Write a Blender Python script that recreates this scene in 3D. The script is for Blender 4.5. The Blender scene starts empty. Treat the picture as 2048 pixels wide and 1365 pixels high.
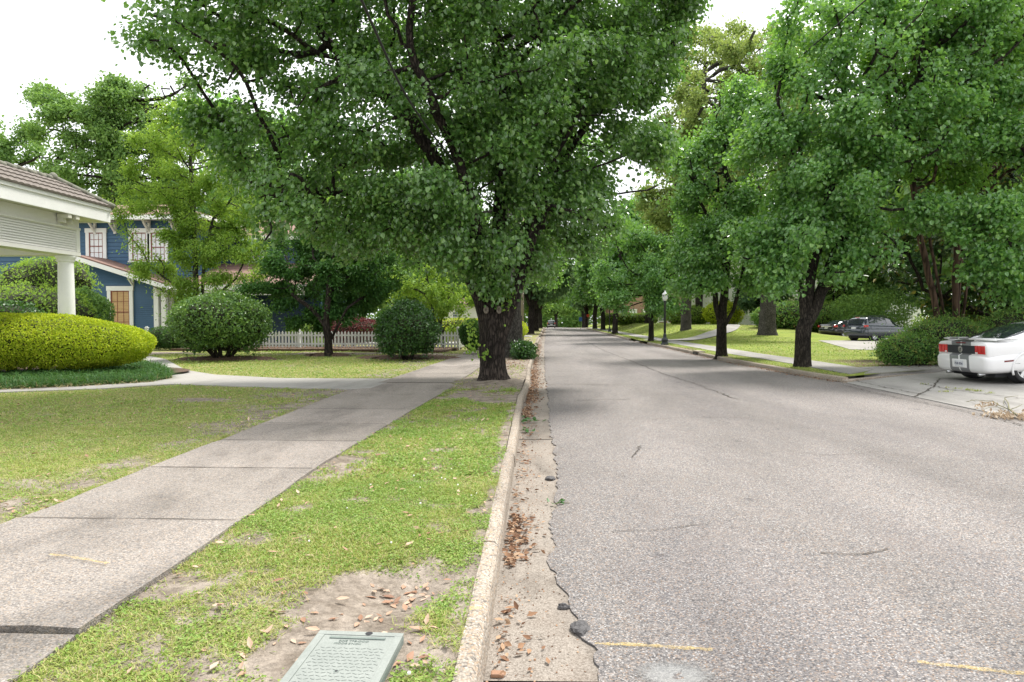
import bpy, bmesh, math, random
import numpy as np
from mathutils import Vector, Matrix, Euler
R = math.radians
SC = bpy.context.scene
COL = SC.collection
rng = np.random.default_rng(7)
random.seed(7)

# ------------------------------------------------------------------ camera, sky, sun, exposure
CAM_H = 1.6
F = 1365.0                                   # focal length in px of the 2048 wide photo (24 mm lens)
YAW, PITCH = R(2.56), R(1.78)
cam_d = bpy.data.cameras.new('camera')
cam_d.lens = 24.0; cam_d.sensor_width = 36.0; cam_d.clip_end = 3000; cam_d.clip_start = 0.05
cam = bpy.data.objects.new('camera', cam_d)
cam.location = (0, 0, CAM_H)
cam.rotation_euler = (R(90) - PITCH, 0, YAW)
COL.objects.link(cam); SC.camera = cam

SUN_EL, SUN_AZ = R(62), R(40)                # azimuth from +Y towards +X
w = bpy.data.worlds.new('World'); SC.world = w; w.use_nodes = True
wn, wl = w.node_tree.nodes, w.node_tree.links
wn.clear()
sky = wn.new('ShaderNodeTexSky'); sky.sky_type = 'NISHITA'; sky.sun_disc = False
sky.sun_elevation = SUN_EL; sky.sun_rotation = SUN_AZ; sky.dust_density = 4.0; sky.air_density = 1.2
hs = wn.new('ShaderNodeHueSaturation'); hs.inputs['Saturation'].default_value = 0.12
tcw = wn.new('ShaderNodeTexCoord')
cn = wn.new('ShaderNodeTexNoise'); cn.inputs['Scale'].default_value = 2.2; cn.inputs['Detail'].default_value = 5
cr_ = wn.new('ShaderNodeValToRGB')
cr_.color_ramp.elements[0].position = 0.3; cr_.color_ramp.elements[0].color = (9.0, 9.3, 9.8, 1)
cr_.color_ramp.elements[1].position = 0.75; cr_.color_ramp.elements[1].color = (13, 13.1, 13.2, 1)
mx = wn.new('ShaderNodeMixRGB'); mx.inputs['Fac'].default_value = 0.75
bg = wn.new('ShaderNodeBackground'); bg.inputs['Strength'].default_value = 0.088
wo = wn.new('ShaderNodeOutputWorld')
wl.new(sky.outputs[0], hs.inputs['Color']); wl.new(tcw.outputs['Generated'], cn.inputs['Vector'])
wl.new(cn.outputs['Fac'], cr_.inputs[0]); wl.new(hs.outputs[0], mx.inputs[1]); wl.new(cr_.outputs[0], mx.inputs[2])
wl.new(mx.outputs[0], bg.inputs['Color']); wl.new(bg.outputs[0], wo.inputs['Surface'])

sd = bpy.data.lights.new('sun', 'SUN'); sd.energy = 2.8; sd.angle = R(11); sd.color = (1, .96, .9)
so = bpy.data.objects.new('sun', sd)
sdir = Vector((math.sin(SUN_AZ) * math.cos(SUN_EL), math.cos(SUN_AZ) * math.cos(SUN_EL), math.sin(SUN_EL)))
so.rotation_euler = (-sdir).to_track_quat('-Z', 'Y').to_euler(); so.location = (0, 0, 60)
COL.objects.link(so)
SC.view_settings.view_transform = 'Standard'; SC.view_settings.look = 'None'
SC.view_settings.exposure = 1.0; SC.view_settings.gamma = 1.0
SC.render.engine = 'CYCLES'
SC.cycles.max_bounces = 8; SC.cycles.diffuse_bounces = 3; SC.cycles.glossy_bounces = 3; SC.cycles.transmission_bounces = 5
SC.cycles.transparent_max_bounces = 6
SC.cycles.use_denoising = True

RM = Euler((R(90) - PITCH, 0, YAW)).to_matrix()
def ray(px, py): return RM @ Vector(((px - 1024) / F, -(py - 682.5) / F, -1))
def G(px, py, z=0.13):                       # photo pixel -> ground point at height z
    d = ray(px, py); t = (z - CAM_H) / d.z
    return Vector((d.x * t, d.y * t, z))
def D(px, py, Y):                            # photo pixel -> point at world depth Y
    d = ray(px, py); t = Y / d.y
    return Vector((d.x * t, Y, CAM_H + d.z * t))

# ------------------------------------------------------------------ small tools
def lerp_tab(tab):
    a = np.array(tab, float)
    return lambda y: np.interp(y, a[:, 0], a[:, 1])
curb_l = lerp_tab([(-5, -.25), (3, -.25), (8, -.3), (13.4, -.37), (13.6, -.34), (17, -.30), (22, -.36), (44, -.3), (131, .3), (400, 1.5)])
curb_r = lerp_tab([(-5, 7.6), (10.8, 7.65), (17.6, 7.7), (19.7, 7.42), (22.7, 7.2), (26, 6.98), (40, 6.95), (50, 6.8), (87, 7.2), (131, 8.0), (400, 9)])
def sst(a, b, x):
    t = np.clip((np.asarray(x, float) - a) / (b - a), 0, 1); return t * t * (3 - 2 * t)
def drop(y): return -0.010 * np.clip(np.asarray(y, float) - 128, 0, None)
LAT = np.random.default_rng(3).random((64, 64, 64))
def noise3(p, s=1.0):
    p = np.asarray(p, float) * s + 100.0
    i = np.floor(p).astype(int); f = p - i; f = f * f * (3 - 2 * f)
    r = 0
    for dx in (0, 1):
        for dy in (0, 1):
            for dz in (0, 1):
                wt = (f[..., 0] if dx else 1 - f[..., 0]) * (f[..., 1] if dy else 1 - f[..., 1]) * (f[..., 2] if dz else 1 - f[..., 2])
                r = r + wt * LAT[(i[..., 0] + dx) % 64, (i[..., 1] + dy) % 64, (i[..., 2] + dz) % 64]
    return r
def noise2(x, y, s=1.0, z=0.0):
    x = np.asarray(x, float); y = np.asarray(y, float)
    return noise3(np.stack([x, y, np.full_like(x, z / s)], -1), s)
def fbm2(x, y, s, z=0.0): return .55 * noise2(x, y, s, z) + .3 * noise2(x, y, s * 2.1, z + 5) + .15 * noise2(x, y, s * 4.7, z + 9)

PIT = G(800, 1180, .1)
def zl(x, y):                                # left verge and lawn height
    x = np.asarray(x, float); y = np.asarray(y, float)
    z = 0.13 + .014 * (fbm2(x, y, 1.6) - .5) + drop(y)
    z = z - .085 * np.exp(-((x - PIT.x) ** 2 / .075 + (y - PIT.y) ** 2 / .10))
    z = z + .09 * np.exp(-(((x + 1.15) / .8) ** 2 + ((y - 16.1) / .9) ** 2))
    z = z + .25 * np.exp(-(((x + 1.5) / 1.0) ** 2 + ((y - 31) / 2.0) ** 2))
    return z
def zr(x, y):                                # right verge, lawn and its low hill
    x = np.asarray(x, float); y = np.asarray(y, float)
    hill = .92 * sst(9.8, 14, x) * (1 - sst(21, 27, x)) * sst(46, 70, y)
    return 0.13 + hill + .014 * (fbm2(x, y, 1.3) - .5) + drop(y)

def link(o):
    COL.objects.link(o); return o
def tag(o, label=None, cat=None, group=None, kind=None):
    if label: o['label'] = label
    if cat: o['category'] = cat
    if group: o['group'] = group
    if kind: o['kind'] = kind
    return o
def empty(name, loc, label, cat, group=None, rz=0):
    o = bpy.data.objects.new(name, None); o.location = loc; o.rotation_euler = (0, 0, rz); o.empty_display_size = .2
    link(o); return tag(o, label, cat, group)
def copy_tree(o, parent=None):
    c = o.copy(); link(c); c.parent = parent
    for ch in list(o.children): copy_tree(ch, c)
    return c

def fast_mesh(name, V, Fq, mats, parent=None, mi=None, smooth=False):
    V = np.ascontiguousarray(V, dtype=np.float32); Fq = np.ascontiguousarray(Fq, dtype=np.int32)
    k = Fq.shape[1]; m = len(Fq)
    me = bpy.data.meshes.new(name)
    me.vertices.add(len(V)); me.vertices.foreach_set('co', V.ravel())
    me.loops.add(m * k); me.loops.foreach_set('vertex_index', Fq.ravel())
    me.polygons.add(m); me.polygons.foreach_set('loop_start', np.arange(0, m * k, k, dtype=np.int32))
    if mi is not None: me.polygons.foreach_set('material_index', np.asarray(mi, dtype=np.int32))
    me.polygons.foreach_set('use_smooth', np.full(m, smooth, dtype=bool))
    me.update(calc_edges=True)
    for mt in (mats if isinstance(mats, (list, tuple)) else [mats]): me.materials.append(mt)
    o = bpy.data.objects.new(name, me); o.parent = parent
    return link(o)

class MB:
    def __init__(s): s.v = []; s.f = []; s.m = []
    def add(s, vs, fs, mi=0):
        b = len(s.v); s.v += [tuple(v) for v in vs]; s.f += [tuple(b + i for i in f) for f in fs]; s.m += [mi] * len(fs); return s
    def box(s, x0, x1, y0, y1, z0, z1, mi=0):
        return s.add([(x0, y0, z0), (x1, y0, z0), (x1, y1, z0), (x0, y1, z0), (x0, y0, z1), (x1, y0, z1), (x1, y1, z1), (x0, y1, z1)],
                     [(0, 3, 2, 1), (4, 5, 6, 7), (0, 1, 5, 4), (1, 2, 6, 5), (2, 3, 7, 6), (3, 0, 4, 7)], mi)
    def bar(s, p, q, w_, h_, mi=0, up=(0, 0, 1)):
        p, q = Vector(p), Vector(q); d = (q - p).normalized(); u = Vector(up)
        sd_ = d.cross(u)
        if sd_.length < 1e-4: sd_ = d.cross(Vector((1, 0, 0)))
        sd_.normalize(); u = sd_.cross(d)
        vs = [c + sd_ * (a * w_ / 2) + u * (b * h_ / 2) for c in (p, q) for a, b in ((-1, -1), (1, -1), (1, 1), (-1, 1))]
        return s.add(vs, [(0, 1, 2, 3), (7, 6, 5, 4), (0, 4, 5, 1), (1, 5, 6, 2), (2, 6, 7, 3), (3, 7, 4, 0)], mi)
    def tube(s, pts, rad, n=8, mi=0, cap=True):
        pts = [Vector(p) for p in pts]; rad = rad if hasattr(rad, '__len__') else [rad] * len(pts)
        b = []; ref = Vector((.31, .17, .93))
        for i, p in enumerate(pts):
            d = (pts[min(i + 1, len(pts) - 1)] - pts[max(i - 1, 0)]).normalized()
            a = d.cross(ref)
            if a.length < .05: a = d.cross(Vector((1, 0, 0)))
            a.normalize(); c = d.cross(a)
            b += [p + (a * math.cos(2 * math.pi * k / n) + c * math.sin(2 * math.pi * k / n)) * rad[i] for k in range(n)]
        fs = [(i * n + k, i * n + (k + 1) % n, (i + 1) * n + (k + 1) % n, (i + 1) * n + k) for i in range(len(pts) - 1) for k in range(n)]
        if cap: fs += [tuple(reversed(range(n))), tuple((len(pts) - 1) * n + k for k in range(n))]
        return s.add(b, fs, mi)
    def lathe(s, prof, n=20, c=(0, 0, 0), mi=0):
        c = Vector(c)
        vs = [c + Vector((r * math.cos(2 * math.pi * k / n), r * math.sin(2 * math.pi * k / n), z)) for r, z in prof for k in range(n)]
        fs = [(i * n + k, i * n + (k + 1) % n, (i + 1) * n + (k + 1) % n, (i + 1) * n + k) for i in range(len(prof) - 1) for k in range(n)]
        fs += [tuple(reversed(range(n))), tuple((len(prof) - 1) * n + k for k in range(n))]
        return s.add(vs, fs, mi)
    def prism(s, poly, d, mi=0):                # polygon (3D points) extruded by the vector d
        n = len(poly); d = Vector(d); a = [Vector(p) for p in poly]
        return s.add(a + [p + d for p in a], [tuple(reversed(range(n))), tuple(range(n, 2 * n))] + [(i, (i + 1) % n, n + (i + 1) % n, n + i) for i in range(n)], mi)
    def build(s, name, mats, parent=None, smooth=False, bevel=0, sub=0):
        me = bpy.data.meshes.new(name); me.from_pydata(s.v, [], s.f)
        for mt in (mats if isinstance(mats, (list, tuple)) else [mats]): me.materials.append(mt)
        me.polygons.foreach_set('material_index', s.m)
        me.polygons.foreach_set('use_smooth', [smooth] * len(s.f)); me.update()
        o = bpy.data.objects.new(name, me); o.parent = parent; link(o)
        if bevel:
            b = o.modifiers.new('bevel', 'BEVEL'); b.width = bevel; b.segments = 2; b.limit_method = 'ANGLE'
        if sub:
            b = o.modifiers.new('sub', 'SUBSURF'); b.levels = sub; b.render_levels = sub
        return o

# ------------------------------------------------------------------ materials
def newmat(name):
    m = bpy.data.materials.new(name); m.use_nodes = True
    return m, m.node_tree.nodes, m.node_tree.links, m.node_tree.nodes['Principled BSDF']
def ramp(n, cols, pos=None):
    r = n.new('ShaderNodeValToRGB'); e = r.color_ramp.elements
    pos = pos or [i / (len(cols) - 1) for i in range(len(cols))]
    while len(e) < len(cols): e.new(.5)
    for i, c in enumerate(cols): e[i].position = pos[i]; e[i].color = (*c, 1)
    return r
def coords(n, l, scale=(1, 1, 1), kind='Object'):
    t = n.new('ShaderNodeTexCoord'); mp = n.new('ShaderNodeMapping'); mp.inputs['Scale'].default_value = scale
    l.new(t.outputs[kind], mp.inputs['Vector']); return mp.outputs[0]
def tex(n, l, vec, kind='Noise', scale=5, detail=4, rough=.6, dist=0):
    t = n.new('ShaderNodeTex' + kind); t.inputs['Scale'].default_value = scale
    if kind == 'Noise':
        t.inputs['Detail'].default_value = detail; t.inputs['Roughness'].default_value = rough; t.inputs['Distortion'].default_value = dist
    l.new(vec, t.inputs['Vector']); return t
def mixc(n, l, fac, a, b, mode='MIX'):
    m = n.new('ShaderNodeMixRGB'); m.blend_type = mode
    for i, v in ((0, fac), (1, a), (2, b)):
        if isinstance(v, bpy.types.NodeSocket): l.new(v, m.inputs[i])
        else: m.inputs[i].default_value = v if not isinstance(v, tuple) else (*v, 1)[:4]
    return m.outputs[0]
def bumpn(n, l, h, strength, dist, bsdf):
    b = n.new('ShaderNodeBump'); b.inputs['Strength'].default_value = strength; b.inputs['Distance'].default_value = dist
    l.new(h, b.inputs['Height']); l.new(b.outputs[0], bsdf.inputs['Normal'])
def mat(name, cols, scale=4, rough=.6, bump=0., bscale=40, stretch=(1, 1, 1), metal=0, spec=.5, coat=0, fine=.15, pos=None, bd=.01):
    m, n, l, b = newmat(name)
    v = coords(n, l, stretch)
    t = tex(n, l, v, 'Noise', scale, 5)
    r = ramp(n, cols if len(cols) > 1 else cols * 2, pos or ([.3, .7] if len(cols) <= 2 else None)); l.new(t.outputs['Fac'], r.inputs[0])
    f = tex(n, l, v, 'Noise', bscale, 3)
    fr = ramp(n, [(1 - fine,) * 3, (1 + fine,) * 3], [.3, .7]); l.new(f.outputs['Fac'], fr.inputs[0])
    l.new(mixc(n, l, 1.0, r.outputs[0], fr.outputs[0], 'MULTIPLY'), b.inputs['Base Color'])
    b.inputs['Roughness'].default_value = rough; b.inputs['Metallic'].default_value = metal
    b.inputs['Specular IOR Level'].default_value = spec; b.inputs['Coat Weight'].default_value = coat; b.inputs['Coat Roughness'].default_value = .05
    if bump: bumpn(n, l, f.outputs['Fac'], bump, bd, b)
    return m
def leafmat(name, cols, trans=(.2, .35, .04), tf=.35, rough=.42, clump=.5, cs=.9, spec=.5, gain=1.0, coat=0):
    cols = [tuple(min(.7, x * gain) for x in c) for c in cols]; trans = tuple(min(.75, x * (1 + (gain - 1) * .6)) for x in trans)
    m, n, l, b = newmat(name)
    g = n.new('ShaderNodeNewGeometry'); v = coords(n, l)
    t = tex(n, l, v, 'Noise', cs, 3)
    mxf = n.new('ShaderNodeMath'); mxf.operation = 'MULTIPLY_ADD'
    l.new(t.outputs['Fac'], mxf.inputs[0]); mxf.inputs[1].default_value = clump
    sc = n.new('ShaderNodeMath'); sc.operation = 'MULTIPLY'; l.new(g.outputs['Random Per Island'], sc.inputs[0]); sc.inputs[1].default_value = 1 - clump * .5
    sb = n.new('ShaderNodeMath'); sb.operation = 'SUBTRACT'; l.new(sc.outputs[0], sb.inputs[0]); sb.inputs[1].default_value = clump * .25
    l.new(sb.outputs[0], mxf.inputs[2])
    r = ramp(n, cols); l.new(mxf.outputs[0], r.inputs[0])
    l.new(r.outputs[0], b.inputs['Base Color']); b.inputs['Roughness'].default_value = rough
    b.inputs['Specular IOR Level'].default_value = spec; b.inputs['Coat Weight'].default_value = coat; b.inputs['Coat Roughness'].default_value = .22
    tr = n.new('ShaderNodeBsdfTranslucent')
    l.new(mixc(n, l, .6, r.outputs[0], trans), tr.inputs['Color'])
    ms = n.new('ShaderNodeMixShader'); ms.inputs[0].default_value = tf
    l.new(b.outputs[0], ms.inputs[1]); l.new(tr.outputs[0], ms.inputs[2])
    l.new(ms.outputs[0], n['Material Output'].inputs['Surface'])
    return m
def aggregate(name, cols, pos, cell=95, base=(.3, .28, .26), mixf=.8, stain=.35, bump=.5, sscale=.7, tint=(.5, .45, .4), slabs=False, tracks=False):
    m, n, l, b = newmat(name)
    v = coords(n, l)
    vo = n.new('ShaderNodeTexVoronoi'); vo.inputs['Scale'].default_value = cell; l.new(v, vo.inputs['Vector'])
    sp = n.new('ShaderNodeSeparateColor'); l.new(vo.outputs['Color'], sp.inputs[0])
    r = ramp(n, cols, pos); l.new(sp.outputs[0], r.inputs[0])
    edge = ramp(n, [(1, 1, 1), (.35, .34, .33)], [.35, .8]); l.new(vo.outputs['Distance'], edge.inputs[0])
    c = mixc(n, l, .55, r.outputs[0], edge.outputs[0], 'MULTIPLY')
    c = mixc(n, l, mixf, base, c)
    s1 = tex(n, l, coords(n, l, (1, .35, 1)), 'Noise', sscale, 6, .65, .4)
    sr = ramp(n, [(1 - stain,) * 3, (1.0,) * 3, (1 + stain * .35,) * 3], [.3, .52, .75]); l.new(s1.outputs['Fac'], sr.inputs[0])
    c = mixc(n, l, 1.0, c, sr.outputs[0], 'MULTIPLY')
    s2 = tex(n, l, v, 'Noise', 2.6, 5, .7)
    s2r = ramp(n, [(0, 0, 0), (1, 1, 1)], [.5, .8]); l.new(s2.outputs['Fac'], s2r.inputs[0])
    f2 = n.new('ShaderNodeMath'); f2.operation = 'MULTIPLY'; l.new(s2r.outputs[0], f2.inputs[0]); f2.inputs[1].default_value = .35
    c = mixc(n, l, f2.outputs[0], c, tint)
    if tracks:
        sx = n.new('ShaderNodeSeparateXYZ'); l.new(mixc(n, l, .06, v, s1.outputs['Color'], 'ADD'), sx.inputs[0])
        mr = n.new('ShaderNodeMapRange'); mr.inputs['From Min'].default_value = 0; mr.inputs['From Max'].default_value = 8; l.new(sx.outputs[0], mr.inputs['Value'])
        tr_ = ramp(n, [(.90,) * 3, (.97,) * 3, (1.08,) * 3, (.97,) * 3, (1.06,) * 3, (.95,) * 3, (1.07,) * 3, (.97,) * 3, (1.07,) * 3, (.92,) * 3], [.0, .1, .19, .29, .38, .49, .60, .70, .80, .95]); l.new(mr.outputs[0], tr_.inputs[0])
        c = mixc(n, l, 1.0, c, tr_.outputs[0], 'MULTIPLY')
        s3 = tex(n, l, coords(n, l, (1, .25, 1)), 'Noise', .33, 4, .6, .6); s3r = ramp(n, [(.87, .87, .89), (1, 1, 1)], [.36, .47]); l.new(s3.outputs['Fac'], s3r.inputs[0]); c = mixc(n, l, 1.0, c, s3r.outputs[0], 'MULTIPLY')
        s4 = tex(n, l, v, 'Noise', 3.1, 2, .5); s4r = ramp(n, [(1, 1, 1), (.72, .72, .74)], [.69, .74]); l.new(s4.outputs['Fac'], s4r.inputs[0]); c = mixc(n, l, 1.0, c, s4r.outputs[0], 'MULTIPLY')
    if slabs:
        at = n.new('ShaderNodeAttribute'); at.attribute_name = 'tone'; c = mixc(n, l, 1.0, c, at.outputs['Color'], 'MULTIPLY')
    l.new(c, b.inputs['Base Color']); b.inputs['Roughness'].default_value = .85; b.inputs['Specular IOR Level'].default_value = .25
    iv = n.new('ShaderNodeMath'); iv.operation = 'SUBTRACT'; iv.inputs[0].default_value = 1; l.new(vo.outputs['Distance'], iv.inputs[1])
    bumpn(n, l, iv.outputs[0], bump, .006, b)
    return m
def barkmat(name, cols, sc=9, zs=.22, bump=1.0):
    m, n, l, b = newmat(name)
    v = coords(n, l, (1, 1, zs))
    t = tex(n, l, v, 'Noise', sc, 6, .7, 1.2)
    vo = n.new('ShaderNodeTexVoronoi'); vo.feature = 'DISTANCE_TO_EDGE'; vo.inputs['Scale'].default_value = sc * 2.2
    d = mixc(n, l, .12, v, t.outputs['Color'], 'ADD'); l.new(d, vo.inputs['Vector'])
    r = ramp(n, cols); l.new(t.outputs['Fac'], r.inputs[0])
    e = ramp(n, [(.28,) * 3, (1, 1, 1)], [.0, .22]); l.new(vo.outputs['Distance'], e.inputs[0])
    big = tex(n, l, coords(n, l), 'Noise', 1.6, 4); br = ramp(n, [(.6,) * 3, (1.25,) * 3], [.35, .7]); l.new(big.outputs['Fac'], br.inputs[0])
    c = mixc(n, l, 1.0, r.outputs[0], e.outputs[0], 'MULTIPLY'); c = mixc(n, l, 1.0, c, br.outputs[0], 'MULTIPLY')
    l.new(c, b.inputs['Base Color']); b.inputs['Roughness'].default_value = .9; b.inputs['Specular IOR Level'].default_value = .2
    bumpn(n, l, e.outputs[0], bump, .03, b); return m
def groundmat(name, g1, g2, g3, d1, d2):
    m, n, l, b = newmat(name)
    v = coords(n, l)
    at = n.new('ShaderNodeAttribute'); at.attribute_name = 'dirt'
    t1 = tex(n, l, v, 'Noise', .5, 6, .65); t2 = tex(n, l, v, 'Noise', 28, 4, .8); t3 = tex(n, l, v, 'Noise', 5, 5, .7)
    r = ramp(n, [g1, g2, g3], [.32, .5, .68]); l.new(mixc(n, l, .5, t1.outputs['Fac'], t3.outputs['Fac']), r.inputs[0])
    fr = ramp(n, [(.5,) * 3, (1.4,) * 3], [.35, .65]); l.new(t2.outputs['Fac'], fr.inputs[0])
    gc = mixc(n, l, .9, r.outputs[0], fr.outputs[0], 'MULTIPLY')
    dr = ramp(n, [d1, d2], [.35, .65]); l.new(t3.outputs['Fac'], dr.inputs[0])
    dc = mixc(n, l, .55, dr.outputs[0], fr.outputs[0], 'MULTIPLY')
    ad = n.new('ShaderNodeMath'); ad.operation = 'MULTIPLY_ADD'; l.new(t2.outputs['Fac'], ad.inputs[0]); ad.inputs[1].default_value = .9
    sb = n.new('ShaderNodeMath'); sb.operation = 'SUBTRACT'; l.new(at.outputs['Fac'], sb.inputs[0]); sb.inputs[1].default_value = .45
    l.new(sb.outputs[0], ad.inputs[2])
    fc = ramp(n, [(0, 0, 0), (1, 1, 1)], [.3, .6]); l.new(ad.outputs[0], fc.inputs[0])
    l.new(mixc(n, l, fc.outputs[0], gc, dc), b.inputs['Base Color']); b.inputs['Roughness'].default_value = .95
    b.inputs['Specular IOR Level'].default_value = .15
    bumpn(n, l, t2.outputs['Fac'], .8, .03, b); return m
def brickmat(name, c1, c2, mortar, sc=(1, 1, 1), bw=.22, bh=.075):
    m, n, l, b = newmat(name)
    t = n.new('ShaderNodeTexCoord'); sp = n.new('ShaderNodeSeparateXYZ'); cb = n.new('ShaderNodeCombineXYZ')
    l.new(t.outputs['Object'], sp.inputs[0]); l.new(sp.outputs[0], cb.inputs[0]); l.new(sp.outputs[2], cb.inputs[1])
    br = n.new('ShaderNodeTexBrick'); br.inputs['Scale'].default_value = 1; br.inputs['Brick Width'].default_value = bw; br.inputs['Row Height'].default_value = bh
    br.inputs['Mortar Size'].default_value = .008
    br.inputs['Color1'].default_value = (*c1, 1); br.inputs['Color2'].default_value = (*c2, 1); br.inputs['Mortar'].default_value = (*mortar, 1)
    l.new(cb.outputs[0], br.inputs['Vector']); l.new(br.outputs['Color'], b.inputs['Base Color']); b.inputs['Roughness'].default_value = .85
    return m
def glassmat(name, c=(.02, .025, .03), rough=.05):
    m, n, l, b = newmat(name); v = coords(n, l)
    t = tex(n, l, v, 'Noise', 1.5, 2); r = ramp(n, [c, tuple(x * 1.6 for x in c)]); l.new(t.outputs['Fac'], r.inputs[0])
    l.new(r.outputs[0], b.inputs['Base Color']); b.inputs['Roughness'].default_value = rough; b.inputs['Specular IOR Level'].default_value = .9
    b.inputs['Coat Weight'].default_value = .6; b.inputs['Coat Roughness'].default_value = .03
    return m

M = {}
M['asphalt'] = aggregate('asphalt', [(.055, .053, .056), (.155, .147, .146), (.235, .222, .217), (.32, .295, .272), (.30, .20, .13), (.50, .485, .47)], [0, .25, .5, .72, .82, .95], 125, (.205, .192, .186), .8, .30, .6, .35, (.255, .22, .195), tracks=True)
M['sidewalk'] = aggregate('exposed_aggregate_concrete', [(.11, .10, .093), (.225, .205, .19), (.31, .283, .26), (.34, .265, .20), (.42, .385, .355)], [0, .3, .55, .75, .95], 110, (.265, .242, .222), .75, .42, .5, 1.1, (.33, .305, .28), True)
M['curb'] = aggregate('curb_concrete', [(.10, .09, .085), (.33, .29, .24), (.45, .40, .34), (.40, .28, .18), (.55, .5, .44)], [0, .2, .5, .78, .95], 85, (.34, .305, .26), .85, .35, .6, 1.2, (.22, .185, .15))
M['gutter'] = aggregate('gutter_concrete', [(.12, .098, .078), (.27, .235, .198), (.37, .33, .285)], [0, .4, .9], 130, (.28, .245, .21), .65, .5, .35, 1.6, (.14, .095, .065))
M['concrete'] = aggregate('smooth_concrete', [(.25, .24, .22), (.36, .345, .32), (.42, .40, .37)], [0, .5, .9], 150, (.36, .345, .32), .4, .3, .2, .7, (.27, .25, .22))
M['driveway'] = aggregate('driveway_concrete', [(.22, .21, .195), (.36, .345, .325), (.45, .43, .405)], [0, .5, .9], 120, (.35, .335, .315), .45, .4, .25, .5, (.2, .19, .18))
M['grit'] = aggregate('pale_road_grit', [(.17, .17, .17), (.27, .27, .265), (.38, .375, .36)], [0, .5, .9], 150, (.27, .27, .265), .6, .15, .3, 3, (.3, .28, .26))
def grit_fade():
    m = M['grit']; n, l = m.node_tree.nodes, m.node_tree.links; b = n['Principled BSDF']; v = coords(n, l, (1, 1.4, 0))
    ln = n.new('ShaderNodeVectorMath'); ln.operation = 'LENGTH'; l.new(v, ln.inputs[0])
    t = tex(n, l, coords(n, l), 'Noise', 60, 5, .8); ad = n.new('ShaderNodeMath'); ad.operation = 'MULTIPLY_ADD'; l.new(t.outputs['Fac'], ad.inputs[0]); ad.inputs[1].default_value = .22; l.new(ln.outputs['Value'], ad.inputs[2])
    r = ramp(n, [(.9, .9, .9), (0, 0, 0)], [.22, .30]); l.new(ad.outputs[0], r.inputs[0]); l.new(r.outputs[0], b.inputs['Alpha'])
grit_fade()
M['crack'] = mat('crack', [(.035, .03, .025), (.08, .065, .05)], 8, .95)
M['tar'] = mat('broken_asphalt', [(.045, .043, .045), (.13, .125, .125)], 30, .9, .8, 90)
M['lawn'] = groundmat('lawn_ground', (.15, .19, .05), (.24, .25, .085), (.35, .29, .15), (.17, .14, .11), (.35, .30, .25))
M['lawn_r'] = groundmat('right_lawn_ground', (.15, .22, .04), (.24, .30, .06), (.34, .36, .09), (.12, .09, .06), (.2, .15, .11))
M['earth'] = mat('earth', [(.05, .06, .025), (.09, .10, .04), (.13, .11, .06)], .3, .95, .5, 10)
M['mulch'] = mat('mulch', [(.045, .028, .02), (.12, .075, .05), (.22, .15, .11)], 14, .95, 1.0, 45, bd=.04)
M['grass'] = leafmat('grass_blade', [(.16, .25, .04), (.24, .34, .06), (.36, .41, .10), (.50, .43, .21), (.55, .46, .28)], (.45, .55, .10), .35, .5, .6, .8, .3)
M['weed'] = leafmat('clover_leaf', [(.14, .25, .05), (.24, .36, .08), (.35, .44, .11)], (.34, .5, .08), .3, .5, .5, 1.2, .3)
M['white_petal'] = mat('clover_flower', [(.75, .73, .68)], 3, .8)
M['dryleaf'] = leafmat('dry_leaf', [(.20, .10, .06), (.36, .21, .135), (.47, .32, .225), (.55, .42, .32)], (.4, .2, .1), .12, .6, .2, 2, .35)
M['litter'] = leafmat('leaf_litter', [(.07, .035, .02), (.18, .095, .055), (.33, .20, .12), (.46, .33, .22)], (.3, .15, .08), .08, .8, .2, 2, .2)
M['leaf_main'] = leafmat('glossy_dark_leaf', [(.022, .055, .014), (.037, .083, .019), (.060, .120, .028), (.115, .185, .038)], (.16, .34, .03), .30, .32, .55, .8, .7, gain=2.1, coat=.5)
M['leaf_street'] = leafmat('street_tree_leaf', [(.024, .062, .020), (.042, .10, .028), (.065, .14, .036), (.12, .20, .045)], (.22, .40, .035), .36, .34, .55, .6, .7, gain=2.4, coat=.5)
M['leaf_light'] = leafmat('fresh_maple_leaf', [(.07, .14, .025), (.12, .215, .035), (.17, .27, .045), (.22, .32, .06)], (.36, .5, .05), .42, .5, .45, .8, .3, gain=1.5)
M['leaf_dogwood'] = leafmat('dogwood_leaf', [(.018, .052, .014), (.027, .075, .018), (.04, .10, .022), (.06, .13, .026)], (.12, .28, .02), .25, .5, .4, .8, .3, gain=1.7)
M['leaf_oak'] = leafmat('oak_leaf', [(.04, .085, .025), (.07, .13, .035), (.10, .17, .045), (.14, .21, .06)], (.22, .36, .05), .35, .5, .5, .4, .35, gain=2.0)
M['leaf_oakl'] = leafmat('pale_oak_leaf', [(.075, .12, .035), (.12, .175, .045), (.165, .215, .06), (.22, .24, .08)], (.32, .40, .07), .38, .5, .5, .4, .35, gain=1.7)
M['leaf_live'] = leafmat('live_oak_leaf', [(.020, .045, .020), (.034, .07, .028), (.05, .095, .036), (.08, .12, .05)], (.12, .2, .04), .25, .5, .5, .5, .4, gain=2.4)
M['leaf_back'] = leafmat('background_leaf', [(.035, .075, .022), (.06, .12, .03), (.10, .17, .04), (.15, .22, .05)], (.24, .38, .04), .36, .5, .6, .35, .3, gain=2.0)
M['leaf_magnolia'] = leafmat('magnolia_leaf', [(.012, .034, .012), (.022, .055, .017), (.036, .08, .022), (.07, .12, .03), (.30, .19, .035)], (.10, .2, .02), .18, .3, .3, .6, .6, gain=1.4)
M['leaf_crape'] = leafmat('crape_myrtle_leaf', [(.035, .085, .02), (.06, .13, .028), (.09, .18, .036), (.14, .24, .045)], (.28, .46, .04), .4, .42, .5, .6, .4, gain=2.1)
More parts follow.
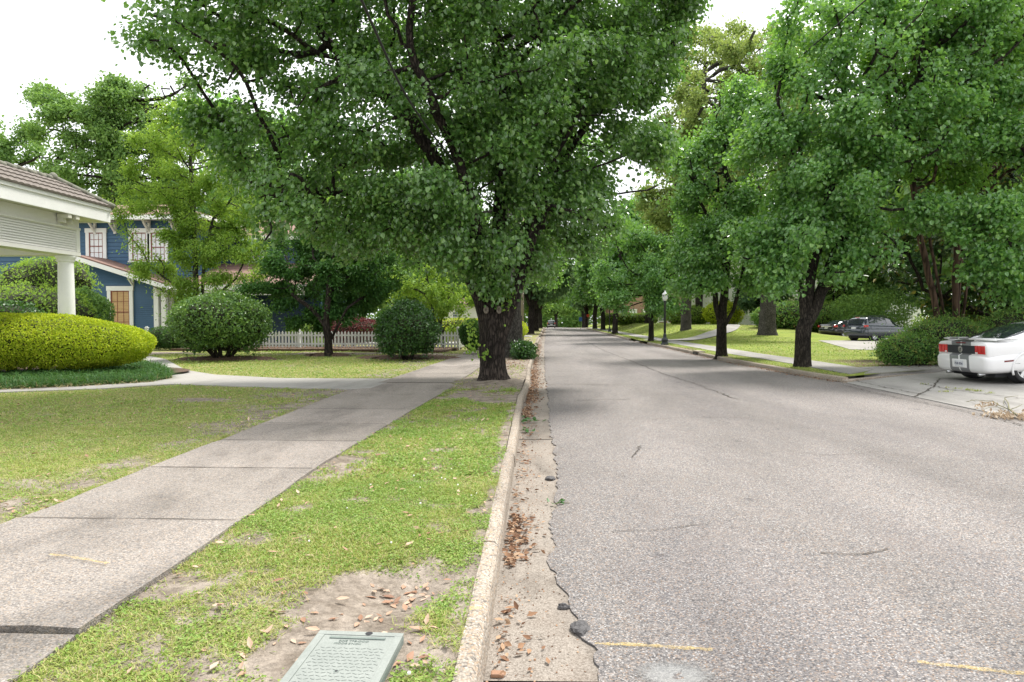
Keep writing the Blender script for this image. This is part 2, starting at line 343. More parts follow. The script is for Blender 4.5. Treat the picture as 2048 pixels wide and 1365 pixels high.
M['leaf_round'] = leafmat('camellia_leaf', [(.022, .055, .014), (.04, .09, .02), (.07, .135, .028), (.13, .20, .04)], (.18, .3, .03), .22, .36, .4, 1.5, .5, gain=1.9)
M['leaf_holly'] = leafmat('holly_leaf', [(.014, .045, .012), (.024, .07, .017), (.04, .11, .022), (.07, .16, .03)], (.12, .26, .02), .22, .34, .4, 1.5, .55, gain=1.25)
M['leaf_gold'] = leafmat('golden_hedge_leaf', [(.11, .17, .010), (.20, .275, .014), (.31, .38, .022), (.43, .46, .05)], (.5, .55, .02), .32, .5, .35, 2.0, .3, gain=1.65)
M['leaf_box'] = leafmat('boxwood_leaf', [(.02, .06, .014), (.035, .095, .02), (.06, .14, .028)], (.14, .28, .02), .25, .5, .4, 2, .35, gain=1.4)
M['leaf_purple'] = leafmat('purple_shrub_leaf', [(.05, .013, .018), (.10, .025, .03), (.17, .05, .05), (.22, .09, .07)], (.25, .06, .05), .25, .45, .4, 2, .4, gain=1.3)
M['leaf_azalea'] = leafmat('azalea_leaf', [(.05, .10, .018), (.09, .16, .025), (.14, .22, .035), (.22, .28, .05)], (.3, .42, .04), .3, .5, .5, 1.2, .3, gain=1.6)
M['leaf_nandina'] = leafmat('nandina_leaf', [(.02, .055, .018), (.04, .10, .025), (.075, .155, .035), (.12, .20, .045), (.20, .10, .045)], (.2, .34, .04), .3, .42, .4, 1.3, .4, gain=2.0)
M['leaf_lirio'] = leafmat('border_grass_leaf', [(.02, .06, .018), (.04, .105, .028), (.07, .15, .04)], (.14, .28, .03), .25, .5, .3, 3, .25, gain=1.35)
M['leaf_straw'] = leafmat('border_grass_dry_leaf', [(.22, .19, .09), (.36, .30, .16), (.45, .38, .22)], (.4, .34, .15), .2, .6, .3, 3, .3, gain=1.3)
M['bark_dark'] = barkmat('dark_furrowed_bark', [(.022, .018, .015), (.065, .052, .043), (.13, .105, .088)], 8)
M['bark_grey'] = barkmat('grey_bark', [(.06, .055, .047), (.14, .128, .112), (.22, .205, .18)], 9, .3)
M['bark_mid'] = barkmat('street_tree_bark', [(.03, .026, .021), (.075, .063, .05), (.13, .112, .092)], 10)
M['bark_red'] = barkmat('smooth_cinnamon_bark', [(.085, .052, .038), (.145, .092, .066), (.215, .145, .105)], 3, .15, .25)
M['scar'] = mat('pruning_scar_wood', [(.14, .12, .095), (.26, .225, .18)], 12, .9, .4, 40)
M['white'] = mat('white_paint', [(.76, .76, .74), (.82, .82, .80)], 1.5, .5, .05, 30, fine=.03)
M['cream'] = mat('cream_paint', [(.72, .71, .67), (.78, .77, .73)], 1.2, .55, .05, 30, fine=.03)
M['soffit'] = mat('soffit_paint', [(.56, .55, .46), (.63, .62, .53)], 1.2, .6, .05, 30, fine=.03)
M['fence'] = mat('fence_paint', [(.70, .72, .69), (.79, .80, .78)], 3, .6, .1, 40, fine=.06)
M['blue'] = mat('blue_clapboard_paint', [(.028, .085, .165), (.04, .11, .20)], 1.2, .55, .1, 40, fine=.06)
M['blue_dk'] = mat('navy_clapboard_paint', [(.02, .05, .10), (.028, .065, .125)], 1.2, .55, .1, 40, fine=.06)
M['shingle'] = brickmat('red_brown_shingles', (.27, .165, .13), (.20, .12, .098), (.13, .085, .07), bw=.3, bh=.16)
M['brick'] = brickmat('red_brick', (.26, .115, .075), (.33, .17, .115), (.4, .36, .32))
M['tile'] = mat('mossy_roof_tile', [(.085, .07, .06), (.16, .135, .115), (.23, .20, .17)], 6, .8, .3, 30)
M['moss'] = mat('mossy_ridge_tile', [(.10, .11, .085), (.19, .19, .15), (.27, .25, .19)], 9, .95, .5, 40)
M['sash'] = mat('red_sash_paint', [(.20, .045, .03), (.26, .065, .045)], 3, .5)
M['curtain'] = mat('white_window_shade', [(.70, .72, .73), (.80, .82, .82)], 1.5, .4, spec=.6, coat=.4)
M['bamboo'] = mat('bamboo_blind', [(.42, .25, .09), (.58, .37, .16)], 3, .5, .2, 60, (.3, 1, 6), coat=.2)
M['dark'] = mat('dark_fill', [(.012, .013, .016), (.03, .03, .034)], 2, .7)
M['glass'] = glassmat('dark_glass')
M['glass_lt'] = glassmat('pale_window_glass', (.10, .12, .14), .08)
M['carwhite'] = None
M['iron'] = mat('black_lamp_iron', [(.012, .016, .018), (.026, .032, .034)], 5, .45, .15, 60, spec=.5)
M['lampglass'] = mat('frosted_lamp_glass', [(.55, .57, .56), (.68, .70, .69)], 3, .25, spec=.7)
M['wood'] = mat('weathered_pole_wood', [(.13, .11, .08), (.24, .205, .15), (.30, .265, .2)], 6, .9, .5, 30, (4, 4, .3))
M['lid'] = mat('grey_green_polymer', [(.17, .19, .175), (.235, .255, .235), (.30, .32, .295)], 7, .7, .15, 120, fine=.1)
M['lid_edge'] = mat('green_polymer_rim', [(.12, .15, .135), (.19, .22, .20)], 7, .75, .15, 120)
M['lid_mark'] = mat('raised_tread', [(.17, .20, .185), (.25, .285, .26)], 9, .7)
M['yellow'] = mat('faded_yellow_paint', [(.30, .265, .18), (.52, .40, .13), (.60, .45, .12)], 45, .8, pos=[.25, .5, .75])
def worn_paint():
    m, n, l, b = newmat('worn_yellow_paint'); v = coords(n, l)
    t = tex(n, l, v, 'Noise', 70, 4, .8); t2 = tex(n, l, v, 'Noise', 6, 3)
    r = ramp(n, [(.12, .12, .12), (.55, .55, .55)], [.42, .60]); l.new(mixc(n, l, .35, t.outputs['Fac'], t2.outputs['Fac']), r.inputs[0]); l.new(r.outputs[0], b.inputs['Alpha'])
    b.inputs['Base Color'].default_value = (.58, .42, .12, 1); b.inputs['Roughness'].default_value = .85; return m
M['yellow'] = worn_paint()
M['sprig'] = leafmat('fresh_fallen_leaf', [(.03, .10, .025), (.06, .16, .04)], (.15, .3, .03), .2, .4, .3, 3, .5)
M['twig'] = mat('lichen_twig', [(.13, .12, .06), (.22, .21, .12)], 20, .9)
M['paledry'] = leafmat('pale_dry_leaf', [(.30, .20, .12), (.52, .42, .30), (.66, .57, .45)], (.5, .4, .3), .2, .6, .2, 2, .3)
M['chrome'] = mat('polished_alloy', [(.55, .56, .57), (.68, .69, .7)], 5, .25, metal=.9)
M['rubber'] = mat('tyre_rubber', [(.014, .014, .015), (.03, .03, .031)], 20, .75, .2, 60)
M['red_lens'] = mat('red_tail_lens', [(.45, .008, .010), (.62, .02, .015)], 12, .12, coat=1)
M['red_dk'] = mat('dark_red_lens', [(.12, .008, .012), (.18, .012, .016)], 12, .15, coat=1)
M['clear_lens'] = mat('clear_lens', [(.7, .68, .66)], 9, .12, coat=1)
M['blackpl'] = mat('black_panel', [(.014, .018, .024), (.026, .031, .038)], 9, .35)
M['carblack'] = mat('black_car_paint', [(.008, .009, .012), (.014, .015, .019)], 1, .25, coat=1, fine=.02)
M['cargrey'] = mat('dark_slate_car_paint', [(.035, .045, .06), (.05, .06, .075)], 1, .25, coat=1, fine=.02, metal=.3)
M['plate'] = mat('number_plate', [(.62, .64, .68), (.72, .73, .75)], 4, .4)
M['ink'] = mat('plate_ink', [(.02, .03, .08)], 4, .5)
M['signred'] = mat('red_sign_face', [(.55, .05, .025), (.65, .08, .04)], 4, .4)
M['signblue'] = mat('blue_sign_face', [(.05, .12, .35)], 4, .4)
M['cable'] = mat('black_cable', [(.012, .012, .012)], 4, .6)
M['palm'] = leafmat('fan_palm_leaf', [(.03, .08, .02), (.05, .12, .03), (.08, .16, .035)], (.16, .3, .03), .25, .4, .3, 3, .4)
def striped_paint():
    m, n, l, b = newmat('white_car_paint_with_grey_stripes')
    t = n.new('ShaderNodeTexCoord'); sp = n.new('ShaderNodeSeparateXYZ'); l.new(t.outputs['Object'], sp.inputs[0])
    a = n.new('ShaderNodeMath'); a.operation = 'ABSOLUTE'; l.new(sp.outputs[1], a.inputs[0])
    r = n.new('ShaderNodeValToRGB'); r.color_ramp.interpolation = 'CONSTANT'; e = r.color_ramp.elements
    e[0].position = 0; e[0].color = (.80, .80, .80, 1); e[1].position = .022; e[1].color = (.20, .205, .215, 1)
    k = e.new(.335); k.color = (.80, .80, .80, 1)
    l.new(a.outputs[0], r.inputs[0]); l.new(r.outputs[0], b.inputs['Base Color'])
    b.inputs['Roughness'].default_value = .3; b.inputs['Coat Weight'].default_value = .8; b.inputs['Coat Roughness'].default_value = .04
    return m
M['carwhite'] = striped_paint()
M['carplain'] = mat('white_car_paint', [(.79, .79, .79), (.81, .81, .81)], 1, .3, coat=.8, fine=.01)

# ------------------------------------------------------------------ foliage tools
def unit(a): return a / np.maximum(np.linalg.norm(a, axis=-1, keepdims=True), 1e-9)
def leaf_arrays(P, axis, nrm, L, wr=.8, fold=.12, curl=-.12, sh=(.28, .48, .72, .33)):
    n = len(P); a = unit(axis); b = unit(np.cross(nrm, a)); c = np.cross(a, b)
    L = np.broadcast_to(np.asarray(L, float), (n,))[:, None]
    def pt(u, s, h): return P + a * (u * L) + b * (s * wr * L) + c * (h * L)
    u1, s1, u2, s2 = sh
    V = np.stack([pt(0, 0, 0), pt(u1, -s1, fold), pt(u2, -s2, fold * .6 + curl * .4), pt(1, 0, curl), pt(u2, s2, fold * .6 + curl * .4), pt(u1, s1, fold)], 1)
    i = (np.arange(n) * 6)[:, None]
    Fq = np.concatenate([i + np.array([[0, 1, 2, 3]]), i + np.array([[0, 3, 4, 5]])], 1).reshape(-1, 4)
    return V.reshape(-1, 3), Fq
def blade_arrays(P, dirv, L, w_, bend=.35):
    n = len(P); d = unit(dirv); up = np.array([0, 0, 1.0]); s = unit(np.cross(d, up) + 1e-6 * rng.normal(size=(n, 3)))
    L = np.broadcast_to(L, (n,))[:, None]; w_ = np.broadcast_to(w_, (n,))[:, None]
    h = unit(d * np.array([1, 1, 0]) + 1e-6)
    mid = P + d * L * .55; tip = P + d * L * .95 + h * L * bend * .5 - up * L * bend * .3
    V = np.stack([P - s * w_ / 2, P + s * w_ / 2, mid + s * w_ * .42, mid - s * w_ * .42, tip + s * w_ * .08, tip - s * w_ * .08], 1)
    i = (np.arange(n) * 6)[:, None]
    Fq = np.concatenate([i + np.array([[0, 1, 2, 3]]), i + np.array([[3, 2, 4, 5]])], 1).reshape(-1, 4)
    return V.reshape(-1, 3), Fq
def cat(parts):
    Vs, Fs, Ms, b = [], [], [], 0
    for k, (V, Fq, mi) in enumerate(parts):
        Vs.append(V); Fs.append(Fq + b); Ms.append(np.full(len(Fq), mi)); b += len(V)
    return np.concatenate(Vs), np.concatenate(Fs), np.concatenate(Ms)

def env_points(ells, n, g, shell=.45, gap=.42, gs=.55):
    out = []; wt = np.array([e[3] * e[4] * e[5] for e in ells]); wt = wt / wt.sum()
    for e, q in zip(ells, wt):
        k = int(n * q * 2.2) + 8
        d = unit(g.normal(size=(k, 3))); r = g.random(k) ** shell
        p = np.array(e[:3]) + d * r[:, None] * np.array(e[3:6])
        keep = noise3(p, gs) > gap * (.6 + .8 * g.random(k))
        out.append(p[keep][:int(n * q) + 1])
    return np.concatenate(out)
def grow(paths, att, step=.35, kill=.55, infl=6, iters=110, g=None):
    nodes = []; par = []
    for k, pth in enumerate(paths):
        pth = [np.array(p, float) for p in pth]
        if k == 0: nodes.append(pth[0]); par.append(-1); last = 0
        else:
            d = np.linalg.norm(np.array(nodes) - pth[0], axis=1); last = int(d.argmin())
            if d[last] > .02: nodes.append(pth[0]); par.append(last); last = len(nodes) - 1
        for p in pth[1:]:
            q0 = nodes[last]; m = max(1, int(np.linalg.norm(p - q0) / step))
            for j in range(1, m + 1):
                nodes.append(q0 + (p - q0) * j / m + g.normal(size=3) * step * .04); par.append(last); last = len(nodes) - 1
    N = np.array(nodes); att = att.copy()
    D2 = np.linalg.norm(att[:, None] - N[None], axis=2); near = D2.argmin(1); dist = D2.min(1)
    for it in range(iters):
        act = dist < infl
        if not act.any() or len(att) == 0: break
        idx = near[act]; v = unit(att[act] - N[idx])
        u, inv = np.unique(idx, return_inverse=True)
        acc = np.zeros((len(u), 3)); np.add.at(acc, inv, v)
        new = N[u] + unit(acc + g.normal(size=acc.shape) * .25 + np.array([0, 0, .05])) * step
        b = len(N); N = np.concatenate([N, new]); par += list(map(int, u))
        dn = np.linalg.norm(att[:, None] - new[None], axis=2); k = dn.argmin(1); dm = dn.min(1)
        up = dm < dist; near[up] = b + k[up]; dist[up] = dm[up]
        keep = dist > kill
        att, near, dist = att[keep], near[keep], dist[keep]
        if len(att) == 0: break
    return N, np.array(par)
def skeleton_radii(N, par, rt, expo=.46, rmin=.008):
    ch = np.zeros(len(N)); kids = [[] for _ in N]
    for i in range(len(N) - 1, 0, -1): kids[par[i]].append(i)
    cnt = np.zeros(len(N))
    order = range(len(N) - 1, -1, -1)
    for i in order:
        cnt[i] = max(1, sum(cnt[k] for k in kids[i]))
    return np.maximum(rt * (cnt / cnt[0]) ** expo, rmin), kids, cnt
def limb_mesh(N, par, r, kids, n_big=10, minr=.0):
    mb = MB(); start = [(0, None)]
    while start:
        i, p = start.pop(); pts = [] if p is None else [N[p]]; rad = [] if p is None else [min(r[p], r[i] * 1.15)]
        while True:
            pts.append(N[i]); rad.append(r[i])
            if not kids[i]: break
            ks = sorted(kids[i], key=lambda k: -r[k])
            for k in ks[1:]:
                if r[k] > minr: start.append((k, i))
            i = ks[0]
            if r[i] <= minr: break
        if len(pts) > 1: mb.tube(pts, rad, n_big if max(rad) > .12 else (6 if max(rad) > .04 else 4), cap=False)
    return mb
def tree(name, base, paths, ells, label, cat_, leaf, bark, n_att=500, n_leaf=30000, L=.11, rt=.25, step=.38, kill=.6, seed=1,
         sig=.24, wr=.8, droop=.5, flat=.35, group=None, flare=.55, shell=.45, gap=.42, minr=.0, extra=None, expo=.46, leafr=.035):
    """tree around local origin: paths and ellipsoids are relative to base"""
    g = np.random.default_rng(seed)
    N, par = grow(paths, env_points(ells, n_att, g, shell, gap), step, kill, 7, 130, g)
    r, kids, cnt = skeleton_radii(N, par, rt, expo)
    root = empty(name, base, label, cat_, group)
    mb = limb_mesh(N, par, r, kids, 12, minr)
    b0 = np.array(paths[0][0], float); ns = 24; prof = []
    nl = [g.uniform(0, 6.28) for _ in range(3)]
    for z, f in ((-.12, 2.1), (.0, 1.0), (.1, .55), (.25, .27), (.5, .1), (.9, -.03)):
        for k in range(ns):
            a = 2 * math.pi * k / ns
            lob = .5 + .5 * math.cos(3 * a + nl[0]) * .6 + .25 * math.cos(5 * a + nl[1])
            rr = rt * (1.0 + f * flare * max(.15, lob))
            prof.append((b0[0] + rr * math.cos(a), b0[1] + rr * math.sin(a), b0[2] + .1 + z * max(1, rt * 4)))
    if flare: mb.add(prof, [(i * ns + k, i * ns + (k + 1) % ns, (i + 1) * ns + (k + 1) % ns, (i + 1) * ns + k) for i in range(5) for k in range(ns)])
    for pts_, rr_ in (extra or []): mb.tube(pts_, rr_, 14, cap=False)
    mb.build('trunk', bark, root, smooth=True)
    tips = np.where((r < leafr) & (np.arange(len(N)) > 3))[0]
    if len(tips) < 50: tips = np.argsort(r)[:len(N) // 2]
    wts = g.gamma(.62, 1, len(tips)) / (cnt[tips] ** .5); pick = g.choice(tips, n_leaf, p=wts / wts.sum())
    P = N[pick] + g.normal(size=(n_leaf, 3)) * np.array([sig, sig, sig * .75])
    cen = np.mean([e[:3] for e in ells], axis=0)
    outw = unit(P - cen) * np.array([1, 1, .3])
    ax = unit(outw * .7 + g.normal(size=P.shape) * .7 + np.array([0, 0, -droop]))
    nm = unit(g.normal(size=P.shape) * .75 + np.array([0, 0, flat * 2.2]) + outw * .5)
    V, Fq = leaf_arrays(P, ax, nm, L * (.65 + .6 * g.random(n_leaf)), wr)
    fast_mesh('crown', V, Fq, leaf, root)
    return root
def bush(name, base, rad, zc, label, leaf, n=9000, L=.07, lump=.10, lf=1.6, seed=1, stems=7, bark='bark_mid', cat_='shrub', group=None, low=-1.0, rz=0, wr=.65, depth=.10, box=1.0, core=True, up=.2, stray=0.0):
    g = np.random.default_rng(seed); root = empty(name, base, label, cat_, group, rz)
    rad = np.array(rad, float); c = np.array([0, 0, zc])
    def surf(d, k=1.0):
        e = 2.0 / box
        s = (np.abs(d[:, 0]) ** (2 * box) + np.abs(d[:, 1]) ** (2 * box) + np.abs(d[:, 2]) ** (2 * box)) ** (-1 / (2 * box))
        q = d * s[:, None] * rad
        lm = 1 + lump * (noise3(q + seed * 7.3, lf) - .5) * 2 + lump * .5 * (noise3(q + seed * 3.1, lf * 2.7) - .5) * 2
        return c + q * (lm * k)[:, None]
    d = unit(g.normal(size=(int(n * 1.6), 3)) * np.array([1, 1, 1])); d = d[d[:, 2] > low][:n]; n = len(d)
    k = 1 - np.abs(g.normal(size=n)) * depth + stray * np.maximum(0, g.normal(size=n) - 1.2)
    P = surf(d, k); nr = unit(d / rad)
    ax = unit(g.normal(size=P.shape) + nr * .6 + np.array([0, 0, up])); nm = unit(nr + g.normal(size=P.shape) * .55 + np.array([0, 0, .3]))
    parts = [(*leaf_arrays(P, ax, nm, L * (.6 + .7 * g.random(n)), wr), 0)]
    if core:  # solid dark core added behind the leaves to stop see-through
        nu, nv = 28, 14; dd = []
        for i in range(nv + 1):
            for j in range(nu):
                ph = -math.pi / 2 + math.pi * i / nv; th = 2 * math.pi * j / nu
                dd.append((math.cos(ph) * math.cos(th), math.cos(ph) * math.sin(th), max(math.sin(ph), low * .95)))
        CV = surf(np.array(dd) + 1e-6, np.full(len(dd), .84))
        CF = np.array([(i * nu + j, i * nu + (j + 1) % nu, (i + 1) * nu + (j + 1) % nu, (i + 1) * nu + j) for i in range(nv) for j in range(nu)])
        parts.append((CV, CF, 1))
    V, Fq, mi = cat(parts)
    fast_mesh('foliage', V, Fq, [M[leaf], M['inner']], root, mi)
    if stems:
        mb = MB()
        for i in range(stems):
            a = g.uniform(0, 6.28); q = g.uniform(.25, .8)
            p0 = (math.cos(a) * rad[0] * .12, math.sin(a) * rad[1] * .12, -.05)
            p2 = (math.cos(a) * rad[0] * q, math.sin(a) * rad[1] * q, zc - rad[2] * .35)
            p1 = tuple((x * .6 + y * .4) for x, y in zip(p0, p2)); p1 = (p1[0], p1[1], p1[2] + .05)
            mb.tube([p0, p1, p2], [.035 * rad[2] + .012, .028 * rad[2] + .01, .012], 6)
        mb.build('stems', M[bark], root, smooth=True)
    return root
M['inner'] = mat('shaded_bush_core', [(.018, .022, .010), (.045, .05, .022)], 6, .95, .8, 20)  # bush core colour, painted dark for the shade inside and below the foliage

# ------------------------------------------------------------------ the setting
# far ground sheet to the horizon
ys = np.array([-12, 0, 60, 128, 160, 220, 300, 450, 900.0]); xs = np.array([-900, -200, -60, -20, 0, 20, 60, 200, 900.0])
V = np.array([(x, y, -.10 + float(drop(y))) for y in ys for x in xs]); nx = len(xs)
Fq = np.array([(j * nx + i, j * nx + i + 1, (j + 1) * nx + i + 1, (j + 1) * nx + i) for j in range(len(ys) - 1) for i in range(nx - 1)])
tag(fast_mesh('ground', V, Fq, M['earth']), 'grass and earth ground reaching to the horizon', 'ground', kind='structure')

# road sheet: ragged left edge, thin broken lip over the gutter
edge_tab = lerp_tab([(-4, .2), (3.0, .225), (3.35, .235), (3.9, .16), (4.28, .065), (4.7, .075), (6, .11), (7.0, .155), (8.4, .15), (10.4, .11), (13.5, .12), (20, .08), (44, .12), (131, .75), (300, 1.6)])
def edge_x(y):
    y = np.asarray(y, float)
    return edge_tab(y) + (.045 * (fbm2(y * 0, y, 1.3, 3) - .5) + .05 * (noise2(y * 0, y, 6.1, 7) - .5) + .035 * (noise2(y * 0, y, 17, 7) - .5)) * np.clip(1.4 - y / 60, .2, 1)
yy = np.concatenate([np.arange(-3, 12, .04), np.arange(12, 30, .12), np.arange(30, 128, 1.0), np.arange(128, 330, 6)])
us = np.linspace(0, 1, 26) ** 1.3
def road_z(x, y):
    zc = .06 * (1 - ((np.asarray(x) - 3.8) / 3.9) ** 2) * 0.6
    return zc + drop(y) - .035 * np.exp(-((x - G(1350, 1345, 0).x) ** 2 / .035 + (y - G(1350, 1345, 0).y) ** 2 / .022))
EX = edge_x(yy); CRX = curb_r(yy) - .02
CRX = np.where(yy < 17.6, 7.66 + .03 * (noise2(yy * 0, yy, 1.7) - .5), CRX)
XX = EX[:, None] + (CRX - EX)[:, None] * us[None]
# finer columns near the pothole
YY = np.repeat(yy[:, None], len(us), 1)
ZZ = road_z(XX, YY) + .010 * (fbm2(XX, YY, .8) - .5); ZZ[:, 0] = ZZ[:, 0] - .006
Vr = np.stack([XX, YY, ZZ], -1); nr_, nu_ = len(yy), len(us)
skirt = Vr[:, :1].copy(); skirt[:, 0, 2] -= .05; skirt[:, 0, 0] -= .004
Vr = np.concatenate([skirt, Vr], 1); nu_ += 1
Fq = np.array([(j * nu_ + i, j * nu_ + i + 1, (j + 1) * nu_ + i + 1, (j + 1) * nu_ + i) for j in range(nr_ - 1) for i in range(nu_ - 1)])
mi = np.array([1 if i == 0 and yy[j] < 4.6 else 0 for j in range(nr_ - 1) for i in range(nu_ - 1)])
tag(fast_mesh('road', Vr.reshape(-1, 3), Fq, [M['asphalt'], M['tar']], None, mi), 'worn grey aggregate asphalt road with a ragged edge', 'road', kind='structure')
# smooth sound at the right edge: concrete gutter strip, left gutter
def strip(name, m, xl, xr, zl_, zr_, ys_, joint=None, label=None, cat_='gutter', n=5, gap=.012):
    mb = MB()
    segs = [(ys_[0], ys_[-1])]
    if joint:
        cuts = [ys_[0]]
        while cuts[-1] < ys_[-1]: cuts.append(cuts[-1] + joint * (1 if cuts[-1] < 40 else 3))
        segs = [(a + gap / 2, b - gap / 2) for a, b in zip(cuts[:-1], cuts[1:])]
    for a, b in segs:
        k = max(2, int((b - a) / .35) + 1) if a < 40 else 3
        dz = random.uniform(-.006, .004); vs = []
        for y in np.linspace(a, b, k):
            l_, r_ = float(xl(y)), float(xr(y))
            vs += [(l_ + (r_ - l_) * t, y, zl_ + (zr_ - zl_) * t + dz + float(drop(y))) for t in np.linspace(0, 1, n)]
        mb.add(vs, [(j * n + i, j * n + i + 1, (j + 1) * n + i + 1, (j + 1) * n + i) for j in range(k - 1) for i in range(n - 1)])
    return tag(mb.build(name, m), label, cat_, kind='structure')
strip('gutter', M['gutter'], lambda y: curb_l(y) - .04, lambda y: edge_tab(y) + .16, -.020, -.010, (-3.2, 200), 3.1, 'pale sandy concrete gutter along the left kerb', gap=.014)
tag(MB().box(-.5, .6, -4, 60, -.16, -.045).build('gutter_bed', M['crack']), 'dark earth bed under the gutter slabs', 'gutter', kind='structure')
strip('gutter', M['gutter'], lambda y: curb_r(y) - .30, lambda y: curb_r(y) + .05, .012, -.005, (17.9, 128), 4, 'dirty concrete gutter along the right kerb')

# kerbs: separate cast lengths
def kerb(name, xf, sgn, y0, y1, m, label, wid=.125, h=.13, skip=()):
    mb = MB(); y = y0
    while y < y1:
        L_ = 3.05 if y < 45 else 9; a, b = y + .006, y + L_ - .006
        if not any(s < (a + b) / 2 < e for s, e in skip):
            dz = random.uniform(-.008, .008); dx = random.uniform(-.008, .008); k = 10 if y < 45 else 4; vs = []
            for t in np.linspace(a, b, k):
                x = float(xf(t)) + dx + (.010 * (noise2(np.array(0.), np.array(t), 4.0) - .5)); z = float(drop(t)) + dz + .006 * (noise2(np.array(3.), np.array(t), 5.0) - .5)
                prof = [(0, -.12), (.0, -.12), (-.012, h * .55), (-.022, h - .022), (-.045, h), (-wid * .7, h + .004), (-wid + .012, h), (-wid, h - .02), (-wid, -.12)]
                vs += [(x + sgn * px_, t, z + pz) for px_, pz in prof]
            n = 9
            fs = [(j * n + i, j * n + i + 1, (j + 1) * n + i + 1, (j + 1) * n + i) if sgn < 0 else (j * n + i + 1, j * n + i, (j + 1) * n + i, (j + 1) * n + i + 1) for j in range(k - 1) for i in range(n - 1)]
            fs += [tuple(range(n)), tuple(reversed(range((k - 1) * n, k * n)))]
            mb.add(vs, fs)
        y += L_
    return tag(mb.build(name, m), label, 'kerb', kind='structure')
kerb('kerb', curb_l, 1, -1.65, 190, M['curb'], 'weathered aggregate concrete kerb on the left side of the road', skip=((40.5, 45), (58, 63)))
kerb('kerb', curb_r, -1, 17.8, 160, M['curb'], 'dark stained concrete kerb on the right side of the road', .15, .14, skip=((48, 52),))
# curved kerb return at the right driveway
pts = [Vector((7.66, 17.65, 0)), Vector((8.1, 18.1, 0)), Vector((9.25, 19.0, 0)), Vector((10.6, 19.9, 0)), Vector((12.1, 20.8, 0)), Vector((13.5, 21.5, .1))]
mb = MB()
for a, b in zip(pts[:-1], pts[1:]):
    k = (b - a).normalized() * .003; mb.bar(a + k, b - k + Vector((0, 0, 0)), .14, .19 - .012 * a.x + .05)
tag(mb.build('kerb', M['curb'], bevel=.015), 'low curved kerb edging the right driveway', 'kerb', kind='structure')

# ---- masks used by lawns, grass and litter
WALK_PX = [(-300, 802), (0, 785), (200, 778), (345, 769), (560, 776), (700, 779), (742, 777), (800, 757), (770, 758), (560, 757), (430, 750), (372, 741), (332, 719), (300, 713), (283, 717), (318, 733), (343, 746), (345, 757), (300, 765), (150, 774), (0, 780), (-300, 795)]
WALK = np.array([(G(x, y, .145).x, G(x, y, .145).y) for x, y in WALK_PX])
LIR_PX = [(-300, 794), (0, 779), (150, 773), (300, 764), (343, 756), (342, 746), (316, 734), (280, 728), (180, 742), (0, 756), (-300, 768)]
LIRI = np.array([(G(x, y, .15).x, G(x, y, .15).y) for x, y in LIR_PX])
BED = np.array([(-17.5, 31.4), (-10, 31.2), (-4.4, 30.0), (-4.0, 33.6), (-10, 35), (-17.5, 35)])
def in_poly(x, y, P):
    x = np.asarray(x); y = np.asarray(y); r = np.zeros(x.shape, bool); n = len(P)
    for i in range(n):
        x0, y0 = P[i]; x1, y1 = P[(i + 1) % n]
        c = ((y0 > y) != (y1 > y)) & (x < (x1 - x0) * (y - y0) / (y1 - y0 + 1e-12) + x0); r ^= c
    return r
SW_R = lerp_tab([(-5, -2.12), (3, -2.14), (6.3, -2.22), (9, -2.16), (13.4, -2.0), (19, -1.93), (30, -1.95), (131, -1.4)])
SW_L = lerp_tab([(-5, -3.8), (5, -3.82), (10, -3.95), (14, -4.0), (16, -3.75), (24, -3.5), (31, -3.3), (131, -3.0)])
PADS = [(G(455, 719, .15), 2.0, .75), (G(818, 716, .15), 2.0, .95), (G(655, 712, .15), 1.0, .35)]
def pad_mask(x, y): return sum(np.exp(-(((x - c.x) / a) ** 2 + ((y - c.y) / b) ** 2) ** 2) for c, a, b in PADS)
def dirt_l(x, y):
    x = np.asarray(x, float); y = np.asarray(y, float)
    d = sst(.46, .72, fbm2(x, y, .9)) * .36 + sst(.48, .74, fbm2(x, y, 2.7, 4)) * .40 + sst(.45, .75, noise2(x, y, 7.5, 2)) * .26
    nz = d * (.55 + .45 * sst(-3.9, -3.6, x)); wx = (fbm2(x, y, 1.1, 11) - .5); wy = (fbm2(x, y, 1.3, 17) - .5); d = nz
    d = d + 1.0 * np.exp(-((x - PIT.x) ** 2 / .10 + (y - PIT.y) ** 2 / .14)) * (.6 + .8 * fbm2(x, y, 5, 2))
    lid = G(700, 1320, .1); d = d + .9 * np.exp(-((x - lid.x) ** 2 / .13 + (y - lid.y - .05) ** 2 / .14) ** 2)* (.5 + .9 * fbm2(x, y, 5, 2))
    d = d + 1.1 * np.exp(-((x + .95 + wx) ** 2 / 1.0 + (y - 12.9 + 3 * wy) ** 2 / .45)) * (.4 + 1.2 * fbm2(x, y, 3.3, 21))       # sandy patch before the tree
    d = d + .85 * np.exp(-((x + 1.15 + wx) ** 2 / 1.1 + (y - 16.5 + 4 * wy) ** 2 / 7)) * (.4 + 1.1 * fbm2(x, y, 2.3, 25))
    d = d + 1.0 * np.exp(-((x + 1.2) ** 2 / 1.6 + (y - 26) ** 2 / 50)) * (y > 17)
    d = d + (.45 * np.exp(-((x + 4.6 + wx) ** 2 / 1.2 + (y - 13 + 3 * wy) ** 2 / 5)) + .4 * np.exp(-((x + 4.2 + wx) ** 2 / .25)) * (y < 30)) * (.3 + 1.2 * fbm2(x, y, 2.9, 31))
    d = d + .8 * np.exp(-((x + 6.2) ** 2 / .35 + (y - 12.2) ** 2 / .12))
    d = d + 1.2 * pad_mask(x, y)
    d = d + .5 * np.exp(-((x - curb_l(y) + .16) ** 2) / .004)
    d = d + .8 * (1 - sst(0, .5, np.abs(y - 29.2) - .9)) * (x < -3.4) * sst(.35, .6, fbm2(x, y, .5, 8))
    return np.clip(d, 0, 1.3)
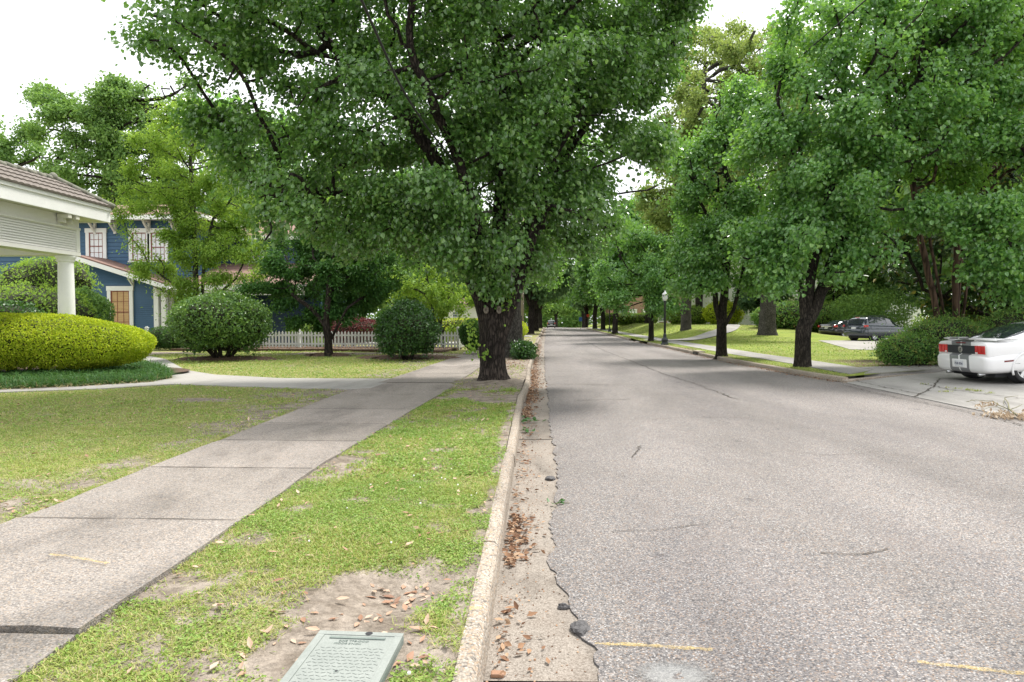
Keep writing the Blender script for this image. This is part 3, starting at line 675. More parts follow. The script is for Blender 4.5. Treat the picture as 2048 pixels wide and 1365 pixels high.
def lawn_mesh(name, X, Y, Z, dirt, m, label):
    a, b = X.shape
    V = np.stack([X, Y, Z], -1).reshape(-1, 3); i = np.arange(a * b).reshape(a, b)
    Fq = np.stack([i[:-1, :-1], i[:-1, 1:], i[1:, 1:], i[1:, :-1]], -1).reshape(-1, 4)
    o = fast_mesh(name, V, Fq, m, smooth=True)
    at = o.data.attributes.new('dirt', 'FLOAT', 'POINT'); at.data.foreach_set('value', dirt.reshape(-1).astype(np.float32))
    return tag(o, label, 'lawn', kind='structure')
yv = np.concatenate([np.arange(-2, 5.5, .05), np.arange(5.5, 18, .1), np.arange(18, 36, .25), np.arange(36, 128, 2), np.arange(128, 200, 8)])
uv = np.concatenate([np.arange(0, 2.4, .05), np.arange(2.4, 16, .16), np.arange(16, 60, 2.)])
YG, UG = np.meshgrid(yv, uv, indexing='ij'); XG = curb_l(YG) - .12 - UG
lawn_mesh('lawn', XG, YG, zl(XG, YG), dirt_l(XG, YG), M['lawn'], 'patchy left lawn and verge with bare sandy spots')

def ystart(x): return np.interp(x, [7.5, 7.8, 9.3, 12, 14, 60], [17.75, 17.95, 19.15, 20.95, 22.0, 25.5])
vv = np.concatenate([np.linspace(0, 1, 120) ** 1.5 * 110, np.arange(116, 180, 8.)]); uu = np.concatenate([np.arange(0, 4, .12), np.arange(4, 22, .5), np.arange(22, 60, 2.5)])
VG, UG = np.meshgrid(vv, uu, indexing='ij'); Y1 = 17.7 + VG; X1 = curb_r(Y1) + .145 + UG
Y1 = ystart(X1) + VG * (1 - (ystart(X1) - 17.7) / 170); X1 = np.where(UG == 0, curb_r(Y1) + .145, X1)
def dirt_r(x, y): return np.clip(sst(.5, .75, fbm2(x, y, .5, 2)) * .5 + .75 * np.exp(-((x - 11.5) ** 2 / 4 + (y - 24.5) ** 2 / 3.0)) + .5 * np.exp(-((x - curb_r(y) - .3) ** 2) / .08)
                              + .8 * np.exp(-((x - 22) ** 2 / 60 + (y - 71) ** 2 / 10)), 0, 1.2) * .9
ZR = np.maximum(zr(X1, Y1), -10)
lawn_mesh('lawn', X1, Y1, ZR, dirt_r(X1, Y1), M['lawn_r'], 'bright right lawn rising to a low hill before the white house')

def sheet(name, poly, zf, m, label, cat_='path', thick=.12, sub=0, kind='structure'):
    bm = bmesh.new(); vs = [bm.verts.new((x, y, zf(x, y))) for x, y in poly]; f = bm.faces.new(vs); f.normal_update()
    if f.normal.z < 0: f.normal_flip()
    bmesh.ops.triangulate(bm, faces=[f])
    for _ in range(sub):
        bmesh.ops.subdivide_edges(bm, edges=bm.edges[:], cuts=1, use_grid_fill=True)
    for v in bm.verts: v.co.z = zf(v.co.x, v.co.y)
    ex = bmesh.ops.extrude_face_region(bm, geom=bm.faces[:])
    for v in ex['geom']:
        if isinstance(v, bmesh.types.BMVert): v.co.z -= thick
    bmesh.ops.recalc_face_normals(bm, faces=bm.faces[:])
    me = bpy.data.meshes.new(name); bm.to_mesh(me); bm.free(); me.materials.append(m)
    return tag(link(bpy.data.objects.new(name, me)), label, cat_, kind=kind)
# pavement slabs on the left: joints and heaved slabs are real gaps and steps
mb = MB(); cuts = [-2.6, .2, 1.7, 2.62, 3.02, 4.78, 6.5, 8.0, 9.35, 10.9, 13.1, 15.6, 18.2, 20.9, 23.6, 26, 28.6, 29.4, 31.5, 34]
while cuts[-1] < 130: cuts.append(cuts[-1] + 3.2)
tilts = {2.62: (.0, .0), 3.02: (.022, .008)}
for a, b in zip(cuts[:-1], cuts[1:]):
    dz0, dz1 = tilts.get(a, (random.uniform(-.006, .008), random.uniform(-.006, .008)))
    if a == 28.6: dz0, dz1 = .05, .09
    k = max(2, int((b - a) / .3)) if a < 35 else 2; vs = []; n = 8
    g_ = .006 if a < 20 else .008
    for j, y in enumerate(np.linspace(a + g_, b - g_, k)):
        t = j / (k - 1); xl, xr = float(SW_L(y)), float(SW_R(y))
        xr += .03 * (noise2(np.array(1.), np.array(y), 2.5) - .5) + .02 * (noise2(np.array(4.), np.array(y), 9) - .5); xl += .03 * (noise2(np.array(8.), np.array(y), 2.5) - .5)
        jag = (.07 * (noise2(np.linspace(xl, xr, n), np.full(n, a), 4.0) - .5) if (a == 3.02 and j == 0) else np.zeros(n))
        z = .148 + float(drop(y)) + dz0 + (dz1 - dz0) * t
        vs += [(x, y + jg, z) for x, jg in zip(np.linspace(xl, xr, n), jag)]
    nv = len(vs); vs += [(x, y, z - .14) for x, y, z in vs]
    fs = [(j * n + i, j * n + i + 1, (j + 1) * n + i + 1, (j + 1) * n + i) for j in range(k - 1) for i in range(n - 1)]
    per = [i for i in range(n)] + [j * n + n - 1 for j in range(1, k)] + [(k - 1) * n + i for i in range(n - 2, -1, -1)] + [j * n for j in range(k - 2, 0, -1)]
    fs += [(per[(i + 1) % len(per)], per[i], per[i] + nv, per[(i + 1) % len(per)] + nv) for i in range(len(per))]
    mb.add(vs, fs)
def ribbon_joint(mb, y0):
    xl, xr = float(SW_L(y0)) + .02, float(SW_R(y0)) - .02; n = 30; vs = []; w0 = .011 + .0012 * y0
    for i in range(n):
        x = xl + (xr - xl) * i / (n - 1); y = y0 + .012 * (float(noise2(np.array(x), np.array(y0), 3.0)) - .5); ww = w0 * (.4 + 1.1 * float(noise2(np.array(x), np.array(y0), 9.0)))
        vs += [(x, y - ww / 2, .1605 + float(drop(y))), (x, y + ww / 2, .1605 + float(drop(y)))]
    mb.add(vs, [(2 * i, 2 * i + 2, 2 * i + 3, 2 * i + 1) for i in range(n - 1)])
pvo = mb.build('pavement', M['sidewalk']); at = pvo.data.attributes.new('tone', 'FLOAT_COLOR', 'POINT')
co = np.zeros(len(pvo.data.vertices) * 3, np.float32); pvo.data.vertices.foreach_get('co', co); co = co.reshape(-1, 3)
rt_ = np.random.default_rng(4); tones = rt_.uniform(.86, 1.14, len(cuts)); k_ = np.clip(np.searchsorted(cuts, co[:, 1]) - 1, 0, len(cuts) - 2)
tn = tones[k_]; at.data.foreach_set('color', np.stack([tn, tn * (1 - .03 * (tones[k_] - 1)), tn * .99, np.ones_like(tn)], -1).astype(np.float32).ravel())
tag(pvo, 'exposed aggregate pavement slabs on the left side', 'pavement', kind='structure')
mb = MB()
for a in cuts[1:]:
    if a < 32 and a not in (2.62, 3.02): ribbon_joint(mb, a)
tag(mb.build('pavement_joints', M['crack']), 'dark dirt filled joints between the left pavement slabs', 'joints', kind='stuff')
sheet('path', WALK, lambda x, y: .152, M['concrete'], 'smooth concrete garden path leading left from the pavement')
mb_y = np.concatenate([np.arange(19.9, 48, 1.4), np.arange(48, 130, 3)])
swr = [(8.05, 9.62)]
mb = MB()
for a, b in zip(mb_y[:-1], mb_y[1:]):
    vs = []
    for y in (a + .006, b - .006):
        off = -.25 * float(sst(24, 30, y)) + .3 * float(sst(55, 100, y)) ; y0 = y
        vs += [(8.25 + off, y0 + (0), .150 + float(drop(y))), (9.65 + off, y0, .150 + float(drop(y)))]
    if a < 20.2: vs[1] = (9.65, 20.3, .15); vs[0] = (8.25, 18.75, .15)
    vs += [(x, y, z - .14) for x, y, z in vs]
    mb.add(vs, [(0, 1, 3, 2), (1, 0, 4, 5), (3, 1, 5, 7), (2, 3, 7, 6), (0, 2, 6, 4)])
tag(mb.build('pavement', M['driveway']), 'grey concrete pavement on the right behind the street trees', 'pavement', kind='structure')
PAVE_R = np.array([(8.75, 18.95), (9.3, 19.16), (10.6, 20.06), (12.1, 20.98), (14, 22.0), (14, 23.0), (12.0, 22.3), (9.66, 21.3), (9.66, 20.35)])
sheet('pavement', PAVE_R, lambda x, y: .158, M['driveway'], 'grey concrete pavement end beside the driveway kerb', 'pavement')
DRV = [(7.67, 4), (7.67, 17.55), (8.1, 18.0), (9.25, 18.92), (10.6, 19.8), (12.1, 20.7), (14, 21.8), (26, 24.5), (26, 4)]
def drv_z(x, y): return .016 + .05 * float(sst(8, 11.5, x)) + .088 * max(0., x - 11.3)
o = sheet('driveway', DRV, drv_z, M['driveway'], 'cracked concrete driveway apron under the white coupe', 'driveway', .3, 4)
CARDRV = [(15.0, 34.0), (16.2, 38), (18.5, 46), (20.5, 53), (23, 60), (26, 66), (42, 66), (42, 33), (22, 30)]
sheet('driveway', CARDRV, lambda x, y: .165, M['concrete'], 'pale driveway with two dark parked cars', 'driveway')
# curved path up the hill and short walk to the kerb
def ribbon(name, pts, wid, zf, m, label, n=40):
    P = np.array(pts, float); t = np.linspace(0, len(P) - 1, n)
    k = np.arange(len(P)); X = np.interp(t, k, P[:, 0]); Y = np.interp(t, k, P[:, 1])
    for _ in range(6):
        X[1:-1] = (X[:-2] + 2 * X[1:-1] + X[2:]) / 4; Y[1:-1] = (Y[:-2] + 2 * Y[1:-1] + Y[2:]) / 4
    d = unit(np.stack([np.gradient(X), np.gradient(Y)], -1)); nx_, ny_ = -d[:, 1], d[:, 0]
    V = []
    for i in range(n):
        for s in (-.5, -.17, .17, .5):
            x, y = X[i] + nx_[i] * s * wid, Y[i] + ny_[i] * s * wid; V.append((x, y, zf(x, y)))
    Fq = [(i * 4 + j, i * 4 + j + 1, (i + 1) * 4 + j + 1, (i + 1) * 4 + j) for i in range(n - 1) for j in range(3)]
    return tag(fast_mesh(name, np.array(V), np.array(Fq), m), label, 'path', kind='structure')
ribbon('path', [(9.4, 48.5), (11.0, 51.0), (13.4, 55), (16.0, 60), (18.6, 68), (20.6, 77), (22.3, 88)], 1.7, lambda x, y: float(zr(x, y)) + .05, M['concrete'], 'pale curved path climbing the right lawn towards the white house')
ribbon('path', [(6.75, 50), (8.3, 50)], 1.5, lambda x, y: .02 + .13 * float(sst(6.8, 7.6, x)), M['concrete'], 'short concrete walk crossing the right verge to the road', 12)
for (y0, y1) in ((40.6, 44.8), (58.2, 62.8)):
    ribbon('driveway', [(-3.2, (y0 + y1) / 2), (float(curb_l(y0)) - .02, (y0 + y1) / 2)], y1 - y0 - .2, lambda x, y: .17 - .15 * float(sst(-1.2, -.3, x)), M['concrete'], 'pale driveway crossing the left verge', 10)
ribbon('driveway', [(-40, 42.6), (-3.1, 42.6)], 3.6, lambda x, y: float(zl(x, y)) + .04, M['concrete'], 'pale driveway beyond the picket fence', 10)
sheet('mulch_bed', BED, lambda x, y: .235 + .03 * float(noise2(np.array(x), np.array(y), 2.0)), M['mulch'], 'brown bark mulch bed along the picket fence', 'mulch', .15, 2)
for k, (c, a, b) in enumerate(PADS):
    mb = MB(); vs = [(c.x, c.y, .27)]
    n = 36
    for q, zz in ((.45, .255), (.8, .215), (1.0, .12)):
        vs += [(c.x + a * q * math.cos(6.283 * i / n) * (1 + .1 * math.sin(3 * i + k)), c.y + b * q * math.sin(6.283 * i / n) * (1 + .12 * math.cos(2.3 * i)), zz + random.uniform(-.012, .012)) for i in range(n)]
    fs = [(0, 1 + i, 1 + (i + 1) % n) for i in range(n)] + [(1 + q * n + i, 1 + (q + 1) * n + i, 1 + (q + 1) * n + (i + 1) % n, 1 + q * n + (i + 1) % n) for q in range(2) for i in range(n)]
    mb.add(vs, fs)
    tag(mb.build('mulch_bed', M['mulch'], smooth=True), ['brown mulch ring under the large rounded bush', 'brown mulch ring under the glossy ball bush', 'thin mulch ring round the dogwood trunk'][k], 'mulch', kind='structure')

# cracks in the road, painted marks
def ribbon_line(mb, pts, w_, zf, mi=0, jag=.012, seg=.06):
    P = [Vector((p[0], p[1], 0)) for p in pts]; out = []
    for a, b in zip(P[:-1], P[1:]):
        k = max(1, int((b - a).length / seg)); out += [a + (b - a) * (j / k) for j in range(k)]
    out.append(P[-1]); vs = []
    for i, p in enumerate(out):
        d = (out[min(i + 1, len(out) - 1)] - out[max(i - 1, 0)]).normalized(); s = Vector((-d.y, d.x, 0))
        q = p + s * random.gauss(0, jag); ww = w_ * random.uniform(.5, 1.3)
        for e in (-1, 1):
            c = q + s * e * ww / 2; vs.append((c.x, c.y, zf(c.x, c.y)))
    mb.add(vs, [(2 * i, 2 * i + 1, 2 * i + 3, 2 * i + 2) for i in range(len(out) - 1)], mi)
rz = lambda x, y: float(road_z(np.array(x), np.array(y)) + .010 * (fbm2(np.array(x), np.array(y), .8) - .5)) + .008
mb = MB()
def cr(pts, w_=.012, jag=.012, seg=.07): ribbon_line(mb, [G(x, y, 0.03) for x, y in pts], w_, rz, 0, jag, seg)
cr([(1175, 685), (1210, 703), (1260, 722), (1330, 750), (1400, 772), (1470, 800)], .03, .03, .2)
cr([(1095, 768), (1160, 768), (1230, 771)], .03, .02, .1); cr([(1150, 800), (1260, 799)], .03, .02, .1)
cr([(1262, 914), (1272, 905), (1281, 892)], .014, .01, .03)
cr([(1225, 1060), (1300, 1056), (1370, 1052), (1420, 1046)], .008); cr([(1640, 1105), (1720, 1108), (1780, 1100)], .01)
cr([(1250, 695), (1330, 697)], .05, .02, .2); cr([(1560, 900), (1640, 912), (1750, 908)], .008); cr([(1100, 742), (1150, 742), (1240, 741)], .03, .02, .15)
cr([(1155, 680), (1240, 680)], .06, .03, .3); cr([(1300, 840), (1380, 835), (1500, 838)], .012)
tag(mb.build('road_cracks', M['crack']), 'thin dark cracks in the road surface', 'cracks', kind='stuff')
mb = MB()
dz_ = lambda x, y: drv_z(x, y) + .012
for pts in ([(1690, 768), (1760, 785), (1840, 800), (1950, 822), (2048, 846)], [(1840, 765), (1900, 777), (1950, 784), (2048, 796)], [(1700, 757), (1770, 772), (1850, 787)], [(1880, 757), (1870, 770), (1830, 790)]):
    ribbon_line(mb, [G(x, y, .06) for x, y in pts], .03, dz_, 0, .02, .1)
tag(mb.build('driveway_cracks', M['crack']), 'dark joints and cracks across the coupe driveway', 'cracks', kind='stuff')
mb = MB()
swz = lambda x, y: .148 + .016
for pts in ([(100, 1113), (150, 1120), (215, 1132)], ):
    ribbon_line(mb, [G(x, y, .16) for x, y in pts], .028, lambda x, y: .176, 0, .004, .03)
tag(mb.build('pavement_marking', M['yellow']), 'short faded yellow spray mark on the pavement', 'paint mark', kind='structure')
mb = MB()
ribbon_line(mb, [G(1190, 1281, .03), G(1300, 1284, .03), G(1425, 1295, .03)], .03, rz, 0, .003, .03)
tag(mb.build('road_marking', M['yellow']), 'faded yellow spray line on the road above the worn hollow', 'paint mark', kind='structure')
mb = MB(); ribbon_line(mb, [G(1835, 1326, .03), G(1930, 1338, .03), G(2060, 1352, .03)], .03, rz, 0, .004, .03)
tag(mb.build('road_marking', M['yellow']), 'faded yellow spray line on the road at the lower right', 'paint mark', kind='structure')
c0 = G(925, 1221, .13); mb = MB()
mb.add([(float(curb_l(c0.y)) - .115, c0.y - .02, .1445), (float(curb_l(c0.y)) - .04, c0.y - .015, .1455), (float(curb_l(c0.y)) - .04, c0.y + .015, .1455), (float(curb_l(c0.y)) - .115, c0.y + .02, .1445)], [(0, 1, 2, 3)])
tag(mb.build('kerb_marking', M['yellow']), 'yellow paint dash across the left kerb top', 'paint mark', kind='structure')
c0 = G(1350, 1348, 0); mb = MB(); n = 40
vs = [(c0.x, c0.y, rz(c0.x, c0.y))]
for q in (.5, 1): vs += [(c0.x + .21 * q * math.cos(6.283 * i / n) * (1 + .08 * math.sin(i * 1.7)), c0.y + .15 * q * math.sin(6.283 * i / n) * (1 + .1 * math.cos(i * 2.3)), 0) for i in range(n)]
vs = [(x - c0.x, y - c0.y, rz(x, y) - .002) for x, y, _ in vs]
mb.add(vs, [(0, 1 + i, 1 + (i + 1) % n) for i in range(n)] + [(1 + i, 1 + n + i, 1 + n + (i + 1) % n, 1 + (i + 1) % n) for i in range(n)])
gp_ = mb.build('sand_patch', M['grit']); gp_.location = (c0.x, c0.y, 0)
tag(gp_, 'round patch of pale sand in a hollow of the road', 'sand', kind='structure')

# ------------------------------------------------------------------ buildings
def clapboard(mb, x0, x1, z0, z1, y, ex, mi=0, proud=.04, axis='x'):
    z = z0
    while z < z1 - 1e-3:
        zt = min(z + ex, z1); zg = z + .13 * ex
        for vs in ([(x0, y - proud, zg), (x1, y - proud, zg), (x1, y - proud * .6, zt), (x0, y - proud * .6, zt)], [(x0, y, zg), (x1, y, zg), (x1, y - proud, zg), (x0, y - proud, zg)], [(x0, y - proud * .6, zt), (x1, y - proud * .6, zt), (x1, y, zt), (x0, y, zt)]):
            if axis == 'y': vs = [(-b, a, c) for a, b, c in vs]      # wall facing +X: run along Y
            mb.add(vs, [(0, 1, 2, 3)], mi)
        z = zt
def window(parent, x0, x1, z0, z1, y, pane, trim='white', sash='sash', cols=3, rows=(2, 2), tw=.13, sashw=.045):
    f = MB(); f.box(x0 - tw, x0, y - .07, y + .02, z0 - .02, z1); f.box(x1, x1 + tw, y - .07, y + .02, z0 - .02, z1)
    f.box(x0 - tw - .03, x1 + tw + .03, y - .085, y + .02, z1, z1 + tw * 1.25); f.box(x0 - tw - .04, x1 + tw + .04, y - .11, y + .02, z0 - .1, z0 - .02)
    fo = f.build('window', M[trim], parent, bevel=.006)
    MB().box(x0, x1, y - .012, y + .01, z0 - .02, z1).build('pane', M[pane], fo)
    s = MB(); zm = z0 + (z1 - z0) * .48; a = sashw
    s.box(x0, x0 + a, y - .05, y - .014, z0, z1); s.box(x1 - a, x1, y - .05, y - .014, z0, z1)
    for zz in (z0, zm - a / 2, z1 - a): s.box(x0 + a + .001, x1 - a - .001, y - .055, y - .014, zz, zz + a)
    for k in range(1, cols):
        xx = x0 + (x1 - x0) * k / cols; s.box(xx - a * .2, xx + a * .2, y - .03, y - .013, z0 + a, zm - a / 2 - .001); s.box(xx - a * .2, xx + a * .2, y - .03, y - .013, zm + a / 2 + .001, z1 - a)
    for (b0, b1), r in zip(((z0, zm), (zm, z1)), rows):
        for k in range(1, r): zz = b0 + (b1 - b0) * k / r; s.box(x0 + a, x1 - a, y - .034, y - .0135, zz - a * .2, zz + a * .2)
    s.build('sash', M[sash], fo)
    return fo
def bracket(parent, x, y, z, m, s=1.0, name='bracket'):
    mb = MB(); w2 = .05 * s
    mb.box(x - w2, x + w2, y - .52 * s, y, z - .1 * s, z); mb.box(x - w2, x + w2, y - .1 * s, y, z - .55 * s, z - .1 * s - .002)
    mb.bar((x, y - .46 * s, z - .1 * s), (x, y - .07 * s, z - .46 * s), .08 * s, .1 * s)
    return mb.build(name, m, parent, bevel=.008)
def slab_roof(parent, poly, th, m, name='roof'):
    a = [Vector(p) for p in poly]; nrm = (a[1] - a[0]).cross(a[2] - a[0]).normalized()
    if nrm.z < 0: nrm = -nrm
    return MB().prism(a, nrm * th).build(name, m, parent)

# blue house -------------------------------------------------------
BH = empty('blue_house', (-22, 40, .13), 'blue clapboard two storey house with red brown shingle roofs and white trim', 'house')
BH.location = (0, 0, 0)
yM, yW = 38.0, 36.0
mb = MB(); clapboard(mb, -33, -19.6, .1, 7.3, yM, .21); mb.box(-33, -19.6, yM + .005, yM + 9, .1, 7.3)
mb.build('wall', M['blue'], BH)
mb = MB(); clapboard(mb, -29.4, -20.75, .1, 3.55, yW, .105); mb.box(-29.4, -20.75, yW + .004, yM - .03, .1, 3.55)
xs_, pk = (-30.0, -19.75), (-24.85, 5.02)
zE = 3.42
k = 14
for i in range(k):                                          # gable courses
    za = 3.552 + (4.75 - 3.55) * i / k; zb = 3.552 + (4.75 - 3.55) * (i + 1) / k
    hw = lambda z: max(0.02, (5.0 - z) / (5.02 - 3.42) * 5.0 - .55)
    mb.add([(pk[0] - hw(zb), yW - .03, za), (pk[0] + hw(zb), yW - .03, za), (pk[0] + hw(zb), yW, zb), (pk[0] - hw(zb), yW, zb)], [(0, 1, 2, 3)])
mb.build('wing_wall', M['blue'], BH)
slab_roof(BH, [(pk[0], yW - .75, pk[1]), (pk[0], yM - .05, pk[1]), (xs_[1], yM - .05, zE), (xs_[1], yW - .75, zE)], .07, M['shingle'])
slab_roof(BH, [(pk[0] - .01, yW - .75, pk[1]), (pk[0] - .01, yM - .05, pk[1]), (xs_[0], yM - .05, zE), (xs_[0], yW - .75, zE)], .07, M['shingle'])
mb = MB()
for s, xe in ((1, xs_[1]), (-1, xs_[0])):
    mb.prism([(pk[0] + .02 * s, yW - .77, pk[1] - .26), (pk[0] + .02 * s, yW - .77, pk[1] - .01), (xe, yW - .77, zE - .01), (xe, yW - .77, zE - .26)], (0, .05, 0))
    mb.prism([(pk[0] + .02 * s, yW - .70, pk[1] - .09), (pk[0] + .02 * s, yW - .70, pk[1] - .04), (xe, yW - .70, zE - .04), (xe, yW - .70, zE - .09)], (0, .7, 0))
mb.box(xs_[1] - .03, xs_[1] + .03, yW - .7, yM - .1, zE - .2, zE + .01)
mb.build('bargeboard', M['white'], BH)
for px_ in (172, 320, 268): 
    x = D(px_, 600, yW).x; zz = pk[1] - .36 * abs(x - pk[0]) * .9 - .2
    bracket(BH, x, yW - .02, min(zz, 4.9), M['white'], 1.0)
for q_ in ((-20.95, -20.7, yW - .05, yW + .2, .1, 3.35), (-20.55, -20.3, yW - .03, yW + .22, .1, 3.3), (-29.45, -29.25, yW - .05, yW + .1, .1, 3.4)): MB().box(*q_).build('corner_board', M['white'], BH)
# main hip roof with wide eaves
zt = 7.35
E = [(-34, yM - 1.0, zt), (-18.6, yM - 1.0, zt), (-18.6, yM + 10, zt), (-34, yM + 10, zt)]; A, B = (-29.5, yM + 4.5, 8.8), (-23.5, yM + 4.5, 8.8)
for poly in ([E[0], E[1], B, A], [E[1], E[2], B], [E[2], E[3], A, B], [E[3], E[0], A]): slab_roof(BH, poly, .09, M['shingle'])
mb = MB(); mb.box(-34.02, -18.58, yM - 1.04, yM - .99, zt - .2, zt + .05); mb.box(-34, -18.6, yM - .98, yM, zt - .12, zt - .02); mb.box(-18.6, -18.55, yM - .98, yM + 10, zt - .2, zt + .05)
mb.build('eave', M['white'], BH)
for px_ in (192, 232, 300, 352): bracket(BH, D(px_, 440, yM).x, yM - .02, zt - .13, M['cream'], 1.35)
def win_px(x0, x1, y0, y1, Y, pane, **k):
    a = D(x0, y1, Y); b = D(x1, y0, Y); return window(BH, a.x, b.x, a.z, b.z, Y, pane, **k)
win_px(180, 206.5, 466, 518, yM - .062, 'curtain', tw=.2)
win_px(266, 293, 466, 522, yM - .062, 'curtain', tw=.2)
win_px(303.5, 330, 466, 522, yM - .062, 'curtain', tw=.2)
win_px(224, 259.5, 582, 664, yW - .062, 'bamboo', tw=.2)
# recessed porch and lower right wing
mb = MB(); clapboard(mb, -20.2, -12.8, .1, 3.4, yM + .9, .105); mb.box(-19.55, -12.8, yM + .91, yM + 7, .1, 3.4)
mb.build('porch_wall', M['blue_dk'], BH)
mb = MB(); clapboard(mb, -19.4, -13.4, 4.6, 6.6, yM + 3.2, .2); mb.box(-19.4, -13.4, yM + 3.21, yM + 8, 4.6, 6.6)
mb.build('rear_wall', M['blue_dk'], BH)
a = D(502, 556, yM + 3.18); b = D(525, 505, yM + 3.18); window(BH, a.x, b.x, 4.95, 6.2, yM + 3.13, 'glass_lt', trim='cream', tw=.12)
slab_roof(BH, [(-20.4, yM - 1.6, 3.45), (-12.2, yM - 1.6, 3.45), (-12.8, yM + 3.3, 5.0), (-19.6, yM + 3.3, 5.0)], .08, M['shingle'])
slab_roof(BH, [(-20.0, yM + 2.4, 6.6), (-12.8, yM + 2.4, 6.6), (-15.2, yM + 5.5, 7.9), (-18, yM + 5.5, 7.9)], .08, M['shingle'])
for nm_, q_ in (('porch_eave', (-20.4, -12.2, yM - 1.64, yM - 1.58, 3.22, 3.5)), ('rear_eave', (-20.0, -12.8, yM + 2.36, yM + 2.42, 6.4, 6.65)), ('porch_beam', (-20.3, -12.3, yM - 1.5, yM - 1.3, 2.95, 3.2))): MB().box(*q_).build(nm_, M['cream'], BH)
for px_ in (341, 402, 470):
    x = D(px_, 620, yM - 1.4).x; mb = MB(); mb.box(x - .14, x + .14, yM - 1.54, yM - 1.26, .1, 2.93); mb.box(x - .19, x + .19, yM - 1.59, yM - 1.21, 2.75, 2.94); mb.box(x - .18, x + .18, yM - 1.58, yM - 1.22, .12, .4)
    mb.build('porch_post', M['cream'], BH, bevel=.01)
a = D(352, 660, yM + .88); mb = MB(); mb.box(a.x - .1, a.x + .9, yM + .8, yM + .86, .15, 2.3); mb.build('door', M['sash'], BH)

# open white porch house at the left edge -----------------------------
PH = empty('white_porch', (-.37, 0, .06), 'open white porch with clapboard beam, round column and mossy tile roof', 'porch')
xB = -12.22; yE = 18.05; zb, ztp = 3.27, 4.05
mb = MB()
z = zb + .1
mb.box(xB - .36, xB - .02, 4, yE - .02, zb, ztp + .35)
while z < 3.93:
    mb.add([(xB + .03, 4, z + .009), (xB + .03, yE - .12, z + .009), (xB + .015, yE - .12, z + .062), (xB + .015, 4, z + .062)], [(0, 1, 2, 3)])
    mb.add([(xB - .01, 4, z + .009), (xB - .01, yE - .12, z + .009), (xB + .03, yE - .12, z + .009), (xB + .03, 4, z + .009)], [(0, 1, 2, 3)]); z += .062
mb.build('clapboard_beam', M['cream'], PH)
mb = MB(); mb.box(xB - .02, xB + .045, yE - .12, yE + .02, zb + .1, 4.0); mb.box(xB - .4, xB + .05, 4, yE + .03, zb - .01, zb + .095); mb.box(xB - .02, xB + .06, 4, yE + .03, 3.96, 4.02); mb.box(xB - .02, xB + .03, 4, yE + .01, 4.022, 4.3)
mb.box(xB - 4.2, xB - .4, yE - .35, yE - .02, zb - .01, 4.3)
mb.build('beam_trim', M['cream'], PH, bevel=.006)
mb = MB(); xF = -11.86; yF = 18.86
mb.box(xB - 5.0, xF - .04, 4, yF - .04, 4.303, 4.34)
for k in range(34): y = 4.2 + k * .43; mb.box(xB + .1, xF - .1, y, y + .01, 4.296, 4.303)
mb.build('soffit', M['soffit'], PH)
mb = MB(); mb.box(xF - .03, xF + .02, 3.9, yF + .02, 4.28, 4.66); mb.box(xB - 5.0, xF - .032, yF - .03, yF + .02, 4.28, 4.66); mb.box(xF + .0205, xF + .05, 3.9, yF + .05, 4.60, 4.70)
mb.build('fascia', M['white'], PH, bevel=.008)
for y, s in ((17.55, 1), (17.25, .8)):
    mb = MB(); mb.box(xB + .05, xB + .36, y - .07, y + .07, 4.17, 4.29); mb.box(xB + .05, xB + .22, y - .055, y + .055, 4.06, 4.168); mb.build('bracket', M['soffit'], PH, bevel=.01)
prof = [(.25, .0), (.25, .28), (.225, .3), (.215, .36), (.205, 1.4), (.185, 3.05), (.18, 3.08), (.205, 3.1), (.205, 3.14), (.24, 3.2), (.25, 3.255)]
for y in (yE - .22, 13.2, 8.4):
    mb = MB(); mb.lathe(prof, 32, (xB - .2, y, 0)); mb.build('column', M['white'], PH, smooth=True, bevel=.004)
    if y > 18 - .3:
        mb = MB(); mb.lathe(prof, 24, (xB - 3.9, y, 0)); mb.build('column', M['white'], PH, smooth=True)
# clay tile hip roof: real stepped courses with rolls
cfg = [(xF + .08, 4.70), (-11.58 - .45, 4.86), (-12.27, 5.01), (-12.52, 5.16), (-12.78, 5.31)]
mb = MB(); ny = 460
for c in range(4):
    (x0, z0), (x1, z1) = cfg[c], cfg[c + 1]
    vs = []; yend0 = yF + .07 - (xF + .08 - x0); yend1 = yF + .07 - (xF + .08 - x1)
    for i in range(ny + 1):
        t = i / ny; y = 3.9 + t * (yend0 - 3.9); roll = .022 * abs(math.sin(math.pi * y / .2)) ** .7
        y1 = min(y, yend1)
        vs += [(x0, y, z0 - .004), (x0 + .012, y, z0 + .032 + roll), (x1 - .02, y1, z1 + .012 + roll)]
    mb.add(vs, [(i * 3 + j, (i + 1) * 3 + j, (i + 1) * 3 + j + 1, i * 3 + j + 1) for i in range(ny) for j in range(2)])
# far hip face and top deck
mb.add([(xF + .08, yF + .07, 4.70), (-12.78, yF + .07 - .98, 5.33), (-16.6, yF + .07 - .98, 5.33), (-17.6, yF + .07, 4.70)], [(0, 1, 2, 3)])
mb.add([(-12.78, 3.9, 5.33), (-12.78, yF - .9, 5.33), (-16.6, yF - .9, 5.33), (-16.6, 3.9, 5.33)], [(0, 1, 2, 3)])
mb.build('roof', M['tile'], PH)
mb = MB(); n = 42
for i in range(n):
    y = 3.9 + (yF - .9 - 3.9) * i / n; L_ = (yF - .9 - 3.9) / n
    mb.tube([(-12.80, y, 5.345), (-12.80, y + L_ + .03, 5.33)], [.085, .07], 9)
n = 4
for i in range(n):
    a = Vector((-12.78, yF - .91, 5.35)); b = Vector((xF + .06, yF + .05, 4.74)); p = a + (b - a) * (i / n); q = a + (b - a) * ((i + 1.12) / n)
    mb.tube([p + Vector((0, 0, .012)), q], [.075, .09], 9)
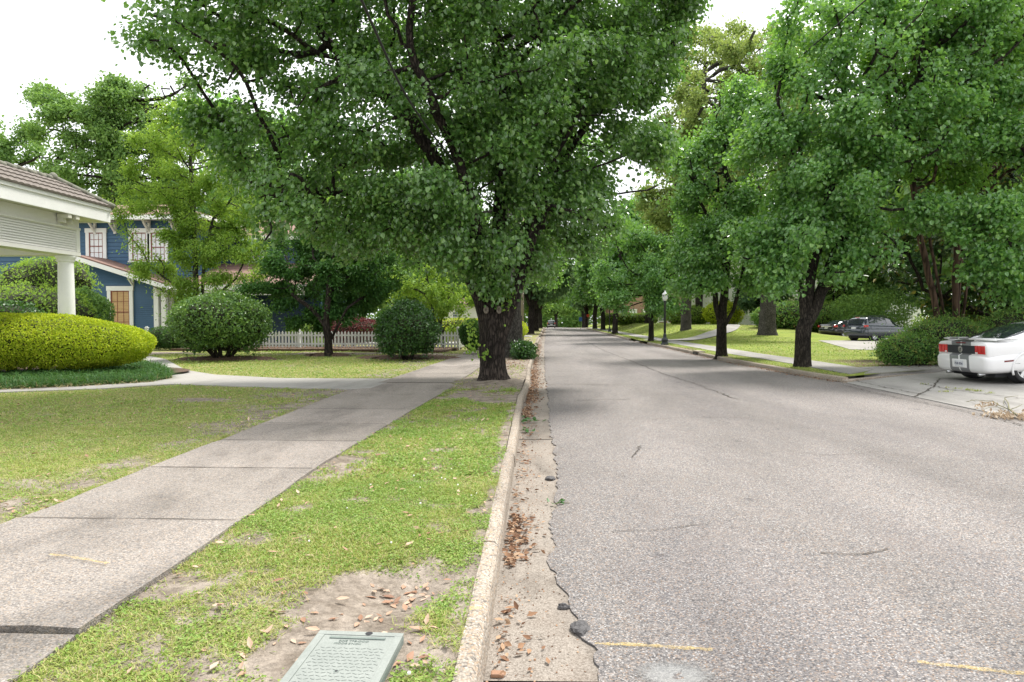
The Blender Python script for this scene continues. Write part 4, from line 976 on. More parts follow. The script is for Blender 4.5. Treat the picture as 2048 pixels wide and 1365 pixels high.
mb.lathe([(.10, 5.30), (.12, 5.38), (.09, 5.46), (.04, 5.5)], 12, (-12.8, yF - .92, 0))
mb.build('ridge_tiles', M['moss'], PH, smooth=True)

# white house on the right ------------------------------------------
WH = empty('white_house', (0, 0, 0), 'large white clapboard house half hidden behind the right trees', 'house')
yh = 92.0; x0h, x1h = 22.3, 50
mb = MB(); clapboard(mb, x0h, x1h, .3, 11, yh, .25, proud=.06); mb.box(x0h, x1h, yh + .01, yh + 12, .3, 11); mb.build('wall', M['white'], WH)
for i, x in enumerate((24.3, 26.7, 33.5, 37, 41, 45)):
    for z in (2.2, 6.4): window(WH, x - .55, x + .55, z, z + 2.3, yh - .08, 'glass_lt', sash='white', tw=.18, sashw=.09)
mb = MB(); mb.box(28.8, 30.4, yh - .1, yh - .04, 1.0, 3.5); mb.build('door', M['dark'], WH)
mb = MB(); mb.box(27.4, 32.4, yh - 2.6, yh - .05, 3.9, 4.5); mb.box(27.2, 32.6, yh - 2.8, yh - .05, 4.5, 4.7); mb.build('porch_roof', M['white'], WH); MB().box(27.4, 32.4, yh - 2.6, yh - .05, .3, 1.0).build('porch_floor', M['white'], WH)
for x in (27.8, 29.2, 30.8, 32.1): mb = MB(); mb.lathe([(.2, 1.0), (.17, 2.4), (.15, 3.8), (.2, 3.9)], 14, (x, yh - 2.3, 0)); mb.build('column', M['white'], WH, smooth=True)
slab_roof(WH, [(x0h - .8, yh - .8, 11), (x1h + .8, yh - .8, 11), (x1h - 6, yh + 6, 14.5), (x0h + 6, yh + 6, 14.5)], .2, M['tile'])
slab_roof(WH, [(x0h - .8, yh - .8, 11), (x0h - .8, yh + 12.8, 11), (x0h + 6, yh + 6, 14.5)], .2, M['tile'])
# brick building far right, brick sign base far left ------------------
BB = empty('brick_building', (0, 0, 0), 'low red brick building behind the clipped hedge down the street', 'building')
yb = 128.
mb = MB(); mb.box(13.0, 34, yb, yb + 14, -.2, 6.5); mb.build('wall', M['brick'], BB)
mb = MB(); mb.box(12.8, 34.2, yb - .2, yb + 14.2, 6.5, 7.0); mb.build('cornice', M['cream'], BB)
for x in (14.6, 16.8, 19.4, 22, 25, 28): window(BB, x - .6, x + .6, 1.3, 3.4, yb - .02, 'curtain' if x in (16.8, 19.4) else 'glass_lt', sash='white', tw=.15, sashw=.1)
mb = MB(); 
for x in (21.2, 23.2): mb.box(x - .2, x + .2, yb - 1.2, yb - .8, 0, 4.2)
mb.box(20.8, 23.6, yb - 1.3, yb - .05, 4.2, 4.7); mb.build('portico', M['cream'], BB)
TH = empty('tan_house', (0, 0, 0), 'small tan house just visible beyond the left street trees', 'house')
mb = MB(); clapboard(mb, -22, -8, -.1, 4.2, 118, .25); mb.box(-22, -8, 118.01, 126, -.1, 4.2); mb.build('wall', M['cream'], TH)
slab_roof(TH, [(-22.6, 117.3, 4.2), (-7.4, 117.3, 4.2), (-8, 122, 6.6), (-22, 122, 6.6)], .12, M['shingle'])
for x in (-19, -15, -10.5): window(TH, x - .6, x + .6, 1.2, 3, 117.93, 'glass_lt', sash='white', sashw=.1)

# picket fence ----------------------------------------------------
FE = empty('picket_fence', (0, 0, 0), 'low white picket fence with square capped posts in front of the purple shrub', 'fence')
fx = [-15.85, -11.95, -7.99, -4.1]; yf = 33.0; zf0 = .2
for x in fx + [-19.6]:
    mb = MB(); mb.box(x - .065, x + .065, yf - .065, yf + .065, .1, zf0 + .98); mb.box(x - .085, x + .085, yf - .085, yf + .085, zf0 + .98, zf0 + 1.02); mb.box(x - .05, x + .05, yf - .05, yf + .05, zf0 + 1.021, zf0 + 1.07)
    mb.build('post', M['fence'], FE, bevel=.008)
def pickets(p, q, n):
    p, q = Vector(p), Vector(q); d = (q - p); L_ = d.length; d.normalize(); s = Vector((d.y, -d.x, 0)); mb = MB()
    for i in range(n):
        c = p + d * (L_ * (i + .5) / n); hw = .045; h = .84 + random.uniform(-.012, .012); tl = random.uniform(-.006, .006)
        poly = [c - d * hw + s * .025 + Vector((0, 0, zf0 + .04)), c + d * hw + s * .025 + Vector((0, 0, zf0 + .04)), c + d * (hw + tl) + s * .025 + Vector((0, 0, zf0 + h - .07)), c + d * tl + s * .025 + Vector((0, 0, zf0 + h)), c - d * (hw - tl) + s * .025 + Vector((0, 0, zf0 + h - .07))]
        mb.prism(poly, -s * -.02)
    for z in (.22, .64): mb.bar(p + Vector((0, 0, zf0 + z)), q + Vector((0, 0, zf0 + z)), .04, .085)
    return mb.build('picket_panel', M['fence'], FE)
for a, b in zip([-19.6] + fx[:-1], fx): pickets((a + .07, yf, 0), (b - .07, yf, 0), 23)
pickets((-4.1, yf + .08, 0), (-4.1, 39.5, 0), 38)

# utility box lid -----------------------------------------------------
c1, c2 = G(640, 1262, .17), G(808, 1268, .17); c3 = G(566, 1367, .17); c4 = G(768, 1370, .17)
UX = (c2 - c1).normalized(); UY = Vector((-UX.y, UX.x, 0)); wdt = (c2 - c1).length
LB = empty('meter_box', (c1.x, c1.y, .17), 'grey green polymer meter box lid with raised tread set in bare soil', 'meter box', rz=math.atan2(UX.y, UX.x))
lenb = -.66
mb = MB(); mb.box(0, wdt, lenb, 0, -.14, -.006); mb.build('body', M['lid_edge'], LB, bevel=.006)
mb = MB(); mb.box(.0, wdt, -.035, 0, -.005, .004); mb.box(0, .035, lenb, -.0351, -.005, .004); mb.box(wdt - .035, wdt, lenb, -.0351, -.005, .004)
mb.box(.0355, wdt - .0355, lenb, -.0355, -.005, .001); mb.build('lid', M['lid'], LB, bevel=.002)
mb = MB(); ddx = .026
for j in range(18):
    for i in range(15):
        x = .055 + i * ddx + (0 if j % 2 else ddx / 2); y = -.155 - j * .026
        if x > wdt - .05 or y < lenb + .02: continue
        s = 1 if (i + j) % 2 else -1
        mb.bar((x - .0085, y - .004 * s, .002), (x + .0085, y + .004 * s, .002), .0042, .002)
mb.build('tread', M['lid'], LB)
mb = MB(); mb.box(.07, wdt - .07, -.072, -.055, .001, .006); mb.build('lid_rib', M['lid_edge'], LB)
MB().lathe([(.011, .001), (.011, .0025)], 16, (wdt * .5, -.35, 0)).build('bolt_boss', M['lid_edge'], LB)
MB().lathe([(.017, .0042), (.017, .005)], 16, (wdt * .60, -.018, 0)).build('pull_hole', M['dark'], LB); MB().lathe([(.006, .0026), (.006, .0036)], 12, (wdt * .5, -.35, 0)).build('bolt_hole', M['dark'], LB)
for txt, yy_, xx in (('SIXE TPE-OCO', -.098, .12), ("MODE S'NOII", -.122, .105)):
    cu = bpy.data.curves.new('lettering', 'FONT'); cu.body = txt; cu.size = .021; cu.extrude = .0008
    to = bpy.data.objects.new('lettering_tmp', cu); link(to); bpy.context.view_layer.update()
    me = bpy.data.meshes.new_from_object(to.evaluated_get(bpy.context.evaluated_depsgraph_get())); bpy.data.objects.remove(to)
    me.materials.clear(); me.materials.append(M['lid_edge']); o = bpy.data.objects.new('lettering', me); o.parent = LB; o.location = (xx, yy_, .002); link(o)

# lamps, poles, wires, signs -----------------------------------------
def lamp(loc, label, h=3.15):
    r_ = empty('street_lamp', loc, label, 'street lamp', 'black street lamps on the right verge')
    s = h / 3.2
    MB().lathe([(.23, -.05), (.23, .06), (.19, .1), (.17, .2), (.21, .27), (.18, .34), (.11, .42), (.09, .55), (.10, .6), (.075, .66)], 16).build('base', M['iron'], r_, smooth=True)
    MB().lathe([(.07, .65), (.06, 2.45 * s), (.075, 2.47 * s), (.055, 2.52 * s), (.10, 2.58 * s)], 12).build('pole', M['iron'], r_, smooth=True)
    lt = MB().lathe([(.10, 2.585 * s), (.155, 2.72 * s), (.16, 2.92 * s)], 8).build('lantern', M['lampglass'], r_)
    MB().lathe([(.18, 2.922 * s), (.17, 2.96 * s), (.11, 3.06 * s), (.05, 3.1 * s), (.03, 3.2 * s), (.005, 3.24 * s)], 12).build('cap', M['lampglass'], lt, smooth=True)
    mb = MB()
    for k in range(4):
        a = math.pi / 4 + k * math.pi / 2
        mb.bar((.10 * math.cos(a), .10 * math.sin(a), 2.585 * s), (.17 * math.cos(a), .17 * math.sin(a), 2.93 * s), .018, .018)
    mb.build('lantern_bars', M['iron'], lt)
p = G(1326, 690, .13); lamp((p.x + .1, p.y, .13), 'black street lamp nearer the camera beside the curved path', 3.2)
p = G(1219, 664.5, .13); lamp((p.x, p.y, .13), 'black street lamp farther down the street near the low hedge', 3.4)
p = G(1044, 681, .14); PX = p
UP = empty('utility_pole', (p.x, p.y, .1), 'slim weathered wooden utility pole behind the thick grey trunk', 'utility pole')
MB().tube([(0, 0, -.1), (0, 0, 4), (.02, 0, 9.0)], [.15, .135, .11], 12).build('pole', M['wood'], UP, smooth=True)
mb = MB(); mb.box(-.9, .9, -.06, .06, 8.3, 8.42); mb.build('crossarm', M['wood'], UP)
UP2 = empty('utility_pole', (10.6, 121, .05), 'distant brown utility pole by the far right trees', 'utility pole')
MB().tube([(0, 0, -.2), (0, 0, 11)], [.2, .15], 10).build('pole', M['wood'], UP2, smooth=True); MB().box(-1, 1, -.07, .07, 10.2, 10.35).build('crossarm', M['wood'], UP2)
def wire(pts, label, rad=.018, name='overhead_wire'):
    P = np.array(pts, float); t = np.linspace(0, len(P) - 1, 60); k = np.arange(len(P)); X = np.stack([np.interp(t, k, P[:, i]) for i in range(3)], 1)
    for _ in range(12): X[1:-1] = (X[:-2] + 2 * X[1:-1] + X[2:]) / 4
    return tag(MB().tube([tuple(x) for x in X], rad, 5).build(name, M['cable'], None, smooth=True), label, 'cable')
a, b = D(817, 211, 10.3), D(723, 0, 8.0); dv = (b - a)
wire([tuple(b + dv * 4), tuple(b + dv), tuple(b), tuple(a), tuple(a + (Vector((PX.x, PX.y, 8.4)) - a) * .3 - Vector((0, 0, .5))), (PX.x, PX.y, 8.4)], 'black cable dropping through the crown of the big street tree')
q0, q1 = D(1732, 0, 17), D(1464, 233, 33)
wire([tuple(q0 + (q0 - q1) * .9), tuple(q0), tuple(q1), (10.6, 121, 10.3)], 'thin black wire running along the right side in front of the trees', .02)
a = G(1052, 661, .2)
YS = empty('yard_sign', (a.x - .1, a.y, .13), 'small white board sign on two legs beside the far left tree', 'sign')
mb = MB(); mb.box(-.32, .32, -.02, .02, .45, 1.0); mb.build('board', M['white'], YS)
for s in (-.26, .26): MB().box(s - .03, s + .03, -.025, .025, 0, .449).build('leg', M['white'], YS)
p = D(1176, 633, 112); RS = empty('red_sign', (p.x, p.y, .1), 'small red sign on a thin post between the far right trees', 'sign')
mb = MB(); mb.prism([(.27 * math.cos(R(22.5 + 45 * k)), -.05, p.z + .27 * math.sin(R(22.5 + 45 * k))) for k in range(8)], (0, .03, 0)); mb.build('board', M['signred'], RS)
MB().box(-.03, .03, -.015, .04, -.1, p.z + .3).build('post', M['wood'], RS)
p = D(1161, 641, 118); BS = empty('blue_sign', (p.x, p.y, .05), 'small blue sign on a post beside the distant utility pole', 'sign')
MB().box(-.28, .28, -.04, -.01, 1.3, 2.0).build('board', M['signblue'], BS); MB().box(-.03, .03, -.008, .04, -.1, 1.98).build('post', M['iron'], BS)
p = G(1371, 708, .05)
SD = empty('storm_drain', (float(curb_r(p.y)) - .006, p.y, 0), 'storm drain in the right kerb, slot shade made as a dark box', 'storm drain')
MB().box(-.012, .03, -.45, .45, -.01, .115).build('slot_shade', M['dark'], SD); MB().box(-.02, .32, -.6, .6, .15, .19).build('slab', M['curb'], SD, bevel=.01)  # dark box stands for the shade inside the slot
MB().box(-.014, .03, -.04, .04, -.012, .118).build('divider', M['curb'], SD)

# ------------------------------------------------------------------ cars (local axes: x forward from the rear bumper, y left, z up)
def sec(hw, z0, z1, n=36, a=.28, b=.42):
    zc, hh = (z0 + z1) / 2, (z1 - z0) / 2; o = []
    for k in range(n):
        t = 2 * math.pi * (k + .5) / n; c, s = math.cos(t), math.sin(t)
        o.append((hw * math.copysign(abs(c) ** a, c), zc + hh * math.copysign(abs(s) ** b, s)))
    return o
def dense(st, dx=.05):
    st = np.array(st, float); xs_ = np.unique(np.concatenate([st[:, 0], np.arange(st[0, 0], st[-1, 0], dx)]))
    cols = [np.interp(xs_, st[:, 0], st[:, j]) for j in range(1, st.shape[1])]
    for c in cols:
        for _ in range(2): c[1:-1] = (c[:-2] + 2 * c[1:-1] + c[2:]) / 4
    return np.stack([xs_] + cols, 1)
def loft(mb, st, a=.28, b=.42, n=36, dx=.05):
    vs = []; D_ = dense(st, dx)
    for x, hw, z0, z1 in D_: vs += [(x, y, z) for y, z in sec(hw, z0, z1, n, a, b)]
    m = len(D_)
    fs = [(i * n + k, (i + 1) * n + k, (i + 1) * n + (k + 1) % n, i * n + (k + 1) % n) for i in range(m - 1) for k in range(n)]
    fs += [tuple(range(n)), tuple(reversed(range((m - 1) * n, m * n)))]
    mb.add(vs, fs)
def gsec(st, x, u):
    wb, zb, wt, zt = [float(np.interp(x, st[:, 0], st[:, j])) for j in range(1, 5)]
    s = 1
    if u > 1: u, s = 2 - u, -1
    h = zt - zb; d = min(.07, .4 * h)
    if u <= .5: t = u / .5; y = wb + (wt - wb) * t ** 1.15; z = zb + (h - d) * t
    else: t = (u - .5) / .5; y = wt * math.cos(t * math.pi / 2) ** .8 if t < 1 else 0; z = zt - d + d * math.sin(t * math.pi / 2) ** .8
    return Vector((x, y * s, z))
def patch(st, x0, x1, u0, u1, off=.006, nx=14, nu=14, shear=0.0):
    mb = MB(); vs = []
    for i in range(nx + 1):
        for j in range(nu + 1):
            u = u0 + (u1 - u0) * j / nu; x = x0 + (x1 - x0) * i / nx; uu = 1 - abs(u - 1); x += shear * uu * (1 - 2 * i / nx)
            p = gsec(st, x, u); a = gsec(st, x + .02, u) - gsec(st, x - .02, u); b = gsec(st, x, min(2, u + .02)) - gsec(st, x, max(0, u - .02))
            nr = a.cross(b).normalized()
            if nr.dot(p - Vector((p.x, 0, .8))) < 0: nr = -nr
            vs.append(p + nr * off)
    w_ = nu + 1
    mb.add(vs, [(i * w_ + j, i * w_ + j + 1, (i + 1) * w_ + j + 1, (i + 1) * w_ + j) for i in range(nx) for j in range(nu)]); return mb
def wheel(parent, x, y, r, wd, side, spokes=5, rimr=.7, rimmat='chrome'):
    def lat(prof, n=36):
        mb = MB(); vs = [(x + q * math.cos(2 * math.pi * k / n), y + side * h, r + q * math.sin(2 * math.pi * k / n)) for q, h in prof for k in range(n)]
        mb.add(vs, [(i * n + k, i * n + (k + 1) % n, (i + 1) * n + (k + 1) % n, (i + 1) * n + k) for i in range(len(prof) - 1) for k in range(n)]); return mb
    h = wd / 2; rr = r * rimr
    wo_ = lat([(rr * .98, -h * .9), (r * .93, -h), (r, -h * .75), (r, h * .75), (r * .93, h), (rr * 1.03, h * .98), (rr, h * .85)]).build('wheel', M['rubber'], parent, smooth=True)
    lat([(rr * 1.005, h * .9), (rr * .95, h * .93), (rr * .9, h * .6), (rr * .88, -h * .3)]).build('rim', M[rimmat], wo_, smooth=True)
    mb = MB(); lat_d = lat([(rr * .9, -h * .25), (.01, -h * .25)]); lat_d.build('brake_shadow', M['rubber'], wo_)
    for k in range(spokes):
        a = 2 * math.pi * k / spokes + .3
        p = Vector((x + .03 * math.cos(a), y + side * h * .6, r + .03 * math.sin(a))); q = Vector((x + rr * .93 * math.cos(a), y + side * h * .72, r + rr * .93 * math.sin(a)))
        mb.bar(p, q, .4 / spokes * rr / .24, .03, up=(0, 1, 0))
    n = 14; mb.add([(x + .06 * math.cos(6.283 * k / n), y + side * h * .78, r + .06 * math.sin(6.283 * k / n)) for k in range(n)], [tuple(range(n))])
    mb.build('spokes', M[rimmat], wo_)
def cut_arches(o, wheels, rad, hw):
    for (x, z) in wheels:
        for s in (1, -1):
            mb = MB(); n = 40; vs = [(x + rad * math.cos(6.283185 * k / n), yy_, z + rad * math.sin(6.283185 * k / n)) for yy_ in (s * (hw - .28), s * (hw + .3)) for k in range(n)]
            mb.add(vs, [tuple(reversed(range(n))), tuple(range(n, 2 * n))] + [(k, (k + 1) % n, n + (k + 1) % n, n + k) for k in range(n)])
            bm = bmesh.new(); bm.from_mesh(mb.build('arch_cut', M['rubber']).data); bmesh.ops.recalc_face_normals(bm, faces=bm.faces[:])
            c = bpy.data.objects['arch_cut']; bm.to_mesh(c.data); bm.free()
            md = o.modifiers.new('b', 'BOOLEAN'); md.object = c; md.operation = 'DIFFERENCE'; md.solver = 'EXACT'
            bpy.context.view_layer.update()
            me = bpy.data.meshes.new_from_object(o.evaluated_get(bpy.context.evaluated_depsgraph_get()))
            o.modifiers.clear(); o.data = me; bpy.data.objects.remove(c)
    return o
def car(loc, rz, pitch, label, paint, lofts, gh, wheels, wr, hw, wd=.22, spokes=5, rear=None, side=None, glass=(), name='parked_car', cat_='car', fast=False, rimmat='chrome', group=None):
    r_ = empty(name, loc, label, cat_, group); r_.rotation_euler = (0, -pitch, rz)
    gst = dense(gh, .08)
    mb = MB()
    for l_ in lofts: loft(mb, l_)
    body = mb.build('body', paint, r_, smooth=True)
    if True:
        bm = bmesh.new(); bm.from_mesh(body.data); bmesh.ops.recalc_face_normals(bm, faces=bm.faces[:]); bm.to_mesh(body.data); bm.free()
        cut_arches(body, [(x, wr) for x in wheels], wr * 1.09, hw)
    gm = patch(gst, gst[0, 0], gst[-1, 0], 0, 2, 0, 40, 28); gm.build('roof', paint, r_, smooth=True)
    for k, (x0, x1, u0, u1, sh) in enumerate(glass):
        nm = 'rear_window' if k == 0 else ('windscreen' if k == 1 else 'side_window')
        patch(gst, x0, x1, u0, u1, .006, shear=sh).build(nm, M['glass'], r_, smooth=True)
        if k > 1: patch(gst, x0, x1, 2 - u1, 2 - u0, .006, shear=sh).build(nm, M['glass'], r_, smooth=True)
    for x in wheels:
        for s in (1, -1):
            wheel(r_, x, s * (hw - wd / 2 - .025), wr, wd, s, spokes, rimmat=rimmat)
            mb = MB(); n = 40; q = wr * 1.085
            vs = [(x + q * math.cos(6.283185 * k / n), s * yy_, wr + q * math.sin(6.283185 * k / n)) for yy_ in (hw - .27, hw - .03) for k in range(n)]
            mb.add(vs, [(k, (k + 1) % n, n + (k + 1) % n, n + k) for k in range(n)] + [tuple(range(n))]); mb.build('wheel_arch', M['dark'], r_)
    mb = MB(); mb.box(.35, wheels[1] + .5, -hw * .75, hw * .75, .17, .3); mb.build('underbody', M['dark'], r_)
    return r_
# white coupe
A_ = [(0, .76, .38, .70), (.02, .84, .31, .718), (.10, .90, .27, .735), (.4, .935, .25, .76), (.98, .95, .23, .80), (1.5, .94, .2, .80), (3.0, .94, .2, .80), (3.75, .945, .22, .78), (4.3, .91, .24, .74), (4.62, .84, .26, .7), (4.76, .7, .32, .62)]
B_ = [(.075, .83, .60, 1.035), (.09, .855, .58, 1.05), (.2, .875, .56, 1.06), (.6, .90, .55, 1.06), (1.0, .925, .5, 1.05), (1.6, .93, .5, 1.0), (2.6, .925, .5, .97), (3.3, .92, .5, .98), (3.7, .91, .5, .97), (4.3, .88, .5, .89), (4.65, .8, .5, .81), (4.72, .7, .55, .75)]
GH = [(.60, .68, 1.03, .58, 1.05), (.9, .735, 1.02, .60, 1.16), (1.3, .78, 1.0, .61, 1.275), (1.75, .80, .98, .61, 1.355), (2.2, .80, .95, .6, 1.39), (2.6, .80, .95, .6, 1.39), (2.95, .79, .95, .58, 1.33), (3.4, .77, .95, .56, 1.14), (3.75, .70, .94, .5, .96)]
CP = car((10.45, 17.52, .015), R(6), R(4.9), 'white coupe with grey racing stripes and rear spoiler on the concrete apron', M['carwhite'], [A_, B_], GH, (.99, 3.71), .345, .945, .25, 5,
         glass=((.66, 1.72, .50, 1.50, 0), (2.8, 3.6, .55, 1.45, 0), (1.95, 3.15, .1, .46, 0)))
def lens(parent, y0, y1, z0, z1, m, name, x=.07, n=1):
    mb = MB()
    for k in range(n):
        a = y0 + (y1 - y0) * k / n; b = y0 + (y1 - y0) * (k + 1) / n; g_ = .006 if n > 1 else 0
        mb.box(x - .02, x + .03, min(a, b) + g_, max(a, b) - g_, z0, z1)
    return mb.build(name, m, parent, bevel=.008)
MB().box(.052, .1, -.47, .47, .752, .95).build('tail_panel', M['blackpl'], CP, bevel=.006)
for s in (1, -1):
    t_ = lens(CP, s * .475, s * .80, .752, .955, M['red_lens'], 'tail_light', .07, 3); lens(t_, s * .485, s * .575, .756, .80, M['clear_lens'], 'reverse_lens', .0685)
mb = MB(); n = 24
for q0, q1, xx in ((0.0, .055, .046), (.06, .078, .044)):
    vs = [(xx, q * math.cos(6.283 * k / n), .852 + q * math.sin(6.283 * k / n)) for q in (max(q0, .001), q1) for k in range(n)]; mb.add(vs, [(k, (k + 1) % n, n + (k + 1) % n, n + k) for k in range(n)])
em = mb.build('emblem', M['chrome'], CP)
mb = MB(); mb.tube([(.0425, .03, .815), (.0425, -.028, .83), (.0425, .03, .85), (.0425, -.01, .875), (.0425, -.03, .885)], .009, 6); mb.build('emblem_relief', M['blackpl'], em)
lens(CP, -.16, .16, 1.0, 1.028, M['red_dk'], 'brake_light', .073)
mb = MB(); mb.box(-.012, .0, -.152, .152, .425, .585); pl = mb.build('number_plate', M['plate'], CP, bevel=.006)
mb = MB(); mb.box(-.01, .012, -.25, .25, .40, .61); mb.build('plate_recess', M['carplain'], CP, bevel=.02)
for o_ in (pl,): o_.location.x = -.006
cu = bpy.data.curves.new('plate_text', 'FONT'); cu.body = 'FSB 806'; cu.size = .085; cu.align_x = 'CENTER'; cu.extrude = .001
to = bpy.data.objects.new('tmp', cu); link(to); bpy.context.view_layer.update(); me = bpy.data.meshes.new_from_object(to.evaluated_get(bpy.context.evaluated_depsgraph_get())); bpy.data.objects.remove(to)
me.materials.clear(); me.materials.append(M['ink']); o = bpy.data.objects.new('lettering', me); o.parent = pl; o.rotation_euler = (R(90), 0, R(-90)); o.location = (-.0145, 0, .475); link(o)
mb = MB(); vs = []; ns = 40                                     # spoiler with end fairings
for i in range(ns + 1):
    t = -1 + 2 * i / ns; y = .86 * t; lift = .055 * (1 - abs(t) ** 6); xs2 = .02 + .30 * abs(t) ** 5; ch = .20 + .42 * abs(t) ** 8
    z = 1.062 + lift
    vs += [(xs2, y, z + .012), (xs2 + ch * .5, y, z + .022), (xs2 + ch, y, z - .004), (xs2 + ch * .5, y, z - .012 - (.04 if abs(t) > .9 else 0)), (xs2 + .01, y, z - .012)]
mb.add(vs, [(i * 5 + k, i * 5 + (k + 1) % 5, (i + 1) * 5 + (k + 1) % 5, (i + 1) * 5 + k) for i in range(ns) for k in range(5)])
for y in (-.45, .45): mb.box(.1, .2, y - .03, y + .03, 1.05, 1.1)
mb.build('spoiler', M['carwhite'], CP, smooth=False)
for s in (1, -1):
    MB().box(.42, .72, s * .93 - .012, s * .93 + .012, .545, .585).build('side_marker', M['red_dk'], CP, bevel=.004)
    mb = MB(); n = 26
    for x in (.99, 3.71):
        pts_ = [(x + .385 * math.cos(a), s * .94, .345 + .385 * math.sin(a)) for a in np.linspace(R(-18), R(198), n)]; mb.tube(pts_, .026, 8)
    mb.build('arch_flare', M['carplain'], CP, smooth=True)
    mb = MB(); p_ = [(1.75, s * .80, 1.06), (2.02, s * .79, 1.07), (2.10, s * .735, 1.20), (1.88, s * .735, 1.2)]; mb.prism(p_, (0, s * .035, .004)); mb.build('quarter_scoop', M['carplain'], CP, bevel=.012)
    mb = MB(); mb.tube([(.06, s * .55, .25), (.3, s * .55, .25)], .042, 12); mb.build('exhaust', M['chrome'], CP, smooth=True)
    mb = MB(); mb.tube([(1.98, s * .938, .42), (1.9, s * .94, .70), (1.96, s * .936, .985)], .004, 4); mb.tube([(3.2, s * .938, .42), (3.2, s * .936, .97)], .004, 4); mb.build('door_gap', M['dark'], CP)
    mb = MB(); mb.tube([(.50, s * .9, .70), (.58, s * .918, .60), (.66, s * .938, .5), (.8, s * .945, .485)], .004, 4); mb.build('bumper_gap', M['dark'], CP)
    mb = MB(); mb.box(3.0, 3.12, s * .9, s * 1.08, .98, 1.1); mb.build('mirror', M['carplain'], CP, bevel=.03)
# black sedan
A2 = [(0, .74, .34, .74), (.04, .84, .28, .78), (.3, .89, .25, .82), (1.0, .91, .22, .84), (3.8, .91, .22, .82), (4.5, .86, .24, .74), (4.78, .68, .3, .64)]
B2 = [(.06, .78, .6, 1.06), (.2, .84, .55, 1.08), (.7, .87, .5, 1.07), (1.5, .89, .5, 1.0), (3.3, .89, .5, .97), (4.2, .85, .5, .88), (4.7, .7, .55, .74)]
G2 = [(.45, .70, 1.05, .6, 1.07), (1.0, .76, 1.0, .6, 1.30), (1.5, .79, .97, .6, 1.42), (2.2, .80, .95, .6, 1.465), (2.7, .79, .95, .58, 1.42), (3.3, .76, .95, .55, 1.15), (3.65, .7, .95, .5, .97)]
S1 = car((23.2, 57.0, .17), R(24), 0, 'black sedan in the pale driveway, far one of the two parked cars', M['carblack'], [A2, B2], G2, (1.02, 3.8), .335, .915, .21, 9,
         glass=((.55, 1.35, .55, 1.45, 0), (2.85, 3.55, .55, 1.45, 0), (1.05, 2.05, .12, .47, 0), (2.1, 3.0, .12, .47, 0)), group='dark cars parked in the pale driveway')
for s in (1, -1): MB().box(.0, .34, s * .82 - .075, s * .82 + .075, .82, .98).build('tail_light', M['red_lens'], S1, bevel=.03)
MB().box(-.02, .06, -.5, .5, .86, .93).build('trunk_trim', M['clear_lens'], S1, bevel=.01); MB().box(-.01, .05, -.16, .16, .70, .82).build('number_plate', M['plate'], S1)
# slate wagon
A3 = [(0, .76, .38, .80), (.04, .85, .32, .84), (.3, .90, .28, .88), (1.0, .92, .26, .90), (3.8, .92, .26, .86), (4.4, .87, .28, .8), (4.7, .7, .34, .7)]
B3 = [(.05, .80, .7, 1.10), (.15, .85, .6, 1.12), (.6, .88, .5, 1.10), (3.2, .89, .5, 1.03), (4.2, .85, .5, .95), (4.62, .7, .55, .8)]
G3 = [(.08, .76, 1.08, .62, 1.14), (.28, .78, 1.07, .63, 1.45), (.5, .80, 1.06, .63, 1.60), (1.2, .81, 1.04, .64, 1.645), (2.3, .80, 1.02, .62, 1.63), (2.8, .79, 1.0, .6, 1.55), (3.4, .76, 1.0, .56, 1.2), (3.7, .7, 1.0, .5, 1.03)]
S2 = car((21.3, 47.8, .17), R(26), 0, 'dark slate station wagon with roof rails in the pale driveway, partly behind shrubs', M['cargrey'], [A3, B3], G3, (.98, 3.65), .345, .925, .22, 7,
         glass=((.13, .44, .58, 1.42, 0), (2.9, 3.6, .55, 1.45, 0), (.55, 1.3, .14, .47, 0), (1.36, 2.2, .14, .47, 0), (2.26, 3.1, .14, .47, 0)), group='dark cars parked in the pale driveway')
for s in (1, -1):
    MB().box(.0, .36, s * .84 - .06, s * .84 + .06, .93, 1.07).build('tail_light', M['red_lens'], S2, bevel=.03)
    mb = MB(); mb.tube([(.7, s * .6, 1.64), (.8, s * .6, 1.70), (2.3, s * .6, 1.69), (2.5, s * .6, 1.63)], .02, 6); mb.build('roof_rail', M['blackpl'], S2)
MB().box(-.015, .05, -.17, .17, .80, .93).build('number_plate', M['plate'], S2); MB().box(.3, .42, -.12, .12, 1.575, 1.615).build('brake_light', M['red_lens'], S2)
# far SUV on the crest
A4 = [(0, .85, .42, 1.0), (.05, .93, .36, 1.05), (.4, .97, .34, 1.08), (4.2, .97, .34, 1.05), (4.9, .9, .4, .95)]
G4 = [(.06, .85, 1.05, .72, 1.12), (.3, .86, 1.05, .74, 1.75), (.6, .87, 1.05, .75, 1.86), (3.0, .86, 1.05, .72, 1.84), (3.5, .84, 1.05, .68, 1.5), (4.0, .8, 1.05, .62, 1.08)]
S3 = car((2.1, 163, float(drop(163))), R(90), 0, 'dark sport utility vehicle on the crest of the road', M['carblack'], [A4], G4, (1.1, 3.9), .38, .98, .25, 5,
         glass=((.12, .42, .58, 1.42, 0), (3.1, 3.85, .55, 1.45, 0), (.7, 2.9, .14, .47, 0)))
for s in (1, -1): MB().box(-.01, .1, s * .84 - .09, s * .84 + .09, .95, 1.3).build('tail_light', M['red_lens'], S3)
MB().box(-.05, .1, -.85, .85, .5, .68).build('bumper', M['chrome'], S3, bevel=.03); MB().box(-.02, .08, -.5, .5, .98, 1.05).build('tailgate_trim', M['chrome'], S3); MB().box(-.02, .05, -.2, .2, .74, .88).build('number_plate', M['plate'], S3)

